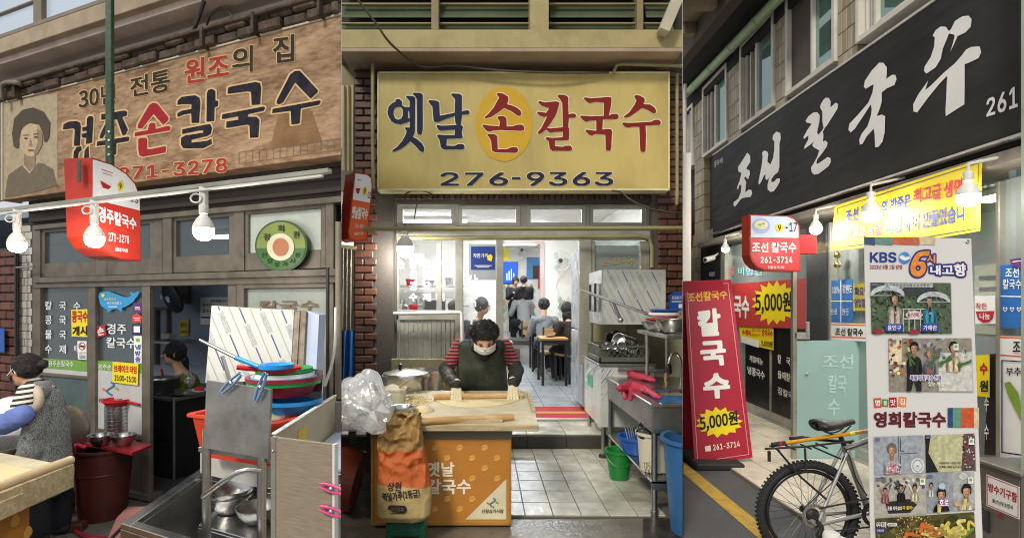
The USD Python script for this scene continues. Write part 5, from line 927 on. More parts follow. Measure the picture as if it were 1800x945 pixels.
T = Thing('calendar', 'printed price list on the wall of the left room', 'notice'); T.part('sheet', PR.rect(352, 522, 400, 570, 0, .008, 0), white_pl); T.part('lettering', PR.flat(union_all([textpx('경주손칼국수', (370, 526, 398, 531), 2), textpx('칼국수', (356, 533, 372, 538), 2), textpx('콩국수', (356, 544, 372, 549), 2)]), .012), ink_k); T.part('blue_bar', PR.flat(sbox(353, 556, 400, 559), .012), ink_b)
sticker('paper_notice', 'yellow paper with lettering on the back wall of the left room', 'notice', PR, [(315, 563), (331, 561), (331, 590), (316, 591)], .005, M('paper_yellow', '#b5a32c', .6), ('lettering', union_all([textpx('콩국수', (317, 566, 329, 576), 3), textpx('8,000원', (317, 580, 329, 586), 2)]), ink_k))
T = Thing('door_frame', 'brown inner door frame on the back wall of the left room', 'door frame'); T.part('jamb', PR.rect(270, 545, 274, 640, 0, .05), bronze); T.part('jamb', PR.rect(291, 545, 294, 640, 0, .05), bronze); T.part('head', PR.rect(270, 540, 294, 545, 0, .05), bronze)
T = Thing('counter_fridge', 'black under-counter refrigerator inside the open left door', 'counter'); c = on_z(306, 843, ZS); bk = M('counter_black', '#17191c', .4, var=.1)
T.part('cabinet', lbox(c - UL * .62, .62, .75, ZS, .5), bk); T.part('worktop', lbox(c - UL * .64 + NL * .02, .66, .79, .5, .535), steel_d); T.part('corner_post', lbox(c - UL * .012 + NL * .012, .024, .02, ZS, .5), steel_d)
zt = .54; q = lambda px, py: on_z(px, py, zt)
T = Thing('stew_pot', 'black pot with a grey lid and red ladle on the black counter', 'pot'); c = q(287, 690); T.part('pot', pail(c, .1, .14, .14), black_pl, smooth=40); T.part('lid', lathe([(.145, .145), (.14, .16), (.0001, .175)], c), steel_d, smooth=40); T.part('ladle', tube([c + A(0, 0, .16), c + A(-.02, 0, .24)], .012, 6), ink_r)
T = Thing('serving_tray', 'oval steel tray with a plate of kimchi on the black counter', 'tray'); c = on_z(335, 690, zt) ; T.part('tray', lathe([(.0001, .003), (.17, .003), (.2, .015), (.205, .013), (.17, 0)], c, sx=1.2), steel, smooth=40); T.part('plate', lathe([(.0001, .02), (.06, .02), (.08, .03), (.06, .014)], c + A(.08, .02, 0)), white_pl, smooth=40); T.part('kimchi', rough_up(ball(c + A(.08, .02, .035), .045, 3, (1, 1, .5)), .012, 40), ink_r)
obj('bottle', 'dark sauce bottle with a purple cap standing behind the black counter', 'bottle', cat(lathe([(.0001, 0), (.045, 0), (.045, .22), (.02, .27), (.02, .33), (.0001, .33)], on_z(308, 668, .54) + A(0, .2, 0), n=16)), M('bottle_dark', '#1c2130', .3))
obj('napkin_box', 'small cream box on the ledge of the left room', 'box', lbox(PR.px(283, 628, .5), .16, .12, .93, 1.0), M('box_cream', '#a5a294', .6)); obj('kitchen_ledge', 'steel ledge along the back of the left room', 'shelf', lbox(PR.px(262, 632, .55), .55, .4, .86, .9), steel_d)
c = at(338, 690, 5.9); sitter('man in an olive jacket sitting at the counter of the left shop', c[0], c[1], ZS, M('olive_jacket', '#6b6a1c', .8), False, kp, (-.85, -.5), 1.0, seatz=.36)
obj('plastic_bag', 'white plastic bag on the counter beside the seated man', 'bag', crumple(on_z(322, 683, zt) + A(0, .05, .08), .12, .08, .1, 12, .5), pb)
# ---- weathered sign with brick ledge
PG = Plane(PL.p(0, 0, .22), UL); vp = lambda x, y0, x0=3: 535 + (y0 - 535) * (x + 1330) / (x0 + 1330.)
stone = usdkit.material(stage, '/World/Looks/stone_print', {'g': ('geometry', {}), 'm': ('mapping', {'scale': (1.1, 1.1, 4.2)}), 'n': ('noise_texture', {'scale': 1.5, 'detail': 9., 'roughness': .66, 'distortion': .7}), 'n2': ('noise_texture', {'scale': 9., 'detail': 6., 'roughness': .7}), 'mx': ('mix_color', {'fac': .45}),
    'r': ('rgb_ramp', {'ramp': [(.28, tuple(hexc('#43322a'))), (.42, tuple(hexc('#785c45'))), (.55, tuple(hexc('#a08468'))), (.72, tuple(hexc('#c0a480')))]}), 'p': ('principled_bsdf', {'roughness': .7, 'specular_ior_level': .2})}, [('g.position', 'm.vector'), ('m.vector', 'n.vector'), ('m.vector', 'n2.vector'), ('n.fac', 'mx.a'), ('n2.fac', 'mx.b'), ('mx.result', 'r.fac'), ('r.color', 'p.base_color')], surface='p.BSDF')
T = Thing('shop_sign', 'weathered brown photo printed sign with a sepia portrait and navy and red lettering', 'sign')
T.part('board', cutl(PG.rect(3, 181, 640, 352, -.14, 0, .004)), stone); T.part('edge_trim', cat(cutl(PG.rect(2, 179, 640, 182, -.15, .01, .002)), PG.rect(1, 180, 4, 353, -.15, .012, .002)), M('rim_pale', '#b5ac98', .5))
kA = .21169
navyA = trace(100, 110, kA, [
 [50,555,55,512,100,490,165,486,192,500,197,530,188,690,140,690,148,560,140,545], [250,465,265,446,295,446,302,465,290,665,240,675,245,625,210,622,205,592,245,585,247,565,212,568,208,540,248,530], [135,808,140,740,165,700,200,695,204,725,180,745,170,812], [225,795,230,730,262,690,265,790],
 [368,475,368,430,400,424,560,398,582,408,578,440,540,452,588,555,570,595,545,605,498,470,460,475,380,625,355,628,360,595,420,470], [330,692,335,656,590,615,602,622,592,652,492,668,490,765,462,760,462,674]])
redA = trace(100, 110, kA, [[670,545,675,510,765,355,795,335,830,340,925,455,922,480,880,515,800,425,705,545], [645,612,650,580,755,562,765,515,785,498,815,505,818,552,925,525,942,535,935,562], [675,635,700,625,740,625,747,640,745,715,770,720,895,695,905,700,900,745,850,755,710,780,685,770,675,720]])
navyB = trace(330, 110, kA, [
 [-86,350,-82,315,-50,285,60,272,95,290,104,330,92,500,32,500,28,420,-30,430,-85,452,-87,420,-50,400,30,385,30,345,-50,345], [158,255,170,228,200,220,228,235,228,315,250,318,250,360,222,372,218,485,155,490],
 [-47,592,-45,555,0,545,150,515,185,512,200,540,190,590,160,610,30,640,30,665,160,650,195,632,200,675,130,710,0,712,-40,710,-57,680,-55,625,-20,605,125,583,130,566,100,562],
 [330,260,335,210,360,200,560,162,600,170,608,210,600,348,530,352,525,245,500,238], [282,465,288,430,420,405,630,365,642,375,630,400,500,428,495,450,570,450,595,475,585,620,518,625,512,520,490,515,340,540,318,540,322,490,420,475,418,445,300,468],
 [738,340,742,310,850,100,890,70,930,68,1080,230,1078,245,1020,300,890,165,790,330,760,347], [700,420,705,385,1095,314,1105,322,1090,350,938,380,928,505,860,515,855,400]])
head_ = trace(120, 50, .2333, [[888,345,900,335,940,345,980,350,1000,330], [0, 0, 0, 1, 1, 0]])
T.part('halo', PG.flat(union_all([navyA, navyB, redA]).buffer(3.0), .003), M('halo_tan', '#c8a878', .5))
T.part('navy_lettering', PG.flat(union_all([navyA, navyB]), .006), M('sign_ink_navy', '#23232f', .8, var=.2, scale=12, spec=.08, dirt='#5c5044', dirt_amt=.35, dscale=14)); T.part('red_lettering', PG.flat(redA, .006), M('sign_ink_red', '#9c2733', .8, var=.15, scale=12, spec=.08, dirt='#6d4a3c', dirt_amt=.35, dscale=14))
sm = union_all([textpx('30년', [(138, 158), (202, 146), (202, 180), (138, 192)], 2.5), textpx('전통', [(229, 137), (298, 119), (298, 160), (229, 172)], 2.5), textpx('의', [(408, 85), (444, 79), (444, 126), (408, 128)], 2.5), textpx('집', [(480, 65), (517, 60), (517, 108), (480, 112)], 2.5)])
smr = textpx('원조', [(324, 106), (402, 92), (402, 136), (324, 148)], 2.5); tel = textpx('271-3278', [(208, 295), (399, 277), (399, 302), (208, 317)], 2.5, 'sans')
T.part('halo', PG.flat(union_all([sm, smr, tel]).buffer(1.4), .003), M('halo_tan', '#c8a878', .5)); T.part('small_lettering', PG.flat(sm, .006), M('sign_ink_grey', '#38342b', .8, spec=.08)); T.part('small_lettering', PG.flat(union_all([smr, tel]), .006), M('sign_ink_red2', '#9c3630', .8, spec=.1))
# sepia portrait (a plain stand-in) and the printed stone tower and railing
se = [M(f'sepia_{i}', c, .7, var=.22, scale=22, spec=.15, dirt='#6d5f4a', dirt_amt=.3, dscale=9) for i, c in enumerate(['#a89a80', '#4c4539', '#bba588', '#6d6353', '#8d7b62', '#33302a'])]
T.part('portrait_backdrop', PG.poly([(5, 181), (101, 163), (101, 326), (5, 350)], .002), se[0])
T.part('portrait_coat', PG.poly([(8, 348), (14, 308), (30, 296), (40, 290), (66, 286), (78, 288), (94, 298), (101, 326), (60, 338)], .003, 2), se[3]); T.part('portrait_shirt', PG.poly([(40, 292), (52, 305), (66, 287), (58, 280), (42, 284)], .004), se[2])
T.part('portrait_neck', PG.poly([(42, 270), (62, 266), (63, 290), (52, 302), (42, 290)], .005, 2), se[4]); T.part('portrait_face', PG.flat(ell(54, 246, 20, 29), .006), se[2]); T.part('portrait_shade', PG.poly([(64, 222), (74, 235), (74, 255), (66, 270), (58, 275), (66, 250)], .007, 2), se[4])
T.part('portrait_hair', PG.poly([(24, 258), (21, 235), (25, 208), (40, 193), (58, 189), (76, 196), (88, 215), (86, 240), (77, 258), (76, 236), (68, 218), (50, 216), (38, 226), (34, 244), (32, 262)], .008, 3), se[1])
for ex, ey in ((45, 243), (63, 241)): T.part('portrait_eye', PG.flat(ell(ex, ey, 3.6, 1.3), .009), se[5]); T.part('portrait_brow', PG.flat(line([(ex - 5, ey - 5), (ex + 5, ey - 6)], 1.4), .009), se[1])
T.part('portrait_nose', PG.poly([(53, 243), (57, 256), (51, 257)], .009), se[4]); T.part('portrait_mouth', PG.flat(ell(54, 264, 6, 1.7), .009), M('sepia_mouth', '#7d5242', .6))
tw = Polygon([(474, 262), (486, 215), (490, 196), (536, 188), (548, 196), (566, 247), (566, 250)]); T.part('printed_tower', PG.flat(tw, .0015), M('tower_brown', '#7d5f42', .75, var=.3, scale=9, spec=.1, dirt='#9c7c58', dirt_amt=.5, dscale=8)); T.part('printed_tower_joints', PG.flat(union_all([line([(470, 258 - 7.5 * i), (570, 249 - 8.6 * i)], .5) for i in range(8)]).intersection(tw), .002), se[3])
rl = [line([(418, 268), (605, 243)], .8), line([(418, 288), (605, 262)], .9)] + [line([(420 + 12 * i, 268 - 1.6 * i), (420 + 12 * i, 288 - 1.65 * i)], .7 if i % 3 else 1.3) for i in range(16)]; T.part('printed_railing', PG.flat(union_all(rl), .002), se[3])
T = Thing('brick_ledge', 'dusty dark brick ledge running along the top of the weathered sign', 'ledge'); dB = [M(f'dusty_brick_{i}', c, .9, var=.35, scale=12, bump=.7, bscale=40, dirt='#7d6f5a', dirt_amt=.5, dscale=9) for i, c in enumerate(['#3d2c22', '#33261e', '#463528'])]
T.part('core', cutl(PG.rect(3, 152, 660, 181, -.14, -.02, 0)), mortar)
for k in range(2):
    u = PG.uv(3, 160)[0]; v1 = PG.uv(3, 153 + 14.5 * k, .0)[1]; v0 = PG.uv(3, 166.5 + 14.5 * k, .0)[1]; i = 0; u -= .1 * k
    while u < PG.uv(598, 20)[0]: T.part('brick', PG.box(u, min(u + .2, PG.uv(599, 20)[0]), v0, v1, -.1, .02 + .012 * ((i * 7 + k) % 3), .012), dB[(i + k) % 3]); u += .212; i += 1
T.part('capping', cutl(PG.rect(1, 148, 660, 153, -.14, .06, .006)), dB[2])
for i, x in enumerate((20, 350, 440, 556)): T.part('bracket', PG.rect(x, vp(x, 148), x + 5, vp(x, 176), .0, .07, .002), dB[1])
wall_w = M('white_soffit', '#ddd2ca', .75, var=.06, scale=2, dirt='#8f6a50', dirt_amt=.35, dscale=2.2)
struct('upper_wall_left', cutl(PG.rect(-60, vp(-60, 100), 700, 170, -.4, -.13, 0)), wall_w)
T = Thing('roof_beam', 'rust stained beam under the skylight windows at top left', 'beam'); bmL = M('beam_beige', '#a3937c', .75, var=.15, dirt='#6b5642', dirt_amt=.6, bump=.2)
bml = M('beam_pale', '#c4b4a8', .7, dirt='#9a5f3c', dirt_amt=.5, dscale=4)
T.part('lower_flange', cutl(PG.rect(-60, vp(-60, 93), 700, vp(-60, 112), -.5, .1, .004)), bml); T.part('web', cutl(PG.rect(-60, vp(-60, 66.2), 700, vp(-60, 92.5), -.5, .16, .004)), bmL)
T = Thing('clerestory_window', 'bright skylight window above the rust stained beam at top left', 'window'); cf = M('clerestory_grey', '#7f7566', .6, dirt='#4d453b')
T.part('bottom_rail', cutl(PG.rect(-60, vp(-60, 59), 700, vp(-60, 66), -.22, .02, .003)), cf)
for a, b in ((58, 72), (205, 216), (350, 362)): T.part('mullion', PG.rect(a, vp(a, -60), b, vp(a, 62), -.2, -.15, .003), cf)
T.part('rail', cutl(PG.rect(-60, vp(-60, 20), 700, vp(-60, 23), -.2, -.16, .003)), cf); T.part('pane', cutl(PG.rect(-60, vp(-60, -60), 700, vp(-60, 64), -.2, -.19, 0)), glass('sky_glass', (.93, .97, 1.0)))
obj('conduit', 'black conduit slanting down to the brick ledge at the top of the left stall', 'conduit', tube([PG.px(362, -8, .1), PG.px(340, 56, .02)], .016, 8), black_pl); obj('cable', 'loop of grey cable above the brick ledge', 'cable', tube(spline([PG.px(362, 50, -.05), PG.px(370, 28, 0), PG.px(388, 15, 0), PG.px(402, 20, 0), PG.px(410, 34, 0)]), .008, 6), cab, smooth=60)
obj('pipe', 'bent grey pipe at the upper left end of the weathered sign', 'pipe', tube(spline([PG.px(2, 175, .08), PG.px(3, 152, .08), PG.px(14, 145, .08), PG.px(32, 146, .08), PG.px(38, 150, .0)]), .022, 10), cf, smooth=60)
# green strut and hanging sign box
T = Thing('sign_strut', 'dark green perforated strut carrying the red hanging sign', 'strut'); gs = M('strut_green', '#1f3f2c', .4, .2, dirt='#8a8a7a', dirt_amt=.25, dscale=30); Yz = 3.12
a = at(190, 288, Yz); T.part('strut', bx(a[0] - .018, a[0] + .018, Yz, Yz + .03, a[2] - .3, at(190, -10, Yz)[2], .003), gs)
for py in (232, 247, 259, 272): T.part('bolt', lathe([(.0001, .006), (.007, .005), (.008, 0)], at(192, py, Yz - .001), (0, -1, 0), 10), steel)
T = Thing('hanging_sign', 'red and white box sign with a telephone number hanging from the green strut', 'sign'); Y0 = 2.95; p0 = at(162, 400, Y0); dh = unit(A(.1325, .991, 0)); PK = Plane(p0, dh)
outl = [(161, 277), (196, 288), (222, 304), (238, 322), (246, 346), (248, 459), (214, 456), (196, 450), (178, 436), (166, 415)]
T.part('box', PK.slab(Polygon(outl), -.17, 0), M('sign_box_red', '#a82a18', .35)); T.part('white_panel', PK.poly([(163, 280), (196, 290), (221, 306), (237, 324), (245, 347), (246, 370), (163, 350)], .003), ink_w)
T.part('red_panel', PK.poly([(163, 351), (246, 371), (247, 457), (214, 454), (197, 448), (180, 434), (168, 414)], .003), M('panel_red', '#c9352a', .4)); T.part('side_strap', obox(at(140, 290, Y0 + .0) + A(0, -.012, -.1), UL * .03, NL * .004, (0, 0, .12)), gs)
T.part('lettering', PK.flat(union_all([textpx('경주칼국수', [(174, 360), (240, 384), (240, 404), (174, 390)], 5), textpx('271-3278', [(191, 408), (227, 415), (227, 428), (191, 423)], 2, 'sans'), textpx('신정상가시장', [(202, 434), (225, 437), (225, 444), (202, 441)], 2)]), .006), ink_w)
T.part('bowl_emblem', PK.flat(Polygon([(176, 317), (196, 328), (191, 333), (181, 330)]).union(line([(178, 297), (198, 304)], 1.2)).union(line([(181, 304), (197, 309)], 1)), .006), ink_r); T.part('badge', PK.flat(ell(212, 327, 5, 9), .006), ink_y); T.part('lettering', PK.flat(textpx('9', [(210, 321), (214, 323), (214, 333), (210, 331)], 2, 'sans').union(textpx('-13', [(222, 340), (243, 346), (243, 358), (222, 352)], 2, 'sans')), .008), ink_k)
# light rail with three bulbs
T = Thing('light_rail', 'aluminium rail carrying three bulbs across the left shop front', 'rail'); c3 = at(358, 327, 2.5)
def rail(px, dz=0.):
    t = (c3[0] - (px - CX) / F * c3[1]) / (UL[0] - (px - CX) / F * UL[1]); return c3 - UL * t + A(0, 0, dz)
T.part('rail', bar(rail(-40), rail(580), .026, .02), alu); T.part('light_strip', bar(rail(-40, -.022) + NL * .016, rail(572, -.022) + NL * .016, .016, .01), white_pl)
for px, lab in ((30, 'leftmost'), (166, 'middle'), (358, 'rightmost')):
    T = Thing('bulb_lamp', f'{lab} of the three lit bulbs hanging from the aluminium rail', 'lamp', 'bulbs on the aluminium rail'); c = rail(px, -.205); bulb(T, c, .046)
    T.part('bracket', bar(c + A(0, 0, .11), c + A(0, 0, .2), .03), white_pl); T.part('wire_loop', tube([c + A(-.025 + .025 * math.cos(a), -.02, .145 + .02 * math.sin(a)) for a in np.linspace(0, 6.28, 16)], .004, 5), white_pl)
# round market badge
T = Thing('round_sign', 'round green badge sign on the transom window at the right', 'sign'); ck = [M('badge_green', '#33601f', .4), M('badge_cream', '#76853f', .4)]
T.part('disc', PL.slab(ell(494, 432, 46, 45, 40), .04, .06), M('badge_rim', '#31502a', .4)); T.part('ring', PL.flat(ell(494, 432, 43, 42, 40), .062), ck[1]); T.part('lower_ring', PL.flat(ell(494, 432, 43, 42, 40).intersection(sbox(440, 436, 550, 480)), .064), ck[0]); T.part('face_disc', PL.flat(ell(493, 434, 24, 24), .067), M('badge_pale', '#c9c3a8', .4))
T.part('plain_emblem', PL.flat(ell(493, 434, 14, 16), .07), M('badge_ochre', '#a86a45', .45)); L = []
for ch, x, y, w in (('정', 463, 416, 11), ('회', 488, 401, 11), ('원', 515, 412, 11)): L.append(textpx(ch, (x, y - 6, x + w, y + 6), 2))
for i, ch in enumerate('신정상가시장'): a = math.radians(150 - i * 24); L.append(textpx(ch, (494 + 34 * math.cos(a) - 5, 432 + 33 * math.sin(a) - 5, 494 + 34 * math.cos(a) + 4, 432 + 33 * math.sin(a) + 4), 1))
T.part('lettering', PL.flat(union_all(L), .07), ink_k)
# ---- left bay foreground: woman, table, bin, sink
T = Thing('person', 'cook in a striped shirt and grey quilted vest at the steaming pot', 'person')
Yw = 3.95; Pp = lambda px, py, dy=0: at(px, py, Yw + dy); hc = Pp(41, 651); fw = unit(A(-.93, -.12, -.3)); r = .09; nk = Pp(58, 676, .02); sh1, sh2 = Pp(53, 690, -.13), Pp(66, 688, .15); el1, wr1 = Pp(31, 733, -.2), Pp(-16, 755, -.12); el2, wr2 = Pp(34, 732, .2), Pp(-22, 755, .2); hip = Pp(80, 800, .03)
body = head_bones(hc, r, fw, nk) + chain((nk, .055), (Pp(70, 712), .11), (Pp(78, 760), .12), (hip, .14))
for s_, e_, w_ in ((sh1, el1, wr1), (sh2, el2, wr2)): body += chain((s_, .055), (e_, .045), (w_, .033)) + hand_bones(w_, A(-1, 0, -.2), A(0, 0, -1), 1, .6)
legs = []
for k in (-1, 1): legs += chain((hip + A(0, k * .09, 0), .1), (A(hip[0] + .02, hip[1] + k * .1, .15), .065), (A(hip[0] + .03, hip[1] + k * .1, ZL + .1), .05))
T.part('body', flesh(body + legs, .024, 6), SKIN, smooth=True)
stripe2 = usdkit.material(stage, '/World/Looks/striped_shirt', {'g': ('geometry', {}), 'mp': ('mapping', {'rotation': (0, .12, 0)}), 'w': ('wave_texture', {'wave_type': 'bands', 'bands_direction': 'z', 'scale': 9., 'distortion': .8, 'detail': 1.}), 'r': ('rgb_ramp', {'ramp': [(.0, (.02, .02, .025)), (.42, (.02, .02, .025)), (.5, (.62, .58, .5)), (1, (.62, .58, .5))]}), 'p': ('principled_bsdf', {'roughness': .85})}, [('g.position', 'mp.vector'), ('mp.vector', 'w.vector'), ('w.fac', 'r.fac'), ('r.color', 'p.base_color')], surface='p.BSDF')
T.part('striped_shirt', rough_up(flesh(chain((sh1, .078), (el1, .066)) + chain((sh2, .078), (el2, .066)) + chain((sh1, .08), (sh2, .08)) + chain((nk + A(.015, 0, -.01), .07), (Pp(70, 700), .12)), .02, 5), .006, 16), stripe2, smooth=True)
vest = usdkit.material(stage, '/World/Looks/woven_vest', {'g': ('geometry', {}), 'v': ('voronoi_texture', {'scale': 125., 'randomness': .6}), 'r': ('rgb_ramp', {'ramp': [(.1, (.30, .32, .31)), (.45, (.17, .18, .175)), (.8, (.05, .052, .052))]}), 'b': ('bump', {'strength': .6, 'distance': .008, 'invert': True}), 'p': ('principled_bsdf', {'roughness': .9, 'sheen_weight': .2})}, [('g.position', 'v.vector'), ('v.distance', 'r.fac'), ('v.distance', 'b.height'), ('b.normal', 'p.normal'), ('r.color', 'p.base_color')], surface='p.BSDF')
vb = chain((Pp(66, 688, -.1), .072), (Pp(78, 684, .12), .08)) + chain((Pp(76, 708), .125), (Pp(83, 748), .135), (Pp(82, 795), .15), (Pp(83, 835), .165)) + chain((Pp(68, 718, -.08), .09), (Pp(66, 755, -.09), .09), (Pp(60, 800, -.08), .11)) + chain((Pp(88, 700, .0), .08), (Pp(99, 750, 0), .08), (Pp(100, 825, 0), .085))
T.part('vest', rough_up(flesh(vb, .018, 8), .011, 15, 9, 4), vest, smooth=True); cf_ = M('vest_piping', '#b3a594', .85)
T.part('armhole_facing', tube(spline([Pp(62, 680, -.12), Pp(68, 692, -.165), Pp(68, 708, -.17), Pp(60, 722, -.15)]), .03, 10), cf_, smooth=True)
for px, py in ((60, 722), (53, 757), (38, 768), (56, 770)):
    T.part('button', ball(Pp(px + 3, py, -.19), .009, 1), M('button_brown', '#6d5640', .4))
for e_, w_ in ((el1, wr1), (el2, wr2)): T.part('over_sleeve', rough_up(flesh(chain((e_ * 1.2 - w_ * .2, .07), (e_, .073), (e_ * .4 + w_ * .6, .072), (w_, .045)), .016, 4), .012, 20, 3), M('sleeve_blue', '#5f73b5', .75, var=.1), smooth=True)
up = unit(A(0, 0, 1) - fw * fw[2]); rt = np.cross(fw, up)
T.part('hair', hairball(hc + A(.03, .0, .034), r * 1.06, (1.0, 1.0, .95), .012, 24, 4, 5), HAIR, smooth=True); T.part('hair_bun', hairball(Pp(75, 640, .0), .036, (1, 1, 1), .01, 30, 5, 3), HAIR, smooth=True)
T.part('strands', strands(hc + A(.03, .0, .034), r * 1.06, (1.0, 1.0, .95), fw, Pp(75, 640), 420, 5), HAIR, smooth=True)
T.part('mask', mask(hc, r * 1.02, fw, up, rt, None), M('mask_dark', '#34363c', .8), smooth=True); face(T, hc, r, fw); T.part('ear_loop', tube(spline([hc + fw * r * .55 - rt * r * .0 + A(0, -r * .85, -r * .1), hc + A(.0, -r * 1.0, .02), hc + A(.02, -r * 1.02, -.01)], 4), .003, 5), white_pl)
T.part('trousers', flesh([(p, a + .02, q, b + .02) for p, a, q, b in legs], .035, 4), M('trousers_navy', '#171a24', .85), smooth=True)
for k in (-1, 1): T.part('boot', flesh(chain((A(hip[0] + .05, hip[1] + k * .1, ZL + .055), .05), (A(hip[0] - .12, hip[1] + k * .1, ZL + .04), .04)), .02, 4), rubber, smooth=True)
T = Thing('cauldron', 'big aluminium cauldron at the left edge of the left stall', 'pot'); c = at(-18, 860, 4.15); c = A(c[0], c[1], ZL + .25); T.part('pot', pail(c, .26, .30, .4), M('pot_worn', (.42, .41, .40), .4, 1., var=.2, dirt='#2c2723', dirt_amt=.5), smooth=40); T.part('stove', lathe([(.3, -.25), (.3, .0), (.26, .02)], c, n=20), bronze_d)
obj('pan_cover', 'round aluminium lid propped up behind the cauldron', 'lid', lathe([(.0001, .05), (.15, .045), (.24, .01), (.25, 0), (.23, .005)], at(18, 745, 4.75), unit(A(.25, -1, .3))), al, smooth=50)
obj('pan_cover', 'worn brown edged pan lid leaning behind the cook in the vest', 'lid', lathe([(.0001, .04), (.14, .035), (.2, .005), (.205, -.01), (.19, 0)], at(112, 757, 4.35), unit(A(.93, -.42, .12)), 30), M('lid_worn', (.45, .42, .38), .45, 1., dirt='#3d2a1c', dirt_amt=.7), smooth=50)
T = Thing('work_table', 'floury wooden dough table with an orange leaf print at the lower left corner', 'table'); zt = .45
T.part('top', prism([(-2.54, 3.30), (-3.7, 3.80), (-3.7, 2.3), (-2.515, 2.3)], zt - .05, zt), flour); T.part('edge_board', bx(-2.535, -2.50, 2.3, 3.30, zt - .13, zt + .012), wood2); T.part('edge_board', bx(-2.499, -2.485, 2.3, 2.92, zt - .125, zt - .03), wood2)
PO = Plane((-2.62, 3.2, 0), (0, 1, 0)); T.part('side_panel', obox((-2.64, 2.3, ZL + .02), (.02, 0, 0), (0, .82, 0), (0, 0, zt - .13 - ZL - .02)), orange); G = []
for r_ in range(6):
    for k_ in range(5):
        G.append((2.34 + .17 * k_ + .085 * (r_ % 2), zt - .22 - .1 * r_))
for (yy, zz) in G: T.part('leaf_print', (np.array([(-2.617, yy + .03 * math.cos(a) * (1 - .25 * math.sin(a)), zz + .034 * math.sin(a)) for a in np.linspace(0, 6.283, 13)[:-1]]), np.array([[0, i, i + 1] for i in range(1, 11)])), lf)
T.part('frame', cat(bx(-3.65, -2.66, 2.32, 2.4, ZL, zt - .05), bx(-3.0, -2.68, 3.0, 3.1, ZL, zt - .05)), body_m := M('counter_side', '#6b6552', .6))
obj('rolling_pin', 'long floury rolling pin along the right edge of the lower left table', 'rolling pin', tube([A(-2.56, 2.3, zt + .03), A(-2.535, 3.32, zt + .03)], .026, 16), M('pin_floury', '#b9a27c', .65, var=.15, dirt='#d9d2c0', dirt_amt=.6), smooth=50)
obj('dough_sheet', 'rolled sheet of dough on the lower left table', 'dough', prism([(-2.65, 3.2), (-3.4, 3.5), (-3.4, 2.6), (-2.7, 2.5)], zt + .001, zt + .006), dough)
T = Thing('bin', 'large maroon plastic bin in front of the left glass door', 'bin'); c = A(-669 / 950 * 4.42, 4.42, ZL + .002); mb = M('bin_maroon', '#4d1f1a', .45, var=.15, dirt='#2a1512', dirt_amt=.4); T.part('tub', pail(c, .165, .212, .57, lip=.02), mb, smooth=40)
T.part('rib', lathe([(.196, .36), (.203, .37), (.2, .38)], c, n=32), mb)
zb = ZL + .585; cbd = c + A(.06, -.02, 0); T = Thing('board', 'red board laid across the maroon bin', 'board'); T.part('board', prism([tuple(on_z(133, 777, zb)[:2]), tuple(on_z(232, 797, zb)[:2]), tuple(on_z(268, 782, zb)[:2]), tuple(on_z(180, 768, zb)[:2])], zb - .012, zb + .008), M('board_red', '#8d1c26', .5, dirt='#5c1a1c'))
for px, lab in ((177, 'left of two steel bowls on the red board'), (217, 'right of two steel bowls on the red board')): obj('steel_bowl', lab, 'bowl', bowl(on_z(px, 782, zb + .01), .088, .085), steel, smooth=50)
c = on_z(192, 768, zb) + A(0, .1, .0); T = Thing('bowl_stack', 'tall stack of nested steel bowls behind the red board', 'bowl stack')
T.part('shelf', lbox(c + A(-.2, -.02, 0), .4, .2, zb - .1, zb - .02), bronze_d)
for k in range(9): T.part('steel_bowl', lathe([(.088, .0), (.092, .003), (.094, .029), (.09, .032), (.08, .032)], c + A(0, 0, -.02 + .031 * k), n=28), steel, smooth=40)
T = Thing('colander', 'red plastic colander with a handle on top of the bowl stack', 'colander'); c2 = c + A(0, 0, .262); T.part('bowl', pail(c2, .085, .108, .05, lip=.008), ink_r, smooth=40); T.part('handle', bar(c2 + A(.09, -.02, .035), c2 + A(.26, -.1, .02), .022, .014), ink_r)
obj('hose', 'magenta garden hose running from the bin down across the floor', 'hose', tube(spline([on_z(150, 786, .28), at(133, 782, 4.3), at(128, 800, 4.25), at(126, 850, 4.22), at(118, 895, 4.2), on_z(125, 925, ZL + .02), on_z(150, 941, ZL + .02), on_z(190, 946, ZL + .02)]), .015, 10), M('hose_magenta', '#a8203e', .35), smooth=60)
obj('loose_brick', 'loose red brick lying on the floor below the bin', 'brick', xf(bx(-.1, .1, -.05, .05, 0, .06, .006), on_z(124, 932, ZL), .15), TB[1])
T = Thing('cinder_block', 'grey stone block under the pot stand by the lower left table', 'block'); c = on_z(100, 905, ZL); T.part('block', xf(bx(-.1, .1, -.08, .08, 0, .19, .008), c, .3), conc); T.part('tap', tube([c + A(.08, -.05, .06), c + A(.15, -.12, .02)], .012, 8), steel)
T = Thing('rubber_sheet', 'pale pink rubber strip curling out from under the steel sink', 'strip'); T.part('strip', grid(lambda s, t: A(*(on_z(*(np.array([(186, 955), (205, 925), (225, 905), (252, 893)])[int(round(s * 3))]), ZL + .02)[:2] + A(.0 + .22 * t, .0)), ZL + .03 + .07 * math.sin(s * 3.1)), 3, 4), M('strip_pink', '#c98a83', .55), smooth=True); T.part('cable', tube(spline([on_z(190, 952, ZL + .12), on_z(215, 926, ZL + .14), on_z(250, 898, ZL + .12)]), .012, 8), black_pl)
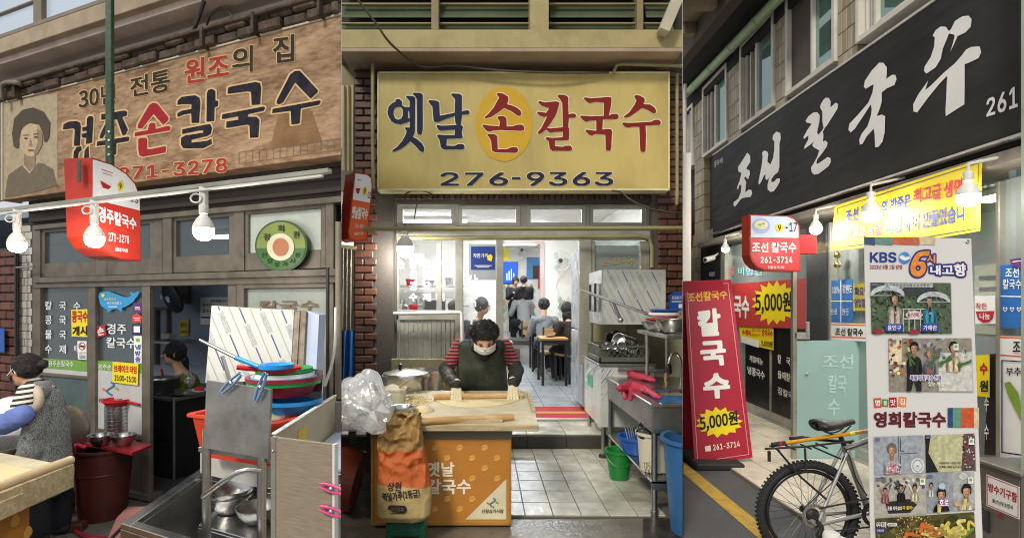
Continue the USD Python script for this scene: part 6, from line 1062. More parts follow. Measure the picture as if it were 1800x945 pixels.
# steel sink
T = Thing('sink', 'big stainless steel floor sink with a grey board on two posts', 'sink'); zr = .35; c0 = A(-1.807, 2.69); c1 = A(-1.87, 3.56); fdir = unit(A(.893, -.45)); bdir = unit(c1 - c0); Ls = .87; Ws = 1.0
def sk(a, b, z): return A(*(c0 + fdir * a + bdir * b), z)
def sbx(a0, a1, b0, b1, z0, z1, ch=.003): return obox(sk(a0, b0, z0), sk(a1, b0, z0) - sk(a0, b0, z0), sk(a0, b1, z0) - sk(a0, b0, z0), (0, 0, z1 - z0), ch)
T.part('rim', cat(sbx(0, .075, 0, Ls, zr - .03, zr), sbx(.075, Ws, 0, .06, zr - .03, zr), sbx(.075, Ws, Ls - .06, Ls, zr - .03, zr)), steel)
T.part('wall', cat(sbx(0, .004, 0, Ls, zr - .32, zr - .03), sbx(.072, .078, .06, Ls - .06, zr - .32, zr - .03), sbx(.0, Ws, -.002, .004, zr - .32, zr - .03), sbx(.07, Ws, .058, .064, zr - .32, zr - .03), sbx(.07, Ws, Ls - .064, Ls - .058, zr - .32, zr - .03)), steel_d); T.part('bottom', sbx(.07, Ws, .06, Ls - .06, zr - .325, zr - .315), steel_d)
T.part('inner_shelf', cat(sbx(.30, Ws, .42, Ls - .07, zr - .14, zr - .125), sbx(.30, Ws, .415, .425, zr - .31, zr - .14), sbx(.296, .306, .42, Ls - .07, zr - .31, zr - .14)), steel)
for a in (.03, .9): T.part('leg', lathe([(.02, ZL), (.02, zr - .3)], sk(a, .05, 0) * A(1, 1, 0), n=12), steel)
obj('steel_bowl', 'big steel bowl stack at the left on the shelf in the sink', 'bowl', cat(bowl(sk(.42, .66, zr - .12), .125, .1), bowl(sk(.42, .66, zr - .085), .13, .1)), steel, smooth=50); obj('steel_bowl', 'steel bowl with scraps at the right on the shelf in the sink', 'bowl', bowl(sk(.66, .62, zr - .12), .11, .085), steel_d, smooth=50); obj('steel_bowl', 'round steel bowl at the bottom of the sink', 'bowl', bowl(sk(.5, .24, zr - .31), .13, .11), steel, smooth=50)
PBd = Plane(at(362, 700, 2.62), UL); board = [(363, 668), (476, 684), (471, 806), (358, 786)]
T = Thing('splash_board', 'worn grey steel board standing on two posts above the sink', 'board'); T.part('board', PBd.slab(board, -.012, 0), M('grey_steel_board', (.42, .42, .41), .40, .85, var=.14, scale=6, dirt='#3d342c', dirt_amt=.4, dscale=8))
for px in (363, 460): q_ = PBd.px(px, 790, -.03); T.part('post', tube([A(q_[0], q_[1], .0), A(q_[0], q_[1], q_[2] + .1)], .021, 14), steel, smooth=50); T.part('post_foot', lathe([(.035, .0), (.035, .012), (.021, .014)], A(q_[0], q_[1], .0), n=14), steel_d)
T.part('cross_rail', bar(PBd.px(352, 788, -.05), PBd.px(480, 808, -.05), .025), steel_d); T.part('back_plate', PBd.slab([(352, 795), (470, 815), (468, 860), (352, 830)], -.35, -.34), film)
def peg(lab, pl, a, b, w, col):
    T = Thing('clothes_peg', lab, 'peg'); a, b = pl.px(*a, w), pl.px(*b, w); d = unit(b - a); s = np.cross(d, pl.n)
    for k in (-1, 1): T.part('jaw', loft([np.array([a + d * t * np.linalg.norm(b - a) + s * k * (.007 + .006 * math.sin(t * 3.1)) + s * c_ * .006 * math.cos(q_) + pl.n * .007 * math.sin(q_) for q_ in np.linspace(0, 6.283, 9)[:-1] for c_ in (1,)]) for t in np.linspace(0, 1, 6)]), col, smooth=True)
    T.part('spring', ball((a + b) / 2, .011, 1), steel)
pegb = M('peg_blue', '#6f8fb8', .4); pegp = M('peg_pink', '#c9477c', .4)
peg('pale blue clothes peg clipped near the left corner of the grey board', PBd, (423, 657), (390, 688), .02, pegb); peg('larger pale blue clothes peg clipped near the right corner of the grey board', PBd, (467, 655), (449, 704), .02, pegb)
obj('spray_hose', 'curved chrome spray hose hanging over the sink', 'hose', tube(spline([PBd.px(458, 828, .05), PBd.px(430, 826, .1), PBd.px(400, 840, .12), PBd.px(372, 860, .1), PBd.px(357, 872, .08)]), .012, 10), steel, smooth=60)
# basket, basins, colanders
T = Thing('basket', 'orange red plastic basket behind the grey board', 'basket'); cbk = at(440, 775, 2.95); br = M('basket_red', '#c93a22', .45, var=.06); zb0, zb1 = at(0, 800, 2.95)[2], at(0, 726, 2.95)[2]
def rct(s, z): return np.array([cbk * A(1, 1, 0) + A(0, 0, z) + UL * (sx * .30 * s) + NL * (sy * .14 * s) for sx, sy in ((-1, -.8), (-.93, -1), (.93, -1), (1, -.8), (1, .8), (.93, 1), (-.93, 1), (-1, .8))])
T.part('basket', loft([rct(.82, zb0), rct(.98, zb1 - .02), rct(1.08, zb1 - .015), rct(1.08, zb1), rct(.95, zb1), rct(.8, zb0 + .01)], True), br, smooth=25)
for i, (px, py) in enumerate(((482, 744), (497, 735), (508, 727))): obj('plastic_tub', f'{["nearest", "middle", "farthest"][i]} of the cream plastic tubs in the red basket', 'tub', pail(at(px, py + 12, 2.9 + .06 * i), .05, .062, .085, lip=.004), M('tub_ivory', '#cfc9b6', .4), smooth=40)
c = at(500, 682, 3.0); zq = at(0, 690, 3.0)[2]
def dish(lab, r, h, z, m, name='basin', dx=0.): obj(name, lab, 'basin', pail(A(c[0] + dx, c[1], z), r * .75, r, h, lip=.012), m, smooth=40)
dish('blue plastic basin at the bottom of the stack in the red basket', .155, .07, at(0, 722, 3)[2], M('basin_sky', '#1f7fc4', .35), dx=.04); dish('deep maroon basin in the stack of plastic basins', .19, .1, at(0, 692, 3)[2], M('basin_maroon', '#7d1f2a', .4)); dish('wide green colander rim in the stack of plastic basins', .185, .03, at(0, 676, 3)[2], M('basin_green', '#158a44', .4)); dish('pale blue plastic basin nested in the stack', .165, .025, at(0, 668, 3)[2], M('basin_pale', '#7fb0cf', .4)); dish('white plastic basin nested in the stack', .15, .025, at(0, 662, 3)[2], white_pl); dish('small green colander near the top of the stack', .14, .03, at(0, 656, 3)[2], M('basin_green', '#158a44', .4))
def ladle(lab, c_, r, a, b, col, rodm):
    T = Thing('strainer', lab, 'strainer'); T.part('head', pail(c_, r * .7, r, .03, lip=.006), col, smooth=40); T.part('grip', tube(spline([c_ + A(-r, -.02, .02), b]), .013, 10), col, smooth=50)
    if a is not None: T.part('rod', tube([b, a], .009, 10), rodm, smooth=50)
ladle('red handled strainer lying on top of the basin stack', at(494, 655, 2.93), .1, None, at(416, 645, 2.85), ink_r, None); ladle('blue handled long strainer with a steel rod on top of the stack', at(486, 650, 2.88), .085, at(351, 597, 2.9), at(414, 628, 2.88), M('basin_sky', '#1f7fc4', .35), steel)
T = Thing('freezer_lid', 'raised freezer lid wrapped in printed steel film behind the basins', 'lid'); Pf = Plane(at(372, 600, 3.35), unit(A(.96, -.28, 0))); T.part('front_sheet', Pf.slab([(372, 537), (517, 545), (510, 668), (361, 672)], -.03, 0), film)
a, b = film_marks(Pf, [(372, 538), (517, 546), (510, 668), (361, 672)], .003, 4, slope=.42); T.part('film_print', a, film_blue); T.part('film_print', b, film_gray)
T.part('edge', Pf.slab([(518, 546), (527, 547), (520, 668), (511, 668)], -.06, .0), M('edge_rusty', '#8d8073', .7, var=.2, dirt='#4a3526', dirt_amt=.8, dscale=18)); T.part('edge', Pf.slab([(528, 547), (538, 548), (532, 660), (522, 660)], -.08, -.01), M('edge_rusty', '#8d8073', .7)); T.part('inner_sheet', Pf.slab([(540, 546), (561, 553), (556, 650), (534, 648)], -.1, -.03), M('sheet_bluewhite', '#b5bfd6', .4)); T.part('lever', tube([at(391, 625, 3.1), at(404, 668, 3.1)], .012, 8), steel); T.part('back_plate', Pf.slab([(492, 642), (568, 650), (565, 700), (490, 690)], .06, .07), steel_d)
# laminate enclosure in the near right corner
T = Thing('laminate_cabinet', 'wood grain laminate panel with a metal edge at the right of the sink', 'cabinet'); lam = M('laminate_wood', '#8f8270', .5, var=.22, scale=14, stretch=(1, 1, 14)); Pw = Plane(at(478, 800, 2.3), UL)
T.part('front_panel', Pw.slab([(482, 768), (586, 781), (586, 965), (482, 965)], -.015, 0), lam); T.part('edge_strip', Pw.slab([(476, 767), (484, 768), (484, 965), (476, 965)], -.02, .004), alu); T.part('edge_strip', Pw.slab([(584, 780), (588, 781), (588, 965), (584, 965)], -.02, .004), white_pl)
xe = at(478, 768, 2.3)[0]; ze = at(478, 768, 2.3)[2]; T.part('side_panel', bx(xe - .012, xe, 2.34, 3.3, .2, ze - .002), M('laminate_cream', '#b3a98f', .5, dirt='#8a7f66', dirt_amt=.4)); T.part('top_strip', bx(xe - .018, xe + .005, 2.34, 3.3, ze, ze + .01), white_pl)
Px = Plane((xe + .001, 2.4, 0), (0, 1, 0)); sv = [at(534, 738, xe / ((534 - CX) / F)), ]; T.part('yellow_sticker', obox((xe + .001, 2.62, ze - .14), (.002, 0, 0), (0, .12, 0), (0, 0, .09), 0), M('sticker_faded', '#c9b23a', .6)); T.part('screw', ball(Pw.px(480, 792, .006), .006, 1), steel_d)
peg('pink clothes peg on the edge of the laminate panel, upper of two', Pw, (563, 852), (602, 864), .02, pegp); peg('pink clothes peg on the edge of the laminate panel, lower of two', Pw, (563, 892), (602, 904), .02, pegp)
T = Thing('steel_sideboard', 'grey steel wash stand behind the laminate panel at the edge of the left stall', 'wash stand'); T.part('top', cutl(bx(xe + .02, -.3, 2.5, 3.2, .66, .68)), M('sheet_bluewhite', '#b5bfd6', .4)); T.part('back', cutl(bx(xe + .02, -.3, 3.2, 3.22, .5, .86)), steel_d); T.part('front', cutl(bx(xe + .02, -.3, 2.45, 2.47, ZL, .62)), M('stand_cream', '#b0aca0', .5)); T.part('rib', cutl(bx(xe + .02, -.3, 2.48, 2.5, .5, .66)), steel_d)
for lab, pts, r_, m_ in (('black post beside the right end of the left shop front', [(576, 470, 3.7), (576, 700, 3.7)], .012, black_pl), ('pale downpipe at the right end of the left shop front', [(595, 390, 3.6), (595, 560, 3.6), (595, 700, 3.6)], .022, cf), ('white hose curving down at the right end of the left shop front', [(590, 540, 3.5), (589, 600, 3.5), (583, 640, 3.45), (571, 678, 3.4)], .01, white_pl)):
    obj('pipe', lab, 'pipe', tube(spline([at(*p) for p in pts]), r_, 8), m_, smooth=50)
N2 = len(ALL)
# ======================= RIGHT BAY =======================
PW = Plane((3.47, 7.1, 0), (-.0368, -1, 0)); UW, NW = PW.u, PW.n            # the right-hand shop front, running away from the street corner
def vr(x, y0, x0): return 530 + (y0 - 530) * (x - 885) / (x0 - 885.)
def wr(x0, yt, x1, yb, w0=0., w1=.03, ch=.003): return PW.rect(x0, yt, x1, yb, w0, w1, ch)
def cutr(m, e=.003):
    v, f = m if isinstance(m, tuple) else cat(*m); t = trimesh.intersections.slice_mesh_plane(trimesh.Trimesh(v, f, process=False), plane_normal=unit(A(1, -RR, 0)), plane_origin=A(RR * 4 + e, 4, 0), cap=False); return np.asarray(t.vertices), np.asarray(t.faces)
asph = M('asphalt', '#57575a', .85, var=.25, scale=30, bump=.6, bscale=160, dirt='#403f3f', dirt_amt=.6, dscale=1.5)
struct('road', prism([(RR * 2.4 + .003, 2.4), (2.2, 2.4), (2.2, 9.6), (RR * 9.6 + .003 if RR * 9.6 < 2.2 else 2.199, 9.6)], -.33, 0) if RR * 9.6 < 2.2 else prism([(RR * 1.5 + .003, 1.5), (2.2, 1.5), (2.2, 2.2 / RR - .02)], -.33, 0), asph)
struct('yellow_line', prism([(1.685, 1.6), (1.81, 1.6), (1.81, 1.81 / RR - .02), (1.685, 1.685 / RR - .02)], .001, .004), M('road_yellow', '#c09a3c', .8, var=.15, scale=9, dirt='#6b6353', dirt_amt=.7, dscale=14))
struct('pavement_base', prism([(2.12, 1.5), (5.2, 1.5), (5.2, 9.6), (RR * 9.6, 9.6), (2.12, 2.12 / RR)], -.33, .02), M('grout_pale', '#7d7668', .9))
T = Thing('paving', 'pale cream paving slabs along the black signed noodle shop', 'paving'); pvm = [M(f'paver_{i}', c, .6, var=.12, scale=7, bump=.1, dirt='#80776a', dirt_amt=.4, dscale=4) for i, c in enumerate(['#cfc4b2', '#c5baa8', '#d6ccbc'])]; rr = random.Random(9)
for i in range(5):
    for j in range(20):
        a, b = 2.125 + i * .285, 1.9 + j * .285 + (.14 if i % 2 else 0)
        if a > RR * (b + .2) - .05: T.part('slab', bx(a, a + .279, b, b + .279, .015, .028 + rr.uniform(0, .002), .003), rr.choice(pvm))
# upper floor: tiled wall, windows, drain pipe, eaves
beige = [M(f'wall_tile_beige_{i}', c, .45, var=.15, dirt='#5d5446', dirt_amt=.5, dscale=5) for i, c in enumerate(['#a79a80', '#9c8f76', '#b1a58c'])]
def seg(x0, x1): return x0, vr(x0, -10, 1363), x1
struct('upper_wall_right', cutr(PW.box(PW.uv(1195, 300)[0], PW.uv(1800, 300)[0] + .3, 2.35, 5.2, -.25, -.10, 0)), mortar)
T = Thing('tiled_wall', 'beige upright wall tiles between the upper floor windows', 'wall tiles')
for x0, x1, s_ in ((1201, 1206, 1), (1221, 1237, 2), (1280, 1303, 3), (1363, 1384, 4), (1472, 1509, 5)):
    u0, u1 = PW.uv(x0, 300)[0], PW.uv(x1, 300)[0]; zb_ = 2.55; r_ = 0
    while zb_ < 4.75:
        u = u0 + .004
        while u < u1 - .03: T.part('tile', PW.box(u, min(u + .066, u1), zb_, zb_ + .2, -.11, .0 + rr.uniform(0, .003), .004), rr.choice(beige)); u += .073
        zb_ += .207; r_ += 1
u0, u1 = PW.uv(1202, 400)[0], PW.uv(1256, 400)[0]; zb_ = 1.75
while zb_ < 2.5:
    u = u0
    while u < u1 - .03: T.part('tile', PW.box(u, min(u + .09, u1), zb_, zb_ + .2, -.03, .0, .004), rr.choice(beige)); u += .097
    zb_ += .207
wf = M('window_frame_white', '#d6d1c6', .5, var=.06, dirt='#7d7464', dirt_amt=.4); wg = usdkit.material(stage, '/World/Looks/window_dark_glass', {'g': ('glossy_bsdf', {'roughness': .02, 'color': (.62, .78, .74)}), 'd': ('diffuse_bsdf', {'color': (.10, .18, .16)}), 'm': ('mix_closure', {'fac': .4})}, [('d.BSDF', 'm.closure1'), ('g.BSDF', 'm.closure2')], surface='m.closure'); br_p = M('board_brown', '#4a4136', .6, var=.2)
names = ('farthest small', 'second farthest', 'third farthest', 'broad brown boarded', 'nearest')
for i, (x0, x1, yt, yb, mid) in enumerate(((1206, 1220, 195, 300, 1214), (1237, 1280, 155, 278, 1258), (1303, 1363, 80, 229, 1330), (1384, 1472, -14, 171, 1428), (1509, 1640, -150, 78, 1540))):
    T = Thing('window', f'{names[i]} white framed sliding window above the black sign', 'window'); A0 = PW.uv(x0, yt)[0]; B0 = PW.uv(x1, yt)[0]; M0 = PW.uv(mid, yt)[0]; v1, v0 = PW.uv(x0, yt)[1], PW.uv(x0, yb)[1]; f_ = .05
    T.part('frame', cat(PW.box(A0, A0 + f_, v0, v1, -.1, .03), PW.box(B0 - f_, B0, v0, v1, -.1, .03), PW.box(A0 + f_, B0 - f_, v0, v0 + f_, -.1, .03), PW.box(A0 + f_, B0 - f_, v1 - f_, v1, -.1, .03)), wf)
    s = T.part('sash', cat(PW.box(M0 - .02, M0 + .02, v0 + f_, v1 - f_, -.06, .01), PW.box(M0 + .02, B0 - f_, v0 + f_, v0 + f_ + .03, -.06, .005), PW.box(M0 + .02, B0 - f_, v1 - f_ - .03, v1 - f_, -.06, .005)), wf)
    T.part('pane', PW.box(M0 + .02, B0 - f_, v0 + f_ + .03, v1 - f_ - .03, -.03, -.025, 0), wg, s)
    if i == 3: T.part('board', PW.box(A0 + f_, M0 - .02, v0 + f_, v1 - f_, -.03, -.02), br_p)
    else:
        T.part('open_gap', PW.box(A0 + f_, M0 - .02, v0 + f_, v1 - f_, -.09, -.085, 0), M('near_black', (.012, .012, .013), .8))  # near-black sheet paints the shade inside the opened sash
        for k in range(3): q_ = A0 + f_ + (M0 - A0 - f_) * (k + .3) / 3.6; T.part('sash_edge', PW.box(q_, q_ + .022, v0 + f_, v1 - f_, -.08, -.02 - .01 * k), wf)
T = Thing('drain_pipe', 'pale green drain pipe running along under the eaves at top right', 'pipe'); gp = M('pipe_green', '#8fa67c', .5, var=.1, dirt='#5f6b50', dirt_amt=.4); p, q = PW.px(1196, 176, .16), PW.px(1440, -76, .16); T.part('pipe', tube([p, q], .06, 14), gp, smooth=50)
for t in (.17, .33, .5, .68): c = p + (q - p) * t; T.part('joint', tube([c, c + unit(q - p) * .06], .066, 14), gp, smooth=50)
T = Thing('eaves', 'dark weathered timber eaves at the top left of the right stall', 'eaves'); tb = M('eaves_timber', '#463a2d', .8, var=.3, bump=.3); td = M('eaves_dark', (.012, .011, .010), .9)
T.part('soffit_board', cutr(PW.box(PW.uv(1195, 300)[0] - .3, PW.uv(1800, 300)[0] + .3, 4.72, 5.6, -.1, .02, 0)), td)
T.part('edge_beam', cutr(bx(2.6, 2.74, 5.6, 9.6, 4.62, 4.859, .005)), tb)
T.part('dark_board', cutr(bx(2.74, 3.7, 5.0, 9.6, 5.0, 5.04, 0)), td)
T.part('canopy_board', cutr(bx(.5, 2.72, 5.6, 7.9, 4.86, 4.9, 0)), M('canopy_brown', '#8a7a62', .8, var=.2, dirt='#4c4132'))
for j in range(6): T.part('joist', cutr(bx(.5, 2.6, 6.0 + .6 * j, 6.1 + .6 * j, 4.72, 4.858, .004)), M('canopy_brown', '#8a7a62', .8))
obj('pipe', 'slim grey downpipe at the far left end of the beige tiled wall', 'pipe', tube([PW.px(1206, 90, .3), PW.px(1204, 180, .2), PW.px(1204, 480, .12)], .03, 10), wf, smooth=50)
# sign
PB2 = Plane(PW.p(0, 0, .14), UW); T = Thing('shop_sign', 'long black fabric sign with white brush lettering over the right shop', 'sign'); xs = 1793
fab = usdkit.material(stage, '/World/Looks/sign_fabric', {'g': ('geometry', {}), 'm': ('mapping', {'scale': (1, .8, 3.5), 'rotation': (.5, 0, 0)}), 'n': ('noise_texture', {'scale': 2.2, 'detail': 2.}), 'b': ('bump', {'strength': .5, 'distance': .04}), 'n2': ('noise_texture', {'scale': 1.3, 'detail': 6.}), 'r': ('rgb_ramp', {'ramp': [(.35, (.020, .0195, .019)), (.7, (.034, .033, .032))]}), 'p': ('principled_bsdf', {'roughness': .62, 'specular_ior_level': .25})}, [('g.position', 'm.vector'), ('m.vector', 'n.vector'), ('n.fac', 'b.height'), ('b.normal', 'p.normal'), ('g.position', 'n2.vector'), ('n2.fac', 'r.fac'), ('r.color', 'p.base_color')], surface='p.BSDF')
T.part('fabric', PB2.rect(1253, 274, xs, 411, -.12, 0, .004), fab); hw = M('trim_white', '#bdbab4', .5); tn = lambda y0: [(1252, y0), (xs, vr(xs, y0, 1253))]
T.part('edge_trim', PB2.rect(1252, 271.5, xs, 274, -.12, .008, .001), hw); T.part('edge_trim', PB2.rect(1252, 410, xs, 412, -.12, .008, .001), hw)
kG, kH = .2222, .29623
br1 = trace(1250, 160, kG, [
 [285,488,308,510,310,560,285,600,278,615,305,630,308,655,292,700,270,675,262,690,278,720,272,780,270,800,300,778,320,785,325,810,312,838,270,842,240,850,205,895,188,915,178,905,178,880,215,850,235,800,240,745,225,740,212,780,204,765,225,710,240,650,215,635,213,600,228,580,260,530],
 [515,322,545,330,552,370,540,420,540,600,530,640,500,665,475,700,480,722,500,715,520,692,545,690,545,715,520,760,495,792,470,798,448,780,446,745,458,690,470,650,455,690,440,705,428,690,432,655,418,670,398,715,382,740,374,730,380,690,400,590,408,520,402,490,420,470,445,480,452,500,445,560,470,580,490,530,500,460,500,400,486,380,490,350],
 [905,55,930,55,945,80,945,130,985,92,1005,105,1000,140,950,220,915,275,900,290,885,320,888,350,885,400,905,392,922,410,915,440,880,490,840,540,832,575,850,572,890,545,920,522,945,530,948,560,930,595,850,655,815,662,795,640,790,605,810,575,840,520,855,470,838,460,812,445,800,430,815,395,800,412,765,440,735,460,740,435,768,385,770,350,735,380,730,365,760,310,795,260,755,250,748,235,770,200,810,170,840,168,860,195,855,250,838,330,850,345,880,310,890,290,880,240,880,165,862,130,868,105,885,75]])
br2 = trace(1470, 0, kH, [
 [255,372,280,374,300,400,300,440,295,470,330,445,350,445,358,470,345,505,300,525,270,550,270,600,260,640,240,690,270,680,290,690,288,780,275,840,250,872,230,875,228,800,222,765,180,810,155,855,140,858,136,830,150,795,185,750,205,690,210,650,205,620,160,690,110,765,85,787,72,770,78,735,130,680,190,610,215,550,222,500,175,528,163,515,170,480,210,420],
 [620,158,650,160,668,185,680,175,705,125,750,97,785,94,803,115,798,160,765,195,720,215,700,260,676,310,690,265,702,220,698,206,668,200,655,235,632,290,620,350,590,400,535,438,520,420,525,395,560,340,580,280,585,225,572,212,590,180],
 [800,280,850,275,860,310,845,345,790,372,762,382,762,500,760,620,735,635,650,690,648,660,655,520,658,450,610,500,545,580,480,668,458,662,456,620,490,555,520,515,545,480,528,535,560,510,640,430,700,380,745,330,770,295]])
T.part('brush_lettering', PB2.flat(union_all([br1, br2]), .004), M('brush_white', '#e6e5e1', .6, var=.04)); T.part('number', PB2.flat(textpx('261', [(1734, 175), (1789, 150), (1789, 188), (1734, 206)], 3, 'sans'), .004), M('brush_white', '#c9c8c4', .6)); T.part('small_lettering', PB2.flat(textpx('칼국수식당', [(1256, 283), (1271, 276), (1271, 285), (1256, 295)], 1), .004), M('brush_white', '#c9c8c4', .6))
T = Thing('fascia', 'black fascia and stained concrete edge below the black sign', 'fascia'); T.part('shadow_gap', wr(1253, 411, xs, 418, -.05, .08), M('near_black', (.012, .012, .013), .8)); T.part('concrete_edge', wr(1226, 427, xs + 20, 436, -.3, .16, .006), M('stained_edge', '#8d8579', .8, var=.2, bump=.3, dirt='#4d463c', dirt_amt=.6, dscale=6))  # plain black fascia strip above the concrete edge
obj('pipe', 'dark rod bracket under the far end of the black sign', 'pipe', tube([PB2.px(1250, 413, .02), PB2.px(1320, 385, .02)], .008, 6), black_pl)
# glazed front
T = Thing('glazed_storefront', 'glazed dark framed shop front under the black brush lettered sign', 'shop front'); dfm = M('frame_anthracite', '#25272b', .4, var=.1); bs = M('base_aluminium', '#b4b2ab', .35, .5, var=.08)
def panel(x0, x1, yt, yb, xr, w0, w1, mat, nm='panel', ch=.002): T.part(nm, PW.rect(x0, vr(x0, yt, xr), x1, vr(x0, yb, xr), w0, w1, ch), mat)
panel(1232, 1266, 424, 690, 1240, -.1, .05, M('column_black', '#1c1b1b', .7), 'column'); panel(1266, 1274, 437, 700, 1268, -.05, .04, alu, 'frame')
XR = 1314; zbot = 724
for a, b in ((1274, 1312), (1312, 1420)): pass
T.part('pane', PW.rect(1274, vr(1274, 437, 1268), 1418, vr(1274, zbot - 12, XR), -.02, -.012, 0), pane_dull)
panel(1418, 1452, vr(1418, 437, 1268), vr(1418, zbot, XR), 1418, -.08, .05, dfm, 'post')
T.part('pane', PW.rect(1452, vr(1452, 437, 1268), 1795, vr(1452, zbot - 12, XR), -.02, -.012, 0), pane_dull)
for x, wd, m_ in ((1456, 4, alu), (1500, 0, alu), (1750, 6, alu), (1796, 10, dfm)):
    if wd: panel(x, x + wd, vr(x, 437, 1268), vr(x, zbot, XR), x, -.04, .03, m_, 'frame')
panel(1266, 1800, zbot - 17, zbot, XR, -.06, .02, bs, 'base_rail'); panel(1266, 1800, zbot - 3, zbot + 4, XR, -.06, .05, bs, 'sill')
for a, b in ((1310, 1352), (1354, 1420)): panel(a, b, vr(a, 566, 1314), vr(a, 709, 1314), a, -.01, -.002, M('menu_black', '#141415', .4, var=.05), 'menu_panel')
panel(1352, 1354.5, vr(1352, 566, 1314), vr(1352, 711, 1314), 1352, -.01, .01, alu, 'frame'); panel(1290, 1420, vr(1290, 560, 1314), vr(1290, 566, 1314), 1290, -.01, .01, ink_w, 'strip')
L = union_all([textpx('계절메뉴', [(1317, 623), (1341, 630), (1341, 642), (1317, 634)], 2.5), textpx('냉콩국수', [(1314, 642), (1344, 652), (1344, 668), (1314, 656)], 3), textpx('칼', [(1367, 622), (1373, 624), (1373, 640), (1367, 637)], 3), textpx('국', [(1382, 627), (1389, 629), (1389, 643), (1382, 640)], 3), textpx('들깨칼국', [(1367, 650), (1396, 658), (1396, 674), (1367, 664)], 3), textpx('장칼국', [(1367, 678), (1394, 690), (1394, 702), (1367, 692)], 3)])
T.part('menu_lettering', PW.flat(L, .002), ink_w)
neon = [('물', 1280, '#e08a8a'), ('비', 1297, '#7ec9c4'), ('빔', 1312, '#8ab8d8'), ('면', 1328, '#7ec9c4')]
for ch, x, c_ in neon: T.part('window_lettering', PW.flat(textpx(ch, [(x, 469), (x + 11, 469), (x + 11, 484), (x, 483)], 2), .0), M('letter_' + c_[1:], c_, .5))
# room behind
rt_ = M('room_slate', '#74858a', .7, var=.1); o2 = PW.p(PW.uv(1262, 500)[0], 0, -.05); LW = 4.6
struct('right_room', cat(obox(o2 - NW * 2.0, UW * LW, -NW * .1, (0, 0, 2.5), 0), obox(o2, -UW * .08, -NW * 2.0, (0, 0, 2.5), 0), obox(o2 + A(0, 0, 2.42), UW * LW, -NW * 2.0, (0, 0, .08), 0), obox(o2 + UW * LW, UW * .05, -NW * 2.0, (0, 0, 2.5), 0)), rt_); struct('right_room_floor', obox(o2, UW * LW, -NW * 2, (0, 0, .05), 0), M('dark_floor', '#4b4b4c', .4))
for k, t in enumerate((1.2, 3.2)):
    T = Thing('ceiling_lamp', ('ceiling lamp in the far half of the right shop', 'ceiling lamp in the near half of the right shop')[k], 'lamp'); c = o2 + UW * t - NW * .9; T.part('tray', obox(c + A(0, 0, 2.36), UW * .9, -NW * .2, (0, 0, .05)), white_pl); T.part('diffuser', obox(c + A(0, 0, 2.33) + UW * .03 - NW * .02, UW * .84, -NW * .16, (0, 0, .03)), emit('right_lamp', (.95, 1, .97), 34.))
for k, (t, lab, col) in enumerate(((.6, 'faded red menu board on the back wall of the right shop', '#a8453f'), (2.0, 'cream wall calendar on the back wall of the right shop', '#cfc8b0'), (3.1, 'green poster on the back wall of the right shop', '#4f7d5c'))):
    T = Thing('wall_poster', lab, 'poster'); c = o2 - NW * 1.99 + UW * t; T.part('sheet', obox(c + A(0, 0, 1.1), UW * .55, NW * .01, (0, 0, .75), 0), M('poster_' + col[1:], col, .6))
    for i in range(5): T.part('text_row', obox(c + UW * .06 + NW * .012 + A(0, 0, 1.2 + .12 * i), UW * (.4 - .06 * (i % 3)), NW * .003, (0, 0, .05), 0), ink_w if k != 1 else ink_k)
for k in range(3):
    T = Thing('table', f'{["far", "middle", "near"][k]} dim table inside the right shop', 'table'); c = o2 + UW * (.7 + 1.3 * k) - NW * .8; T.part('top', obox(c + A(0, 0, .72), UW * .9, -NW * .6, (0, 0, .03)), wood)
    for a in (.04, .82):
        for b in (.04, .52): T.part('leg', obox(c + UW * a - NW * b + A(0, 0, .05), UW * .04, -NW * .04, (0, 0, .67)), blk)
# things fixed on the glass
def banner(name, lab, cat_, q, w, base, *layers, pl=PW, th=.003):
    T = Thing(name, lab, cat_); T.part('sheet', pl.slab(q, w, w + th), base)
    for k, (nm, g, m) in enumerate(layers): T.part(nm, pl.flat(g, w + th + .002 + .0015 * k), m)
    return T
bst = burst(1362, 532, 42, 40, 17, .77, 3)
banner('price_banner', 'red window banner with a yellow starburst reading 5,000원', 'banner', [(1284, 499), (1416, 489), (1416, 578), (1284, 572)], .03, M('banner_red', '#b8383a', .5, var=.08), ('starburst', bst, ink_y), ('lettering', textpx('5,000원', [(1327, 514), (1391, 512), (1392, 552), (1327, 552)], 4), ink_k), ('lettering', textpx('국수', [(1290, 519), (1317, 520), (1317, 561), (1290, 556)], 5), ink_w))
banner('paper_notice', 'yellow menu paper with red lettering below the red window banner', 'notice', [(1299, 571), (1359, 573), (1359, 615), (1302, 602)], .02, ink_y, ('lettering', textpx('수제비', [(1304, 578), (1320, 579), (1320, 591), (1304, 588)], 4), ink_r), ('lettering', textpx('잔치국수', [(1339, 578), (1358, 579), (1358, 593), (1339, 590)], 4), ink_r), ('lettering', textpx('5,000원', [(1338, 597), (1358, 600), (1358, 612), (1338, 608)], 3), ink_k), ('lettering', union_all([textpx('매운수제비', [(1321, 577), (1337, 578), (1337, 583), (1321, 582)], 2), textpx('매운칼국수', [(1321, 585), (1337, 586), (1337, 591), (1321, 590)], 2)]), ink_r), ('paper_patch', Polygon([(1303, 590), (1334, 598), (1334, 611), (1303, 601)]), ink_w))
PY_ = Plane(PW.p(0, 0, .2), UW); yq_ = [(1467, 362), (1726, 279), (1722, 406), (1640, 420), (1545, 432), (1500, 437), (1462, 440)]
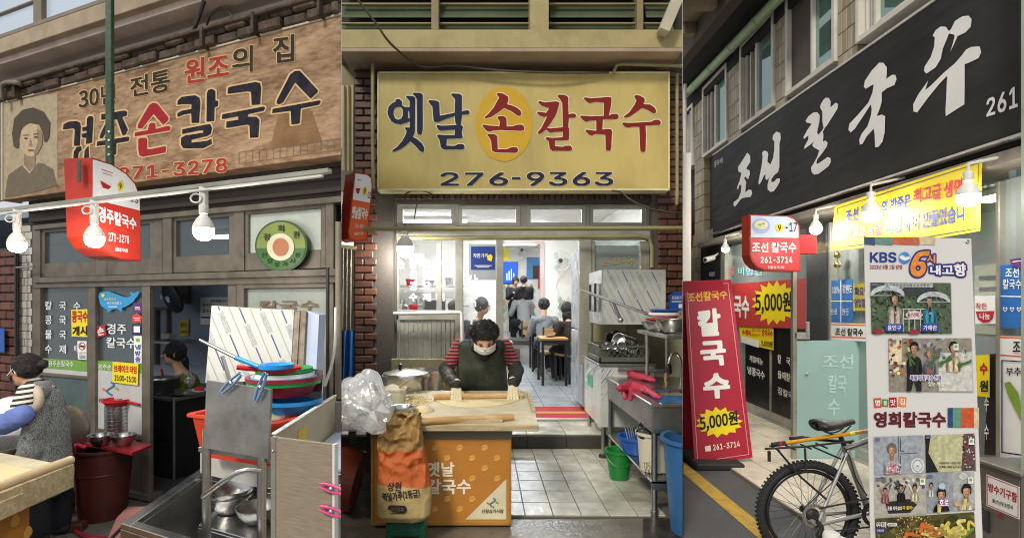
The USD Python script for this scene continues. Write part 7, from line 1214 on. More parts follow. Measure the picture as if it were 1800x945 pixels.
T = banner('banner', 'yellow cloth banner with blue and red lettering under the black sign', 'banner', yq_, 0, M('banner_yellow', '#dcc62a', .6, var=.05), ('border', Polygon(yq_).buffer(-5).difference(Polygon(yq_).buffer(-6.2)), M('banner_line', '#3d4a6a', .5)), ('blue_lettering', union_all([textpx('조선 칼국수의 반죽은', [(1486, 369), (1600, 340), (1600, 364), (1486, 393)], 4), textpx('숙성하여 만들었습니', [(1555, 385), (1695, 358), (1695, 388), (1555, 414)], 4)]), M('banner_blue', '#2a3f9a', .5)), ('red_lettering', union_all([textpx('최고급 생면', [(1605, 333), (1692, 312), (1692, 344), (1605, 357)], 4), textpx('밀가루로 배합', [(1474, 405), (1550, 392), (1550, 412), (1474, 424)], 4)]), M('banner_rose', '#c8324e', .5)), pl=PY_)
bl2 = M('poster_blue', '#2468b0', .4, var=.06)
banner('poster', 'four blue poster squares with handwritten white letters on the far glass', 'poster', [(1455, 493), (1499, 491), (1499, 566), (1455, 565)], .02, bl2, ('grid_lines', union_all([line([(1478, 492), (1478, 566)], 1.5), line([(1455, 529), (1499, 529)], 1.5)]), ink_w), ('lettering', union_all([textpx('100%', (1463, 504, 1476, 515), 1), textpx('강원도', (1481, 500, 1498, 515), 1), textpx('으로', (1460, 543, 1472, 552), 1), textpx('만든', (1480, 542, 1492, 553), 1)]), ink_w))
banner('paper_notice', 'yellow notice half hidden behind the tall white banner', 'notice', [(1500, 498), (1540, 495), (1540, 545), (1500, 546)], .02, M('notice_olive', '#b9a934', .5), ('lettering', union_all([textpx('화요일', (1502, 504, 1526, 520), 4), textpx('영업합니다', (1502, 524, 1534, 540), 3)]), M('ink_blue_deep', '#1b2f86', .5)))
banner('name_strip', 'white strip reading 조선칼국수 between orange lines on the far glass', 'strip', [(1458, 567), (1535, 569), (1535, 600), (1458, 597)], .02, ink_w, ('stripe', union_all([line([(1458, 569.5), (1535, 571.5)], 1.5), line([(1458, 591), (1535, 594)], 1.5)]), ink_o), ('lettering', textpx('조선 칼국수', [(1468, 575), (1517, 577), (1517, 591), (1468, 589)], 4), ink_k))
banner('poster', 'blue poster with white lettering and hearts on the near glass', 'poster', [(1759, 466), (1796, 463), (1796, 578), (1759, 576)], .02, bl2, ('gap_line', line([(1759, 520), (1796, 521)], 2), ink_w), ('lettering', union_all([textpx('조선', (1767, 470, 1791, 487), 2), textpx('칼국수', (1763, 490, 1795, 508), 2)]), ink_w), ('hearts', union_all([Polygon([(x, 548), (x - 4, 543), (x - 3, 539), (x, 541), (x + 3, 539), (x + 4, 543)]) for x in (1767, 1779, 1791)]).difference(union_all([Polygon([(x, 546), (x - 2.6, 543), (x - 2, 541), (x, 542.5), (x + 2, 541), (x + 2.6, 543)]) for x in (1767, 1779, 1791)])), ink_w))
banner('sticker', 'white sticker with a red bowl and handwritten letters on the near glass', 'sticker', [(1713, 520), (1749, 519), (1750, 569), (1714, 569)], .02, ink_w, ('bowl_emblem', Polygon([(1715, 547), (1748, 546), (1745, 560), (1738, 566), (1727, 567), (1719, 561)]), M('bowl_red', '#b01f35', .5)), ('lettering', textpx('착한', (1715, 532, 1735, 544), 2), M('bowl_red', '#b01f35', .5)), ('lettering', textpx('나눔', (1722, 550, 1740, 561), 2), ink_w))
banner('paper_notice', 'yellow notice reading 수 원 right of the tall white banner', 'notice', [(1715, 624), (1739, 623), (1739, 698), (1715, 695)], .02, ink_y, ('lettering', textpx('수', (1722, 637, 1736, 659), 5), ink_r), ('lettering', textpx('원', (1722, 668, 1737, 688), 5), ink_k))
banner('menu_panel', 'black menu strip with white letters at the near glass', 'panel', [(1739, 622), (1753, 621), (1753, 800), (1730, 798)], .008, M('menu_black', '#141415', .4), ('lettering', union_all([textpx('수', (1730, 695, 1738, 722), 2), textpx('수', (1730, 745, 1738, 772), 2)]), ink_w))
T = banner('poster', 'white poster with green chives and lettering beside the steel hose box', 'poster', [(1756, 590), (1796, 591), (1796, 815), (1756, 806)], .02, ink_w, ('stripe', union_all([line([(1756, 592), (1796, 593)], 2), line([(1756, 623), (1796, 626)], 2)]), ink_o), ('frame_line', Polygon([(1760, 632), (1796, 634), (1796, 800), (1760, 795)]).difference(Polygon([(1762, 634), (1797, 636), (1797, 798), (1762, 793)])), ink_navy), ('lettering', union_all([textpx('조', (1780, 600, 1794, 618), 3), textpx('부추', (1768, 645, 1795, 660), 2)]), ink_k), ('leaf_print', Polygon([(1765, 672), (1775, 670), (1790, 690), (1796, 720), (1796, 742), (1782, 715), (1770, 690)]), M('chive_green', '#7fa03a', .5)))
banner('sticker', 'purple pennant sticker near the top of the near glass', 'sticker', [(1775, 456), (1797, 452), (1797, 472), (1778, 467)], .03, M('sticker_purple', '#5c2a6e', .5), ('lettering', line([(1780, 460), (1795, 458)], 1.5), ink_w))
# lamps, camera, bell, plates
for k, (px, py, r_, lab) in enumerate(((1275, 437, .055, 'farthest'), (1434, 402, .06, 'second farthest'), (1531, 376, .078, 'glaring third'), (1702, 346, .07, 'glaring nearest'))):
    T = Thing('bulb_lamp', f'{lab} of the bulbs under the black sign', 'lamp', 'bulbs under the black sign'); c = PW.px(px, py, .34); bulb(T, c, r_ * .85, emit('bulb_glow_warm', (1, .96, .88), 70.) if k > 1 else None); T.part('bracket', tube([c + A(0, 0, r_ * 2.2), c + A(0, 0, r_ * 2.9), c + A(.28, 0, r_ * 2.9 + .06)], .01, 6), white_pl)
T = Thing('security_camera', 'white bullet security camera on the black column', 'camera'); c = PW.px(1249, 455, .16); T.part('body', tube([c + A(-.1, -.05, -.02), c + A(.05, .02, .02)], .04, 14), white_pl, smooth=50); T.part('lens', tube([c + A(-.105, -.052, -.021), c + A(-.1, -.05, -.02)], .03, 12), black_pl); T.part('arm', tube([c, c + A(.14, 0, .1)], .015, 6), white_pl)
banner('shop_plate', 'small navy alarm company plate reading ADT on the black column', 'sign', [(1245, 472), (1258, 470), (1258, 488), (1252, 492), (1245, 489)], .06, ink_navy, ('lettering', textpx('ADT', (1246.5, 478, 1256.5, 485), 3, 'sans'), ink_w))
T = Thing('door_bell', 'golden bells on a thread in front of the far glass', 'bell'); c = PW.px(1472, 448, .1); gd = M('brass', (.75, .52, .18), .25, 1.)
for k, dz in enumerate((0, -.09)): T.part('bell', ball(c + A(0, 0, dz), .032, 2), gd, smooth=True)
T.part('thread', tube([c + A(0, 0, .1), c + A(0, 0, -.25)], .004, 5), gd)
T = Thing('hanging_sign', 'red and white box sign reading 9-17 with a bowl picture hanging before the glass', 'sign'); PN = Plane(at(1363, 430, 4.45), unit(A(1, .03, 0)))
o_ = [(1318, 377), (1385, 379), (1397, 384), (1405, 396), (1407, 477), (1345, 475), (1332, 470), (1322, 460), (1318, 448)]
T.part('box', PN.slab(o_, -.13, 0), M('sign_box_red', '#a82a18', .35)); T.part('pale_panel', PN.poly([(1320, 379), (1384, 381), (1396, 386), (1403, 397), (1404, 418), (1320, 417)], .003), M('panel_sky', '#b9c6dc', .4)); T.part('red_panel', PN.poly([(1320, 419), (1405, 420), (1405.5, 475), (1345, 473), (1333, 468), (1324, 458), (1320, 447)], .003), M('panel_red2', '#c8323a', .4))
T.part('lettering', PN.flat(union_all([textpx('조선 칼국수', (1322, 425, 1400, 444), 4), textpx('261-3714', (1337, 451, 1393, 462), 3, 'sans'), textpx('신정상가시장', (1350, 467, 1379, 472), 1.5)]), .006), ink_w); T.part('badge', PN.flat(ell(1370.5, 400, 7), .006), ink_y); T.part('lettering', PN.flat(textpx('9', (1367.5, 395, 1373.5, 405), 2, 'sans').union(textpx('-17', (1381, 391, 1401, 407), 2, 'sans')), .008), ink_k); T.part('bowl_picture', PN.flat(ell(1338, 397, 16, 13), .006), M('bowl_blue', '#8ea2cf', .4)); T.part('bowl_picture', PN.flat(ell(1338, 395, 12, 8), .008), M('noodle_cream', '#cfc8a8', .5)); T.part('bowl_picture', PN.flat(union_all([ell(1336, 395, 3, 2), ell(1342, 393, 2.5, 1.5)]), .009), ink_g)
T.part('arm', obox(at(1405, 446, 4.5), at(1436, 446, 4.5) - at(1405, 446, 4.5), A(0, .05, 0), A(0, 0, .16)), ink_r)
film_teal = usdkit.material(stage, '/World/Looks/film_teal', {'d': ('principled_bsdf', {'base_color': tuple(hexc('#a9c6c3')), 'roughness': .3}), 't': ('transparent_bsdf', {'color': (.75, .9, .88)}), 'm': ('mix_closure', {'fac': .36})}, [('d.BSDF', 'm.closure1'), ('t.BSDF', 'm.closure2')], surface='m.closure')
T = Thing('glass_door', 'open glass door with a frosted teal lower half', 'door'); PD = Plane(at(1450, 600, 4.9), (1, 0, 0)); xh = PD.px(1507, 500)[0]
T.part('pane', PD.slab([(1401, 425), (1520, 426), (1520, 597), (1401, 597)], -.006, .0), pane_clear); T.part('frosted_film', PD.slab([(1401, 598), (1530, 598), (1530, 806), (1401, 806)], -.006, .0), film_teal); T.part('stile', PD.rect(1394, 424, 1401, 812, -.02, .02), alu); T.part('hinge_plate', PD.rect(1397, 584, 1424, 596, .0, .02, .004), bs)
T.part('handle', PD.rect(1419, 565, 1424, 590, .01, .04, .006), bs); T.part('lock', ball(PD.px(1418, 656, .01), .014, 2), bs); fl = M('film_letter', '#aecac7', .5)
T.part('frost_lettering', PD.flat(union_all([textpx('조선', (1446, 622, 1500, 647), 2), textpx('칼국', [(1456, 658), (1488, 658), (1488, 692), (1456, 690)], 3), textpx('수', (1455, 700, 1477, 730), 3)]), .003), fl)
T.part('bottom_rail', PD.rect(1401, 806, 1530, 812, -.02, .02), bs)
banner('red_sign', 'narrow red sign on the beige tiled wall at the far left', 'sign', [(1203, 362), (1216, 363), (1216, 430), (1203, 436)], .03, ink_r, ('lettering', sbox(1206, 420, 1213, 428), ink_w))
struct('alley_end', bx(RR * 9.58, 4.5, 9.6, 9.8, -.1, 5.0, 0), M('alley_dark', '#2d2a28', .8, var=.4, scale=2)); T = Thing('stall_goods', 'dim stall at the far end of the alley', 'stall'); Pz = PY(9.5)
T.part('shutter', Pz.rect(1201, 440, 1240, 640, -.05, 0), M('shutter_grey', '#5d5a55', .6)); T.part('pane', Pz.rect(1204, 450, 1216, 520, 0, .01, 0), M('pane_pale', '#b0b0a8', .4))
# red standing sign
Ps = Plane(at(1262, 812, 4.78), unit(A(1, -.02, 0)), unit(A(0, .14, 1))); T = Thing('standing_sign', 'red A-frame standing sign with white lettering and a price starburst', 'standing sign'); qs = [(1203, 494), (1286, 491), (1323, 803), (1221, 819)]; rd = M('stand_red', '#a51d36', .45, var=.06, scale=2)
T.part('panel', cutr(Ps.slab(qs, -.012, 0)), rd); inner = Polygon([(1208, 500), (1281, 497), (1317, 798), (1226, 812)]); T.part('border_line', cutr(Ps.flat(inner.buffer(0).difference(inner.buffer(-1.0)), .003)), M('line_pink', '#d9a9a8', .5))
T.part('lettering', Ps.flat(textpx('조선칼국수', [(1208, 515), (1278, 507), (1280, 525), (1209, 532)], 4), .003), M('letter_gold2', '#d8a73a', .5)); L = [textpx('칼', [(1225, 545), (1266, 540), (1270, 589), (1229, 592)], 6), textpx('국', [(1230, 600), (1275, 597), (1279, 641), (1233, 645)], 6), textpx('수', [(1235, 658), (1282, 652), (1285, 699), (1237, 701)], 6)]; T.part('lettering', Ps.flat(union_all(L), .003), ink_w)
T.part('starburst', Ps.flat(affinity.rotate(burst(1264, 741, 43, 27, 15, .78, 5), -3), .003), ink_y); T.part('lettering', Ps.flat(textpx('5,000원', [(1229, 731), (1296, 720), (1298, 748), (1231, 760)], 4), .006), ink_k); T.part('lettering', Ps.flat(textpx('261-3714', [(1253, 781), (1300, 774), (1301, 784), (1254, 791)], 2, 'sans').union(Polygon([(1239, 784), (1249, 782), (1250, 792), (1240, 793)])), .003), M('letter_cream', '#efe3c8', .5))
Pb = Plane(at(1240, 810, 5.15), unit(A(1, -.02, 0)), unit(A(0, -.1, 1))); T.part('rear_panel', cutr(Pb.slab([(1192, 494), (1270, 492), (1290, 780), (1196, 800)], -.012, 0)), rd); T.part('base', xf(bx(-.22, .2, -.1, .28, 0, .06, .015), on_z(1268, 826, .0) + A(0, .08, 0)), rubber)
T.part('foot_bar', cutr(bx(1.75, 2.2, 5.1, 5.16, 0, .05, .01)), rubber)
# bicycle
T = Thing('bicycle', 'silver bicycle with a black carrier leaning behind the tall white banner', 'bicycle'); YB2 = 3.02; b = lambda x, y, d=0.: at(x, y, YB2 + d); cw = b(1420, 899); Rw = 90 / F * YB2; sil = M('bike_silver', '#b3b4b4', .3, .6, var=.06); tyre = M('tyre_black', (.018, .018, .019), .8, bump=.6, bscale=90)
def wheel(c, R, tag_=''):
    ring = lambda r, k, n=64: tube([c + A(r * math.cos(a), 0, r * math.sin(a)) for a in np.linspace(0, 2 * math.pi, n + 1)[:-1]], k, 10, closed=True)
    w = T.part('wheel', ring(R - .023, .022, 64), tyre, smooth=True)
    kn = []
    for i in range(72):
        a = 2 * math.pi * i / 72
        for s in (-1, 1): d = A(math.cos(a), 0, math.sin(a)); e = A(-d[2], 0, d[0]); kn.append(obox(c + d * (R - .007) - e * .006 + A(0, s * .013 - .006, 0), e * .012, A(0, .012, 0), d * .009, 0))
    T.part('tread', cat(*kn), tyre, w); T.part('rim', ring(R - .058, .011, 56), M('rim_black', '#1c1c1e', .35), w, smooth=True); sp = []
    for i in range(32):
        a = 2 * math.pi * i / 32; d = A(math.cos(a), 0, math.sin(a)); k = a + (.5 if i % 2 else -.5); h = A(math.cos(k), 0, math.sin(k)) * .03; sp.append(tube([c + h + A(0, .02 * (1 if i % 4 < 2 else -1), 0), c + d * (R - .062)], .0013, 4))
    T.part('spokes', cat(*sp), black_pl, w); T.part('hub', lathe([(.0001, -.05), (.02, -.05), (.02, -.03), (.014, -.02), (.014, .02), (.02, .03), (.02, .05), (.0001, .05)], c, (0, 1, 0), 16), black_pl, w, smooth=40)
wheel(cw, Rw); cf2 = cw + A(.68, 0, 0); wheel(cf2, Rw)
bb = b(1527, 897); st = b(1484, 782); hd = b(1610, 742); hb = b(1622, 800)
def tb_(nm, pts, r, m_=sil, n=12): T.part(nm, tube([np.asarray(p) for p in pts], r, n), m_, smooth=60)
tb_('seat_tube', [st, bb], .017); tb_('top_tube', [st + (bb - st) * .06, hd], .017); tb_('down_tube', [bb, hb], .02); tb_('head_tube', [hd + A(-.01, 0, .03), hb], .02)
for s in (-1, 1): d = A(0, .055 * s, 0); tb_('chain_stay', [bb + d * .4, b(1428, 914) + d], .011); tb_('seat_stay', [st + (bb - st) * .05 + d * .4, b(1428, 910) + d], .009); tb_('fork', [hb + d * .6, cf2 + d], .013)
tb_('dropout', [b(1424, 912, -.055), b(1434, 920, -.055)], .014); tb_('seat_post', [st, b(1476, 764)], .013, black_pl)
sd = b(1467, 750); sad = loft([np.array([sd + A(x, w * math.cos(a), h + th * math.sin(a)) for a in np.linspace(0, 2 * math.pi, 15)[:-1]]) for x, w, h, th in ((-.11, .03, .01, .018), (-.105, .07, .012, .03), (-.07, .08, .012, .032), (-.03, .06, .01, .028), (.02, .035, .012, .022), (.07, .026, .025, .018), (.105, .018, .03, .014), (.112, .006, .03, .006))]); T.part('saddle', sad, M('saddle_black', (.016, .016, .017), .5), smooth=True)
T.part('saddle_rail', cat(*[tube(spline([sd + A(-.07, s * .02, -.01), sd + A(-.03, s * .02, -.035), sd + A(.03, s * .02, -.03), sd + A(.08, s * .015, .01)]), .004, 6) for s in (-1, 1)]), black_pl)
ck = M('carrier_black', (.02, .02, .021), .45)
for s in (-1, 0, 1): tb_('carrier_rail', [b(1345, 788, .05 * s), b(1420, 784, .05 * s), b(1500, 774, .03 * s)], .006, ck, 8)
for t in (.15, .4, .65, .9): p = b(1345 + 110 * t, 788 - 6 * t); tb_('carrier_bar', [p + A(0, -.05, 0), p + A(0, .05, 0)], .005, ck, 6)
for s in (-1, 1): d = .055 * s; tb_('carrier_strut', [b(1367, 790, d), b(1408, 838, d), b(1452, 876, d)], .006, ck, 8); tb_('carrier_strut', [b(1415, 787, d), b(1417, 830, d)], .006, ck, 8); tb_('carrier_stay', [b(1430, 785, d), b(1478, 806, d * .6)], .005, ck, 8)
T.part('reflector', tube([b(1352, 792), b(1352, 810)], .009, 8), ck); tb_('chain', [b(1440, 893, -.06), b(1530, 875, -.06)], .005, ck, 6); tb_('chain', [b(1440, 936, -.06), b(1530, 925, -.06)], .005, ck, 6)
T.part('cassette', lathe([(.0001, -.02), (.02, -.02), (.025, -.012), (.032, -.008), (.038, 0), (.0001, .005)], cw + A(.0, -.045, 0), (0, 1, 0), 24), black_pl); T.part('brake_disc', lathe([(.05, 0), (.066, 0), (.066, .003), (.05, .003), (.05, 0)], cw + A(0, -.06, 0), (0, 1, 0), 36), steel); T.part('chainring', lathe([(.05, 0), (.072, 0), (.072, .004), (.05, .004), (.05, 0)], bb + A(0, -.05, 0), (0, 1, 0), 32), black_pl)
T.part('crank', bar(bb + A(0, -.07, 0), bb + A(.05, -.07, -.14), .022, .012), black_pl); T.part('pedal', bar(bb + A(.05, -.13, -.14), bb + A(.05, -.05, -.14), .06, .018), black_pl); T.part('derailleur', cat(tube(spline([b(1436, 915, -.07), b(1444, 926, -.08), b(1440, 940, -.08)]), .012, 8), lathe([(.0001, 0), (.018, 0), (.018, .006), (.0001, .006)], b(1440, 940, -.08), (0, 1, 0), 14)), black_pl, smooth=50)
for pts in ([(1484, 786), (1495, 806), (1505, 840), (1524, 870)], [(1486, 790), (1520, 779), (1560, 760)], [(1415, 890), (1440, 868), (1470, 838), (1484, 800)]): tb_('brake_cable', spline([b(x, y, -.03) for x, y in pts]), .0035, ck, 6)
tb_('handlebar', [hd + A(.01, -.26, .08), hd + A(.0, 0, .07), hd + A(.01, .26, .08)], .012, black_pl)
T.part('kickstand', tube([b(1440, 915, .06), b(1470, 985, .12)], .009, 8), ck)
T = Thing('walking_stick', 'yellow stick with a black grip strapped on the bicycle carrier', 'stick'); p, q = b(1380, 778, -.02), b(1560, 752, -.02); T.part('shaft', tube([p, q], .0105, 12), M('stick_yellow', '#cf8f1e', .35, var=.05), smooth=50); T.part('grip', tube([b(1357, 781, -.02), p], .013, 12), black_pl, smooth=50); T.part('red_ring', tube([b(1368, 780, -.02), b(1373, 779, -.02)], .0135, 12), ink_r); T.part('reflective_band', tube([b(1493, 762, -.02), b(1501, 760.6, -.02)], .0115, 12), M('band_lime', '#d8e03a', .4))
obj('umbrella', 'folded black umbrella lying on the bicycle carrier', 'umbrella', cat(tube([b(1389, 770, .03), b(1412, 769, .03)], [.012, .014], 10), tube([b(1412, 769, .03), b(1497, 777, .03)], [.011, .008], 10)), black_pl, smooth=50)
obj('bollard_cap', 'white plastic cap standing in front of the bicycle wheel', 'cap', cat(lathe([(.0001, .30), (.035, .298), (.04, .285), (.04, .25), (.05, .24), (.055, 0)], on_z(1462, 1040, 0) + A(0, 0, .0), n=22), tube([on_z(1462, 1040, 0) + A(.02, 0, .26), on_z(1462, 1040, 0) + A(.2, -.05, .2)], .03, 10)), white_pl, smooth=40)
# steel hose box at right
Pk = Plane((3.0, 3.3, 0), (-.0368, -1, 0)); T = Thing('hose_box', 'grey steel box with a white label reading 방수기구함 at the lower right', 'cabinet'); gx = M('box_grey_steel', '#6d6963', .45, .5, var=.12, scale=6, dirt='#4b463f', dirt_amt=.3); f0 = [(1714, 809), (1797, 842), (1797, 1080), (1714, 1000)]
a0, v1 = Pk.uv(1714, 809); a1 = Pk.uv(1797, 842)[0]; T.part('body', Pk.box(a0, a1, 0, v1, -.33, 0, .006), gx); T.part('lid', Pk.box(a0 - .012, a1 + .01, v1 - .002, v1 + .022, -.34, .015, .006), M('box_lid', '#7f7c76', .4, .5)); T.part('door', Pk.box(a0 + .015, a1 - .01, .05, v1 - .03, 0, .006, .003), gx)
T.part('label', Pk.slab([(1734, 833), (1791, 855), (1791, 912), (1734, 888)], .006, .009), ink_w); lb = Polygon([(1735, 835), (1790, 856), (1790, 910), (1735, 886.5)]); T.part('label_border', Pk.flat(lb.difference(lb.buffer(-1)), .011), ink_r); T.part('lettering', Pk.flat(textpx('방수기구함', [(1737, 847), (1788, 866), (1788, 884), (1737, 862)], 4), .011), ink_r); T.part('lettering', Pk.flat(textpx('울산남부소방서', [(1744, 875), (1780, 887), (1780, 896), (1744, 882)], 2), .011), ink_k); T.part('handle', Pk.slab([(1728, 896), (1736, 899), (1736, 936), (1728, 930)], .006, .02), black_pl); T.part('red_mark', Pk.flat(textpx('수', [(1751, 897), (1766, 902), (1766, 915), (1751, 910)], 1), .011), ink_r)
obj('post', 'pale green steel post at the right edge of the right stall', 'post', bx(at(1793, 500, 3.06)[0], at(1793, 500, 3.06)[0] + .06, 3.0, 3.06, 0, 4.4, .006), M('post_pale', '#a9b4a0', .45))
# ---- tall printed banner on a stand, with its pictures
PX = Plane(at(1620, 700, 2.72), unit(A(1, .02, 0))); T = Thing('banner_stand', 'tall white printed banner with photographs standing before the bicycle', 'banner'); qb = [(1519, 416), (1707, 419), (1728, 965), (1531, 965)]
T.part('sheet', PX.slab(qb, -.004, 0), M('banner_white', '#d5d3d0', .55, var=.03, scale=3)); W0 = .003
def pr(nm, g, m, k=0): T.part(nm, PX.flat(g if hasattr(g, 'geom_type') else Polygon(g), W0 + .0012 * k), m if not isinstance(m, str) else M('print_' + m[1:], m, .5, var=.34, scale=48, spec=.3))
for i, (a, b_, c_) in enumerate(((1519, 1538, '#3f5878'), (1538, 1569, '#6b8f80'), (1569, 1616, '#c2684c'), (1616, 1644, '#cbb99a'))): pr('top_stripe', [(a, 416), (b_, 416.3), (b_, 431), (a + .3, 429)], c_)
for x, y in ((1524, 420), (1701, 425)): T.part('eyelet', lathe([(.004, 0), (.008, .002), (.011, 0)], PX.px(x, y, .001), PX.n, 14), steel_d)
pr('lettering', textpx('KBS', (1529, 443, 1576, 461), 4, 'sans'), '#2a3f8c'); pr('globe_emblem', ell(1590, 453, 10.5), '#4f8fd0'); pr('globe_emblem', Polygon([(1580, 452), (1586, 448), (1592, 452), (1599, 450), (1599, 455), (1591, 458), (1585, 456)]), ink_w, 1)
pr('lettering', textpx('2023년 6월 1일 방영', (1529, 465, 1586, 473), 2), '#8c2a35')
six = union_all([Polygon(spline([(1625, 441), (1612, 445), (1602, 462), (1601, 478), (1610, 486), (1622, 483), (1628, 470), (1624, 460), (1614, 459), (1620, 450), (1632, 449), (1634, 441)], 4)).buffer(0)]).difference(ell(1614, 471, 4.5, 5)); nae = textpx('내고향', [(1635, 467), (1697, 462), (1699, 486), (1635, 482)], 5); si = textpx('시', (1629, 447, 1644, 462), 4)
pr('title_outline', union_all([six.buffer(3), nae.buffer(3.2), si.buffer(2.5)]), '#38307c'); pr('title_figure', six, '#e08a35', 1); pr('title_lettering', nae, ink_w, 1); pr('title_lettering', si, '#e08a35', 1)
def photo(q, base, k=1): T.part('photo_shadow', PX.flat(affinity.translate(Polygon(q), 1.2, 1.4), W0), M('print_a5a3a0', '#a5a3a0', .5)); pr('photo', q, base, k)
def tone(h, f): c = [min(255, max(0, int(int(h[i:i + 2], 16) * f))) // 6 * 6 for i in (1, 3, 5)]; return '#%02x%02x%02x' % tuple(c)
def fig(x, y, s, coat, hair='#1d1716', skin='#b98f74', k=3, clip=None, mic=False, apron=None):
    """A small printed figure in several tones: hair, shaded face, neck, clothed shoulders, folds and lapels."""
    I = (lambda g: g.intersection(clip)) if clip is not None else (lambda g: g); S = lambda *q: Polygon(spline([(x + a * s, y + b_ * s) for a, b_ in q] + [(x + q[0][0] * s, y + q[0][1] * s)], 4)).buffer(0)
    pr('figure_clothes', I(S((-.98, 3.5), (-1.02, 2.2), (-.82, 1.5), (-.3, 1.12), (.3, 1.12), (.84, 1.5), (1.04, 2.3), (.98, 3.5))), tone(coat, .8), k)
    pr('figure_fold', I(union_all([S((-.55, 3.4), (-.6, 2.2), (-.35, 1.5), (-.12, 2.2), (-.2, 3.4)), S((.25, 3.4), (.2, 2.4), (.42, 1.6), (.62, 2.3), (.6, 3.4))])), tone(coat, 1.05), k + 1); pr('figure_fold', I(union_all([S((-.95, 3.3), (-.98, 2.5), (-.85, 1.8), (-.78, 2.6), (-.8, 3.3)), S((.72, 3.3), (.75, 2.5), (.88, 1.9), (.97, 2.6), (.95, 3.3)), S((-.05, 3.3), (-.08, 2.3), (.04, 1.6), (.1, 2.4), (.06, 3.3))])), tone(coat, .55), k + 2)
    pr('figure_neck', I(S((-.2, .5), (.2, .5), (.24, 1.15), (0, 1.4), (-.24, 1.15))), tone(skin, .78), k + 2); pr('figure_hair', I(S((-.5, .35), (-.6, -.2), (-.35, -.75), (.1, -.85), (.5, -.6), (.6, -.1), (.5, .38), (.2, .1), (-.2, .1))), hair, k + 2)
    pr('figure_face', I(S((-.42, -.1), (-.36, -.4), (0, -.48), (.38, -.38), (.43, 0), (.36, .42), (.12, .68), (-.1, .68), (-.35, .42))), skin, k + 3); pr('figure_shade', I(S((.2, -.3), (.4, -.28), (.42, .05), (.34, .42), (.1, .66), (.22, .3))), tone(skin, .8), k + 4); pr('figure_light', I(S((-.28, -.22), (-.05, -.3), (-.02, .05), (-.14, .3), (-.28, .2))), tone(skin, 1.12), k + 4)
    pr('figure_fringe', I(S((-.48, .05), (-.5, -.4), (-.1, -.68), (.4, -.55), (.5, 0), (.38, -.28), (0, -.36), (-.34, -.24))), hair, k + 5)
    pr('figure_features', I(union_all([sbox(x - .27 * s, y - .03 * s, x - .1 * s, y + .02 * s), sbox(x + .1 * s, y - .03 * s, x + .27 * s, y + .02 * s)])), '#3c2620', k + 5); pr('figure_features', I(union_all([sbox(x - .04 * s, y + .18 * s, x + .06 * s, y + .22 * s), ell(x, y + .4 * s, .13 * s, .045 * s)])), '#84503f', k + 5)
    if apron: pr('figure_apron', I(S((-.55, 3.4), (-.45, 1.9), (-.3, 1.7), (.3, 1.7), (.45, 1.9), (.55, 3.4))), apron, k + 3)
    if mic: pr('figure_microphone', I(union_all([line([(x + .1 * s, y + 1.2 * s), (x + .15 * s, y + 2.2 * s)], .2 * s), ell(x + .1 * s, y + 1.1 * s, .17 * s)])), '#15151a', k + 5); pr('figure_hand', I(ell(x + .15 * s, y + 1.95 * s, .24 * s, .2 * s)), skin, k + 6)
R_ = random.Random(11)
def blobs(box_, cols, n, r0, r1, k, clip):
    for c_ in cols:
        g = union_all([affinity.rotate(ell(R_.uniform(box_[0], box_[2]), R_.uniform(box_[1], box_[3]), R_.uniform(r0, r1), R_.uniform(r0, r1) * .7, 9), R_.uniform(0, 180)) for _ in range(n)]).intersection(clip); pr('photo_texture', g, c_, k)
# picture 1: two presenters under clear umbrellas
q = Polygon([(1530, 496), (1671, 497), (1673, 586), (1532, 586)]); photo(list(q.exterior.coords)[:-1], '#50604a'); blobs((1530, 505, 1673, 586), ['#36452f', '#5d7050', '#2b3826', '#44563a', '#6b7d5a', '#222d1e'], 55, 1, 4, 2, q)
pr('photo_building', Polygon([(1555, 497), (1640, 497), (1640, 512), (1555, 512)]), '#a8aaa8', 3); pr('photo_building', union_all([sbox(1558 + 6 * i, 499 + 5 * j, 1561 + 6 * i, 502 + 5 * j) for i in range(13) for j in range(2)]), '#6b7078', 4); pr('photo_roof', Polygon([(1580, 512), (1590, 505), (1640, 505), (1655, 515), (1640, 519), (1585, 519)]), '#3a3f3c', 4); pr('photo_fence', union_all([line([(1585, 560), (1628, 560)], 2), line([(1585, 543), (1628, 543)], 1.5)] + [line([(1588 + 10 * i, 543), (1588 + 10 * i, 582)], 1.5) for i in range(5)]), '#c9c9c4', 4)
fig(1573, 524, 13, '#bdb6ac', mic=True, k=5, clip=q); fig(1634, 528, 11.5, '#3a93b0', mic=True, k=5, clip=q)
for cx, cy, rx in ((1560, 514, 30), (1641, 525, 29)): um = Polygon([(cx - rx, cy + 6)] + [(cx + rx * math.cos(a), cy + 4 - 17 * math.sin(a)) for a in np.linspace(math.pi, 0, 14)] + [(cx + rx, cy + 6)]); pr('photo_umbrella', um.difference(affinity.translate(um, 0, 9)).union(line([(cx - rx, cy + 5), (cx + rx, cy + 5)], 1)).intersection(q), '#b9c0c2', 10); pr('photo_umbrella', union_all([line([(cx, cy - 13), (cx + t * rx, cy + 5)], .7) for t in (-.6, -.2, .25, .65)]).intersection(q), '#8f989c', 11)
for x, t in ((1572, '윤인구'), (1635, '가애란')): pr('photo_caption_plate', rrect(x - 16, 569, x + 16, 582, 3), '#38429c', 12); pr('photo_caption', textpx(t, (x - 12, 571, x + 12, 580), 3), ink_w, 13)
pr('photo_sign', ell(1607, 553, 15, 7), '#d9d5cf', 5); pr('photo_sign', textpx('울산큰애기', (1595, 549, 1620, 557), 3), '#a8304f', 6); pr('photo_flowers', union_all([ell(1543, 582, 9, 4), ell(1607, 583, 9, 4)]).intersection(q), '#a3262e', 9)
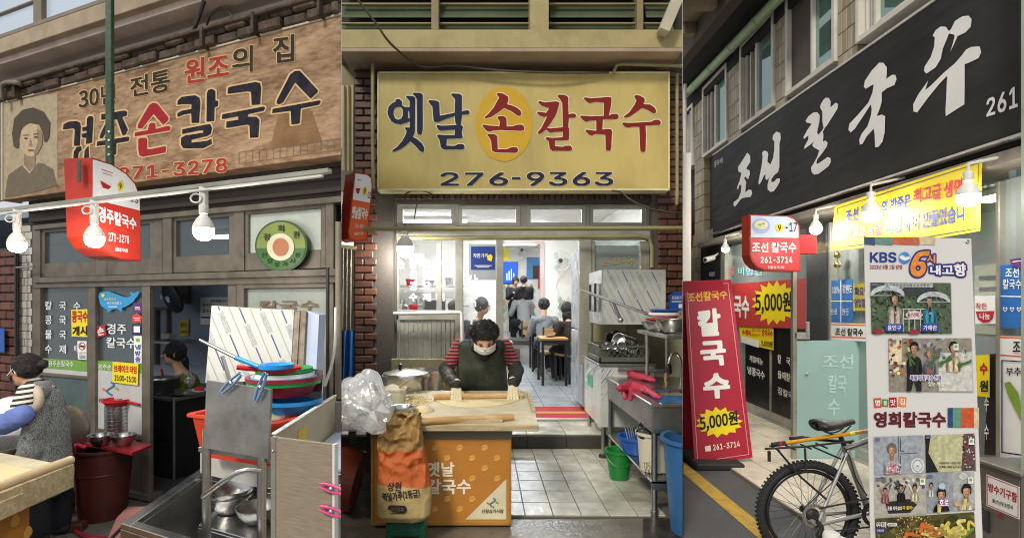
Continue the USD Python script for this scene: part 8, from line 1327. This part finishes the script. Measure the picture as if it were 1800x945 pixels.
# picture 2: three cooks with chives
q = Polygon([(1562, 594), (1707, 594), (1710, 688), (1563, 687)]); photo(list(q.exterior.coords)[:-1], '#8d867a'); pr('photo_wall', Polygon([(1563, 594), (1585, 594), (1585, 640), (1563, 640)]), '#d9c9a8', 2); pr('photo_wall', Polygon([(1650, 620), (1708, 618), (1710, 687), (1650, 687)]), '#c9c7c0', 2); blobs((1562, 594, 1600, 660), ['#b3683a', '#e0d0a0', '#4a4038'], 14, 2, 5, 3, q); blobs((1600, 594, 1700, 630), ['#5d6468', '#a8aca8'], 16, 2, 6, 3, q)
fig(1607, 611, 13, '#262b26', k=4, clip=q); fig(1634, 620, 11, '#7d86a0', hair='#7d7468', k=4, clip=q, apron='#8a5a58'); fig(1676, 610, 12.5, '#d5c5a5', k=4, clip=q); pr('figure_trousers', Polygon([(1595, 655), (1620, 655), (1620, 687), (1612, 687), (1607, 665), (1602, 687), (1594, 687)]), '#1c1e22', 8)
for x, y, a in ((1600, 630, -20), (1640, 635, 30), (1662, 634, 60), (1696, 638, 75)): pr('photo_chives', union_all([affinity.rotate(line([(x, y - 13), (x + R_.uniform(-3, 3), y + 13)], 1.3), a + R_.uniform(-22, 22), origin=(x, y)) for _ in range(9)]).intersection(q), '#3f6a32', 9)
pr('photo_caption', textpx('족발의 칼국수 전복', (1600, 659, 1655, 668), 3).buffer(1.0), ink_w, 10); pr('photo_caption', textpx('족발의 칼국수 전복', (1600, 659, 1655, 668), 3), '#6a4a9c', 11); pr('photo_caption', textpx('없는 게 없어~', (1632, 670, 1670, 678), 2), ink_w, 11)
# names
for i, (x, y, t, c_) in enumerate(((1536, 699, '명', '#c9502a'), (1550.5, 701, '품', '#4f8a3c'), (1563, 698, '맛', '#b8202e'), (1579.5, 697, '집', '#d9803a'))): w_ = 13.5 if i != 1 else 11; g = affinity.rotate(sbox(x, y, x + w_, y + (17 if i != 1 else 13)), (-4, 3, -2, 5)[i]); pr('name_tile', g, c_); pr('lettering', textpx(t, (x + 2.2, y + 3, x + w_ - 2.2, y + 14 - (3 if i == 1 else 0)), 3), ink_w, 1)
pr('name_lettering', textpx('영희칼국수', (1536, 723, 1663, 751), 5.5), '#5c1f26')
for a, b_, c_ in ((1666, 1675, '#2b4a78'), (1675, 1689.5, '#5f8a78'), (1689.5, 1712, '#c2552f'), (1712, 1721, '#d0bd9a')): pr('colour_stripe', [(a, 716.5), (b_, 716), (b_, 751), (a, 751)], c_)
# picture 3: smiling cook by the fridge, apron still life
q = Polygon([(1536, 767), (1622, 764), (1626, 830), (1537, 834)]); photo(list(q.exterior.coords)[:-1], '#9aa0a8'); pr('photo_fridge', union_all([line([(1579, 766), (1581, 831)], 1), line([(1582, 797), (1612, 795)], 1.2), line([(1583, 770), (1583, 792), (1590, 792)], 1.3), line([(1583, 800), (1583, 822)], 1.3)]), '#3d4248', 2); fig(1568, 790, 14, '#cdd0d4', hair='#6d675c', k=3, clip=q, apron='#b88a94'); blobs((1556, 815, 1584, 834), ['#a8404f', '#d9d0cc'], 10, 1, 2.5, 8, q); pr('photo_fan', ell(1613, 818, 12, 14).intersection(q), '#cfd3d6', 4); pr('photo_fan', ell(1613, 818, 9, 11).difference(ell(1613, 818, 7.5, 9.5)).union(ell(1613, 818, 2)).intersection(q), '#9aa2a8', 5)
q = Polygon([(1625, 764), (1713, 761), (1715, 826), (1628, 830)]); photo(list(q.exterior.coords)[:-1], '#b9b68f'); pr('photo_cloth', Polygon([(1626, 764), (1636, 764), (1632, 795), (1650, 829), (1628, 830)]), '#1d1f22', 2); pr('photo_apron', Polygon([(1694, 762), (1713, 761), (1715, 826), (1690, 827)]), '#5d4a48', 2); blobs((1692, 762, 1714, 826), ['#a83a44', '#c9c5c0', '#2a2a2c'], 22, 1, 2.6, 3, q); pr('photo_caption', union_all([textpx('식당을 하면서 면을 직접', (1651, 811, 1688, 815), 2), textpx('반죽해서 뽑아 보고 싶어', (1651, 818, 1690, 822), 2)]), '#2a2a2c', 3)
# picture 4: diners at a table; picture 5: two people eating noodles
q = Polygon([(1537, 837), (1625, 833), (1628, 902), (1538, 909)]); photo(list(q.exterior.coords)[:-1], '#a9a59c'); pr('photo_table', Polygon([(1556, 882), (1598, 876), (1612, 886), (1600, 900), (1562, 902)]), '#2c2522', 3); blobs((1540, 838, 1625, 860), ['#4a505a', '#d0ccc4', '#6d675f'], 12, 2, 5, 2, q)
for x, y, s, c_ in ((1556, 861, 6.5, '#a86a70'), (1584, 856, 7, '#1d1e22'), (1608, 856, 7, '#d9cfae')): fig(x, y, s, c_, k=4, clip=q); pr('figure_arm', union_all([line([(x - 4, y + 8), (x - 9, y - 3)], 2), line([(x + 4, y + 8), (x + 8, y - 3)], 2)]).intersection(q), c_, 9)
pr('photo_caption', textpx('꿈을 이루셨다', (1560, 889, 1586, 896), 3), ink_w, 9); pr('photo_caption', textpx('다 같이~', (1587, 888, 1606, 895), 3), ink_y, 9)
q = Polygon([(1628, 832), (1673, 829), (1675, 897), (1630, 901)]); photo(list(q.exterior.coords)[:-1], '#8f959c'); fig(1655, 868, 14, '#1f2124', k=4, clip=q); fig(1637, 852, 6, '#c9c9c9', k=3, clip=q); pr('photo_cap', ell(1656, 854, 6, 6), '#a9c4d8', 9); pr('photo_noodles', Polygon([(1648, 885), (1655, 884), (1654, 900), (1648, 900)]), '#c9b964', 9); pr('photo_caption', textpx('호로', (1651, 876, 1668, 888), 4).buffer(1), '#8a4a9c', 10); pr('photo_caption', textpx('호로', (1651, 876, 1668, 888), 4), ink_w, 11)
q = Polygon([(1674, 829), (1711, 826), (1713, 895), (1676, 897)]); photo(list(q.exterior.coords)[:-1], '#a3a8a8'); fig(1699, 862, 15, '#d0cabb', k=4, clip=q); pr('photo_lamp', ell(1693, 836, 7, 6), '#c9ccc8', 3); pr('photo_noodles', Polygon([(1694, 876), (1700, 875), (1698, 895), (1693, 895)]), '#cdbf6d', 9); pr('figure_hand', ell(1683, 884, 6, 5).intersection(q), '#c49a80', 10)
# picture 6: bowl of noodles
q = Polygon([(1538, 911), (1712, 899), (1716, 965), (1540, 965)]); photo(list(q.exterior.coords)[:-1], '#4d4a24'); blobs((1540, 905, 1715, 962), ['#6d6a35', '#34351a'], 26, 4, 11, 2, q); blobs((1575, 905, 1640, 960), ['#5a3a1c', '#a8793a', '#d0a85a'], 60, .8, 2.4, 4, q)
for c_, n, x0, x1 in (('#c9602a', 5, 1600, 1650), ('#c8b55a', 9, 1625, 1712), ('#5f8a2c', 4, 1670, 1712), ('#d6c878', 5, 1640, 1705)):
    g = []
    for i in range(n): x = R_.uniform(x0, x1); y = R_.uniform(918, 945); g.append(LineString(spline([(x + R_.uniform(-16, 16), y + R_.uniform(-14, 14)) for _ in range(4)], 5)).buffer(R_.uniform(2, 3.6)))
    pr('photo_noodles', union_all(g).intersection(q), c_, 5 + n % 4)
pr('photo_caption_plate', rrect(1560, 918, 1577, 924, 2.5), '#d5d3d0', 12); pr('photo_caption', textpx('울산대학교', (1562, 919, 1575, 923), 1.5), '#2a2a2c', 13); pr('photo_caption', textpx('6시 내고향', (1541, 916, 1558, 926), 4), ink_w, 12); pr('photo_caption_plate', rrect(1540, 928, 1556, 935, 2.5), '#38429c', 12); pr('photo_caption', textpx('신정시장', (1542, 929.5, 1554, 933.5), 1.5), ink_w, 13)
for x, y in ((1676, 604), (1703, 770), (1617, 840), (1702, 838)): pr('photo_badge', sbox(x, y, x + 9, y + 11), ink_w, 11); pr('photo_badge', sbox(x + 2, y + 2, x + 7, y + 7), ink_g, 12)
for x, y in ((1532, 498), (1566, 597), (1538, 769), (1627, 766), (1539, 839), (1630, 834)): pr('photo_caption_plate', rrect(x, y, x + 10, y + 4, 1.5), '#6a62a0', 12)
qz = [PX.px(1600, 560, -.02), PX.px(1650, 940, -.02)]
T.part('stand_pole', tube([PX.px(1613, 418, -.03), A(PX.px(1625, 700)[0], PX.px(1625, 700)[1] + .04, .03)], .01, 8), black_pl); T.part('stand_foot', bx(PX.px(1560, 700)[0], PX.px(1690, 700)[0], 2.66, 2.9, 0, .03, .008), black_pl)
for a_, b_ in (((1519, 418), (1700, 950)),): pass
mid_ = [t for t in ALL[N0:N1] if not t.path.startswith(('/World/ground', '/World/partition', '/World/room_', '/World/back_'))]; trim(mid_, LR, 1); trim(mid_, RR, -1); trim(ALL[N1:N2], LR, -1); trim(ALL[N2:], RR, 1)
write_all()
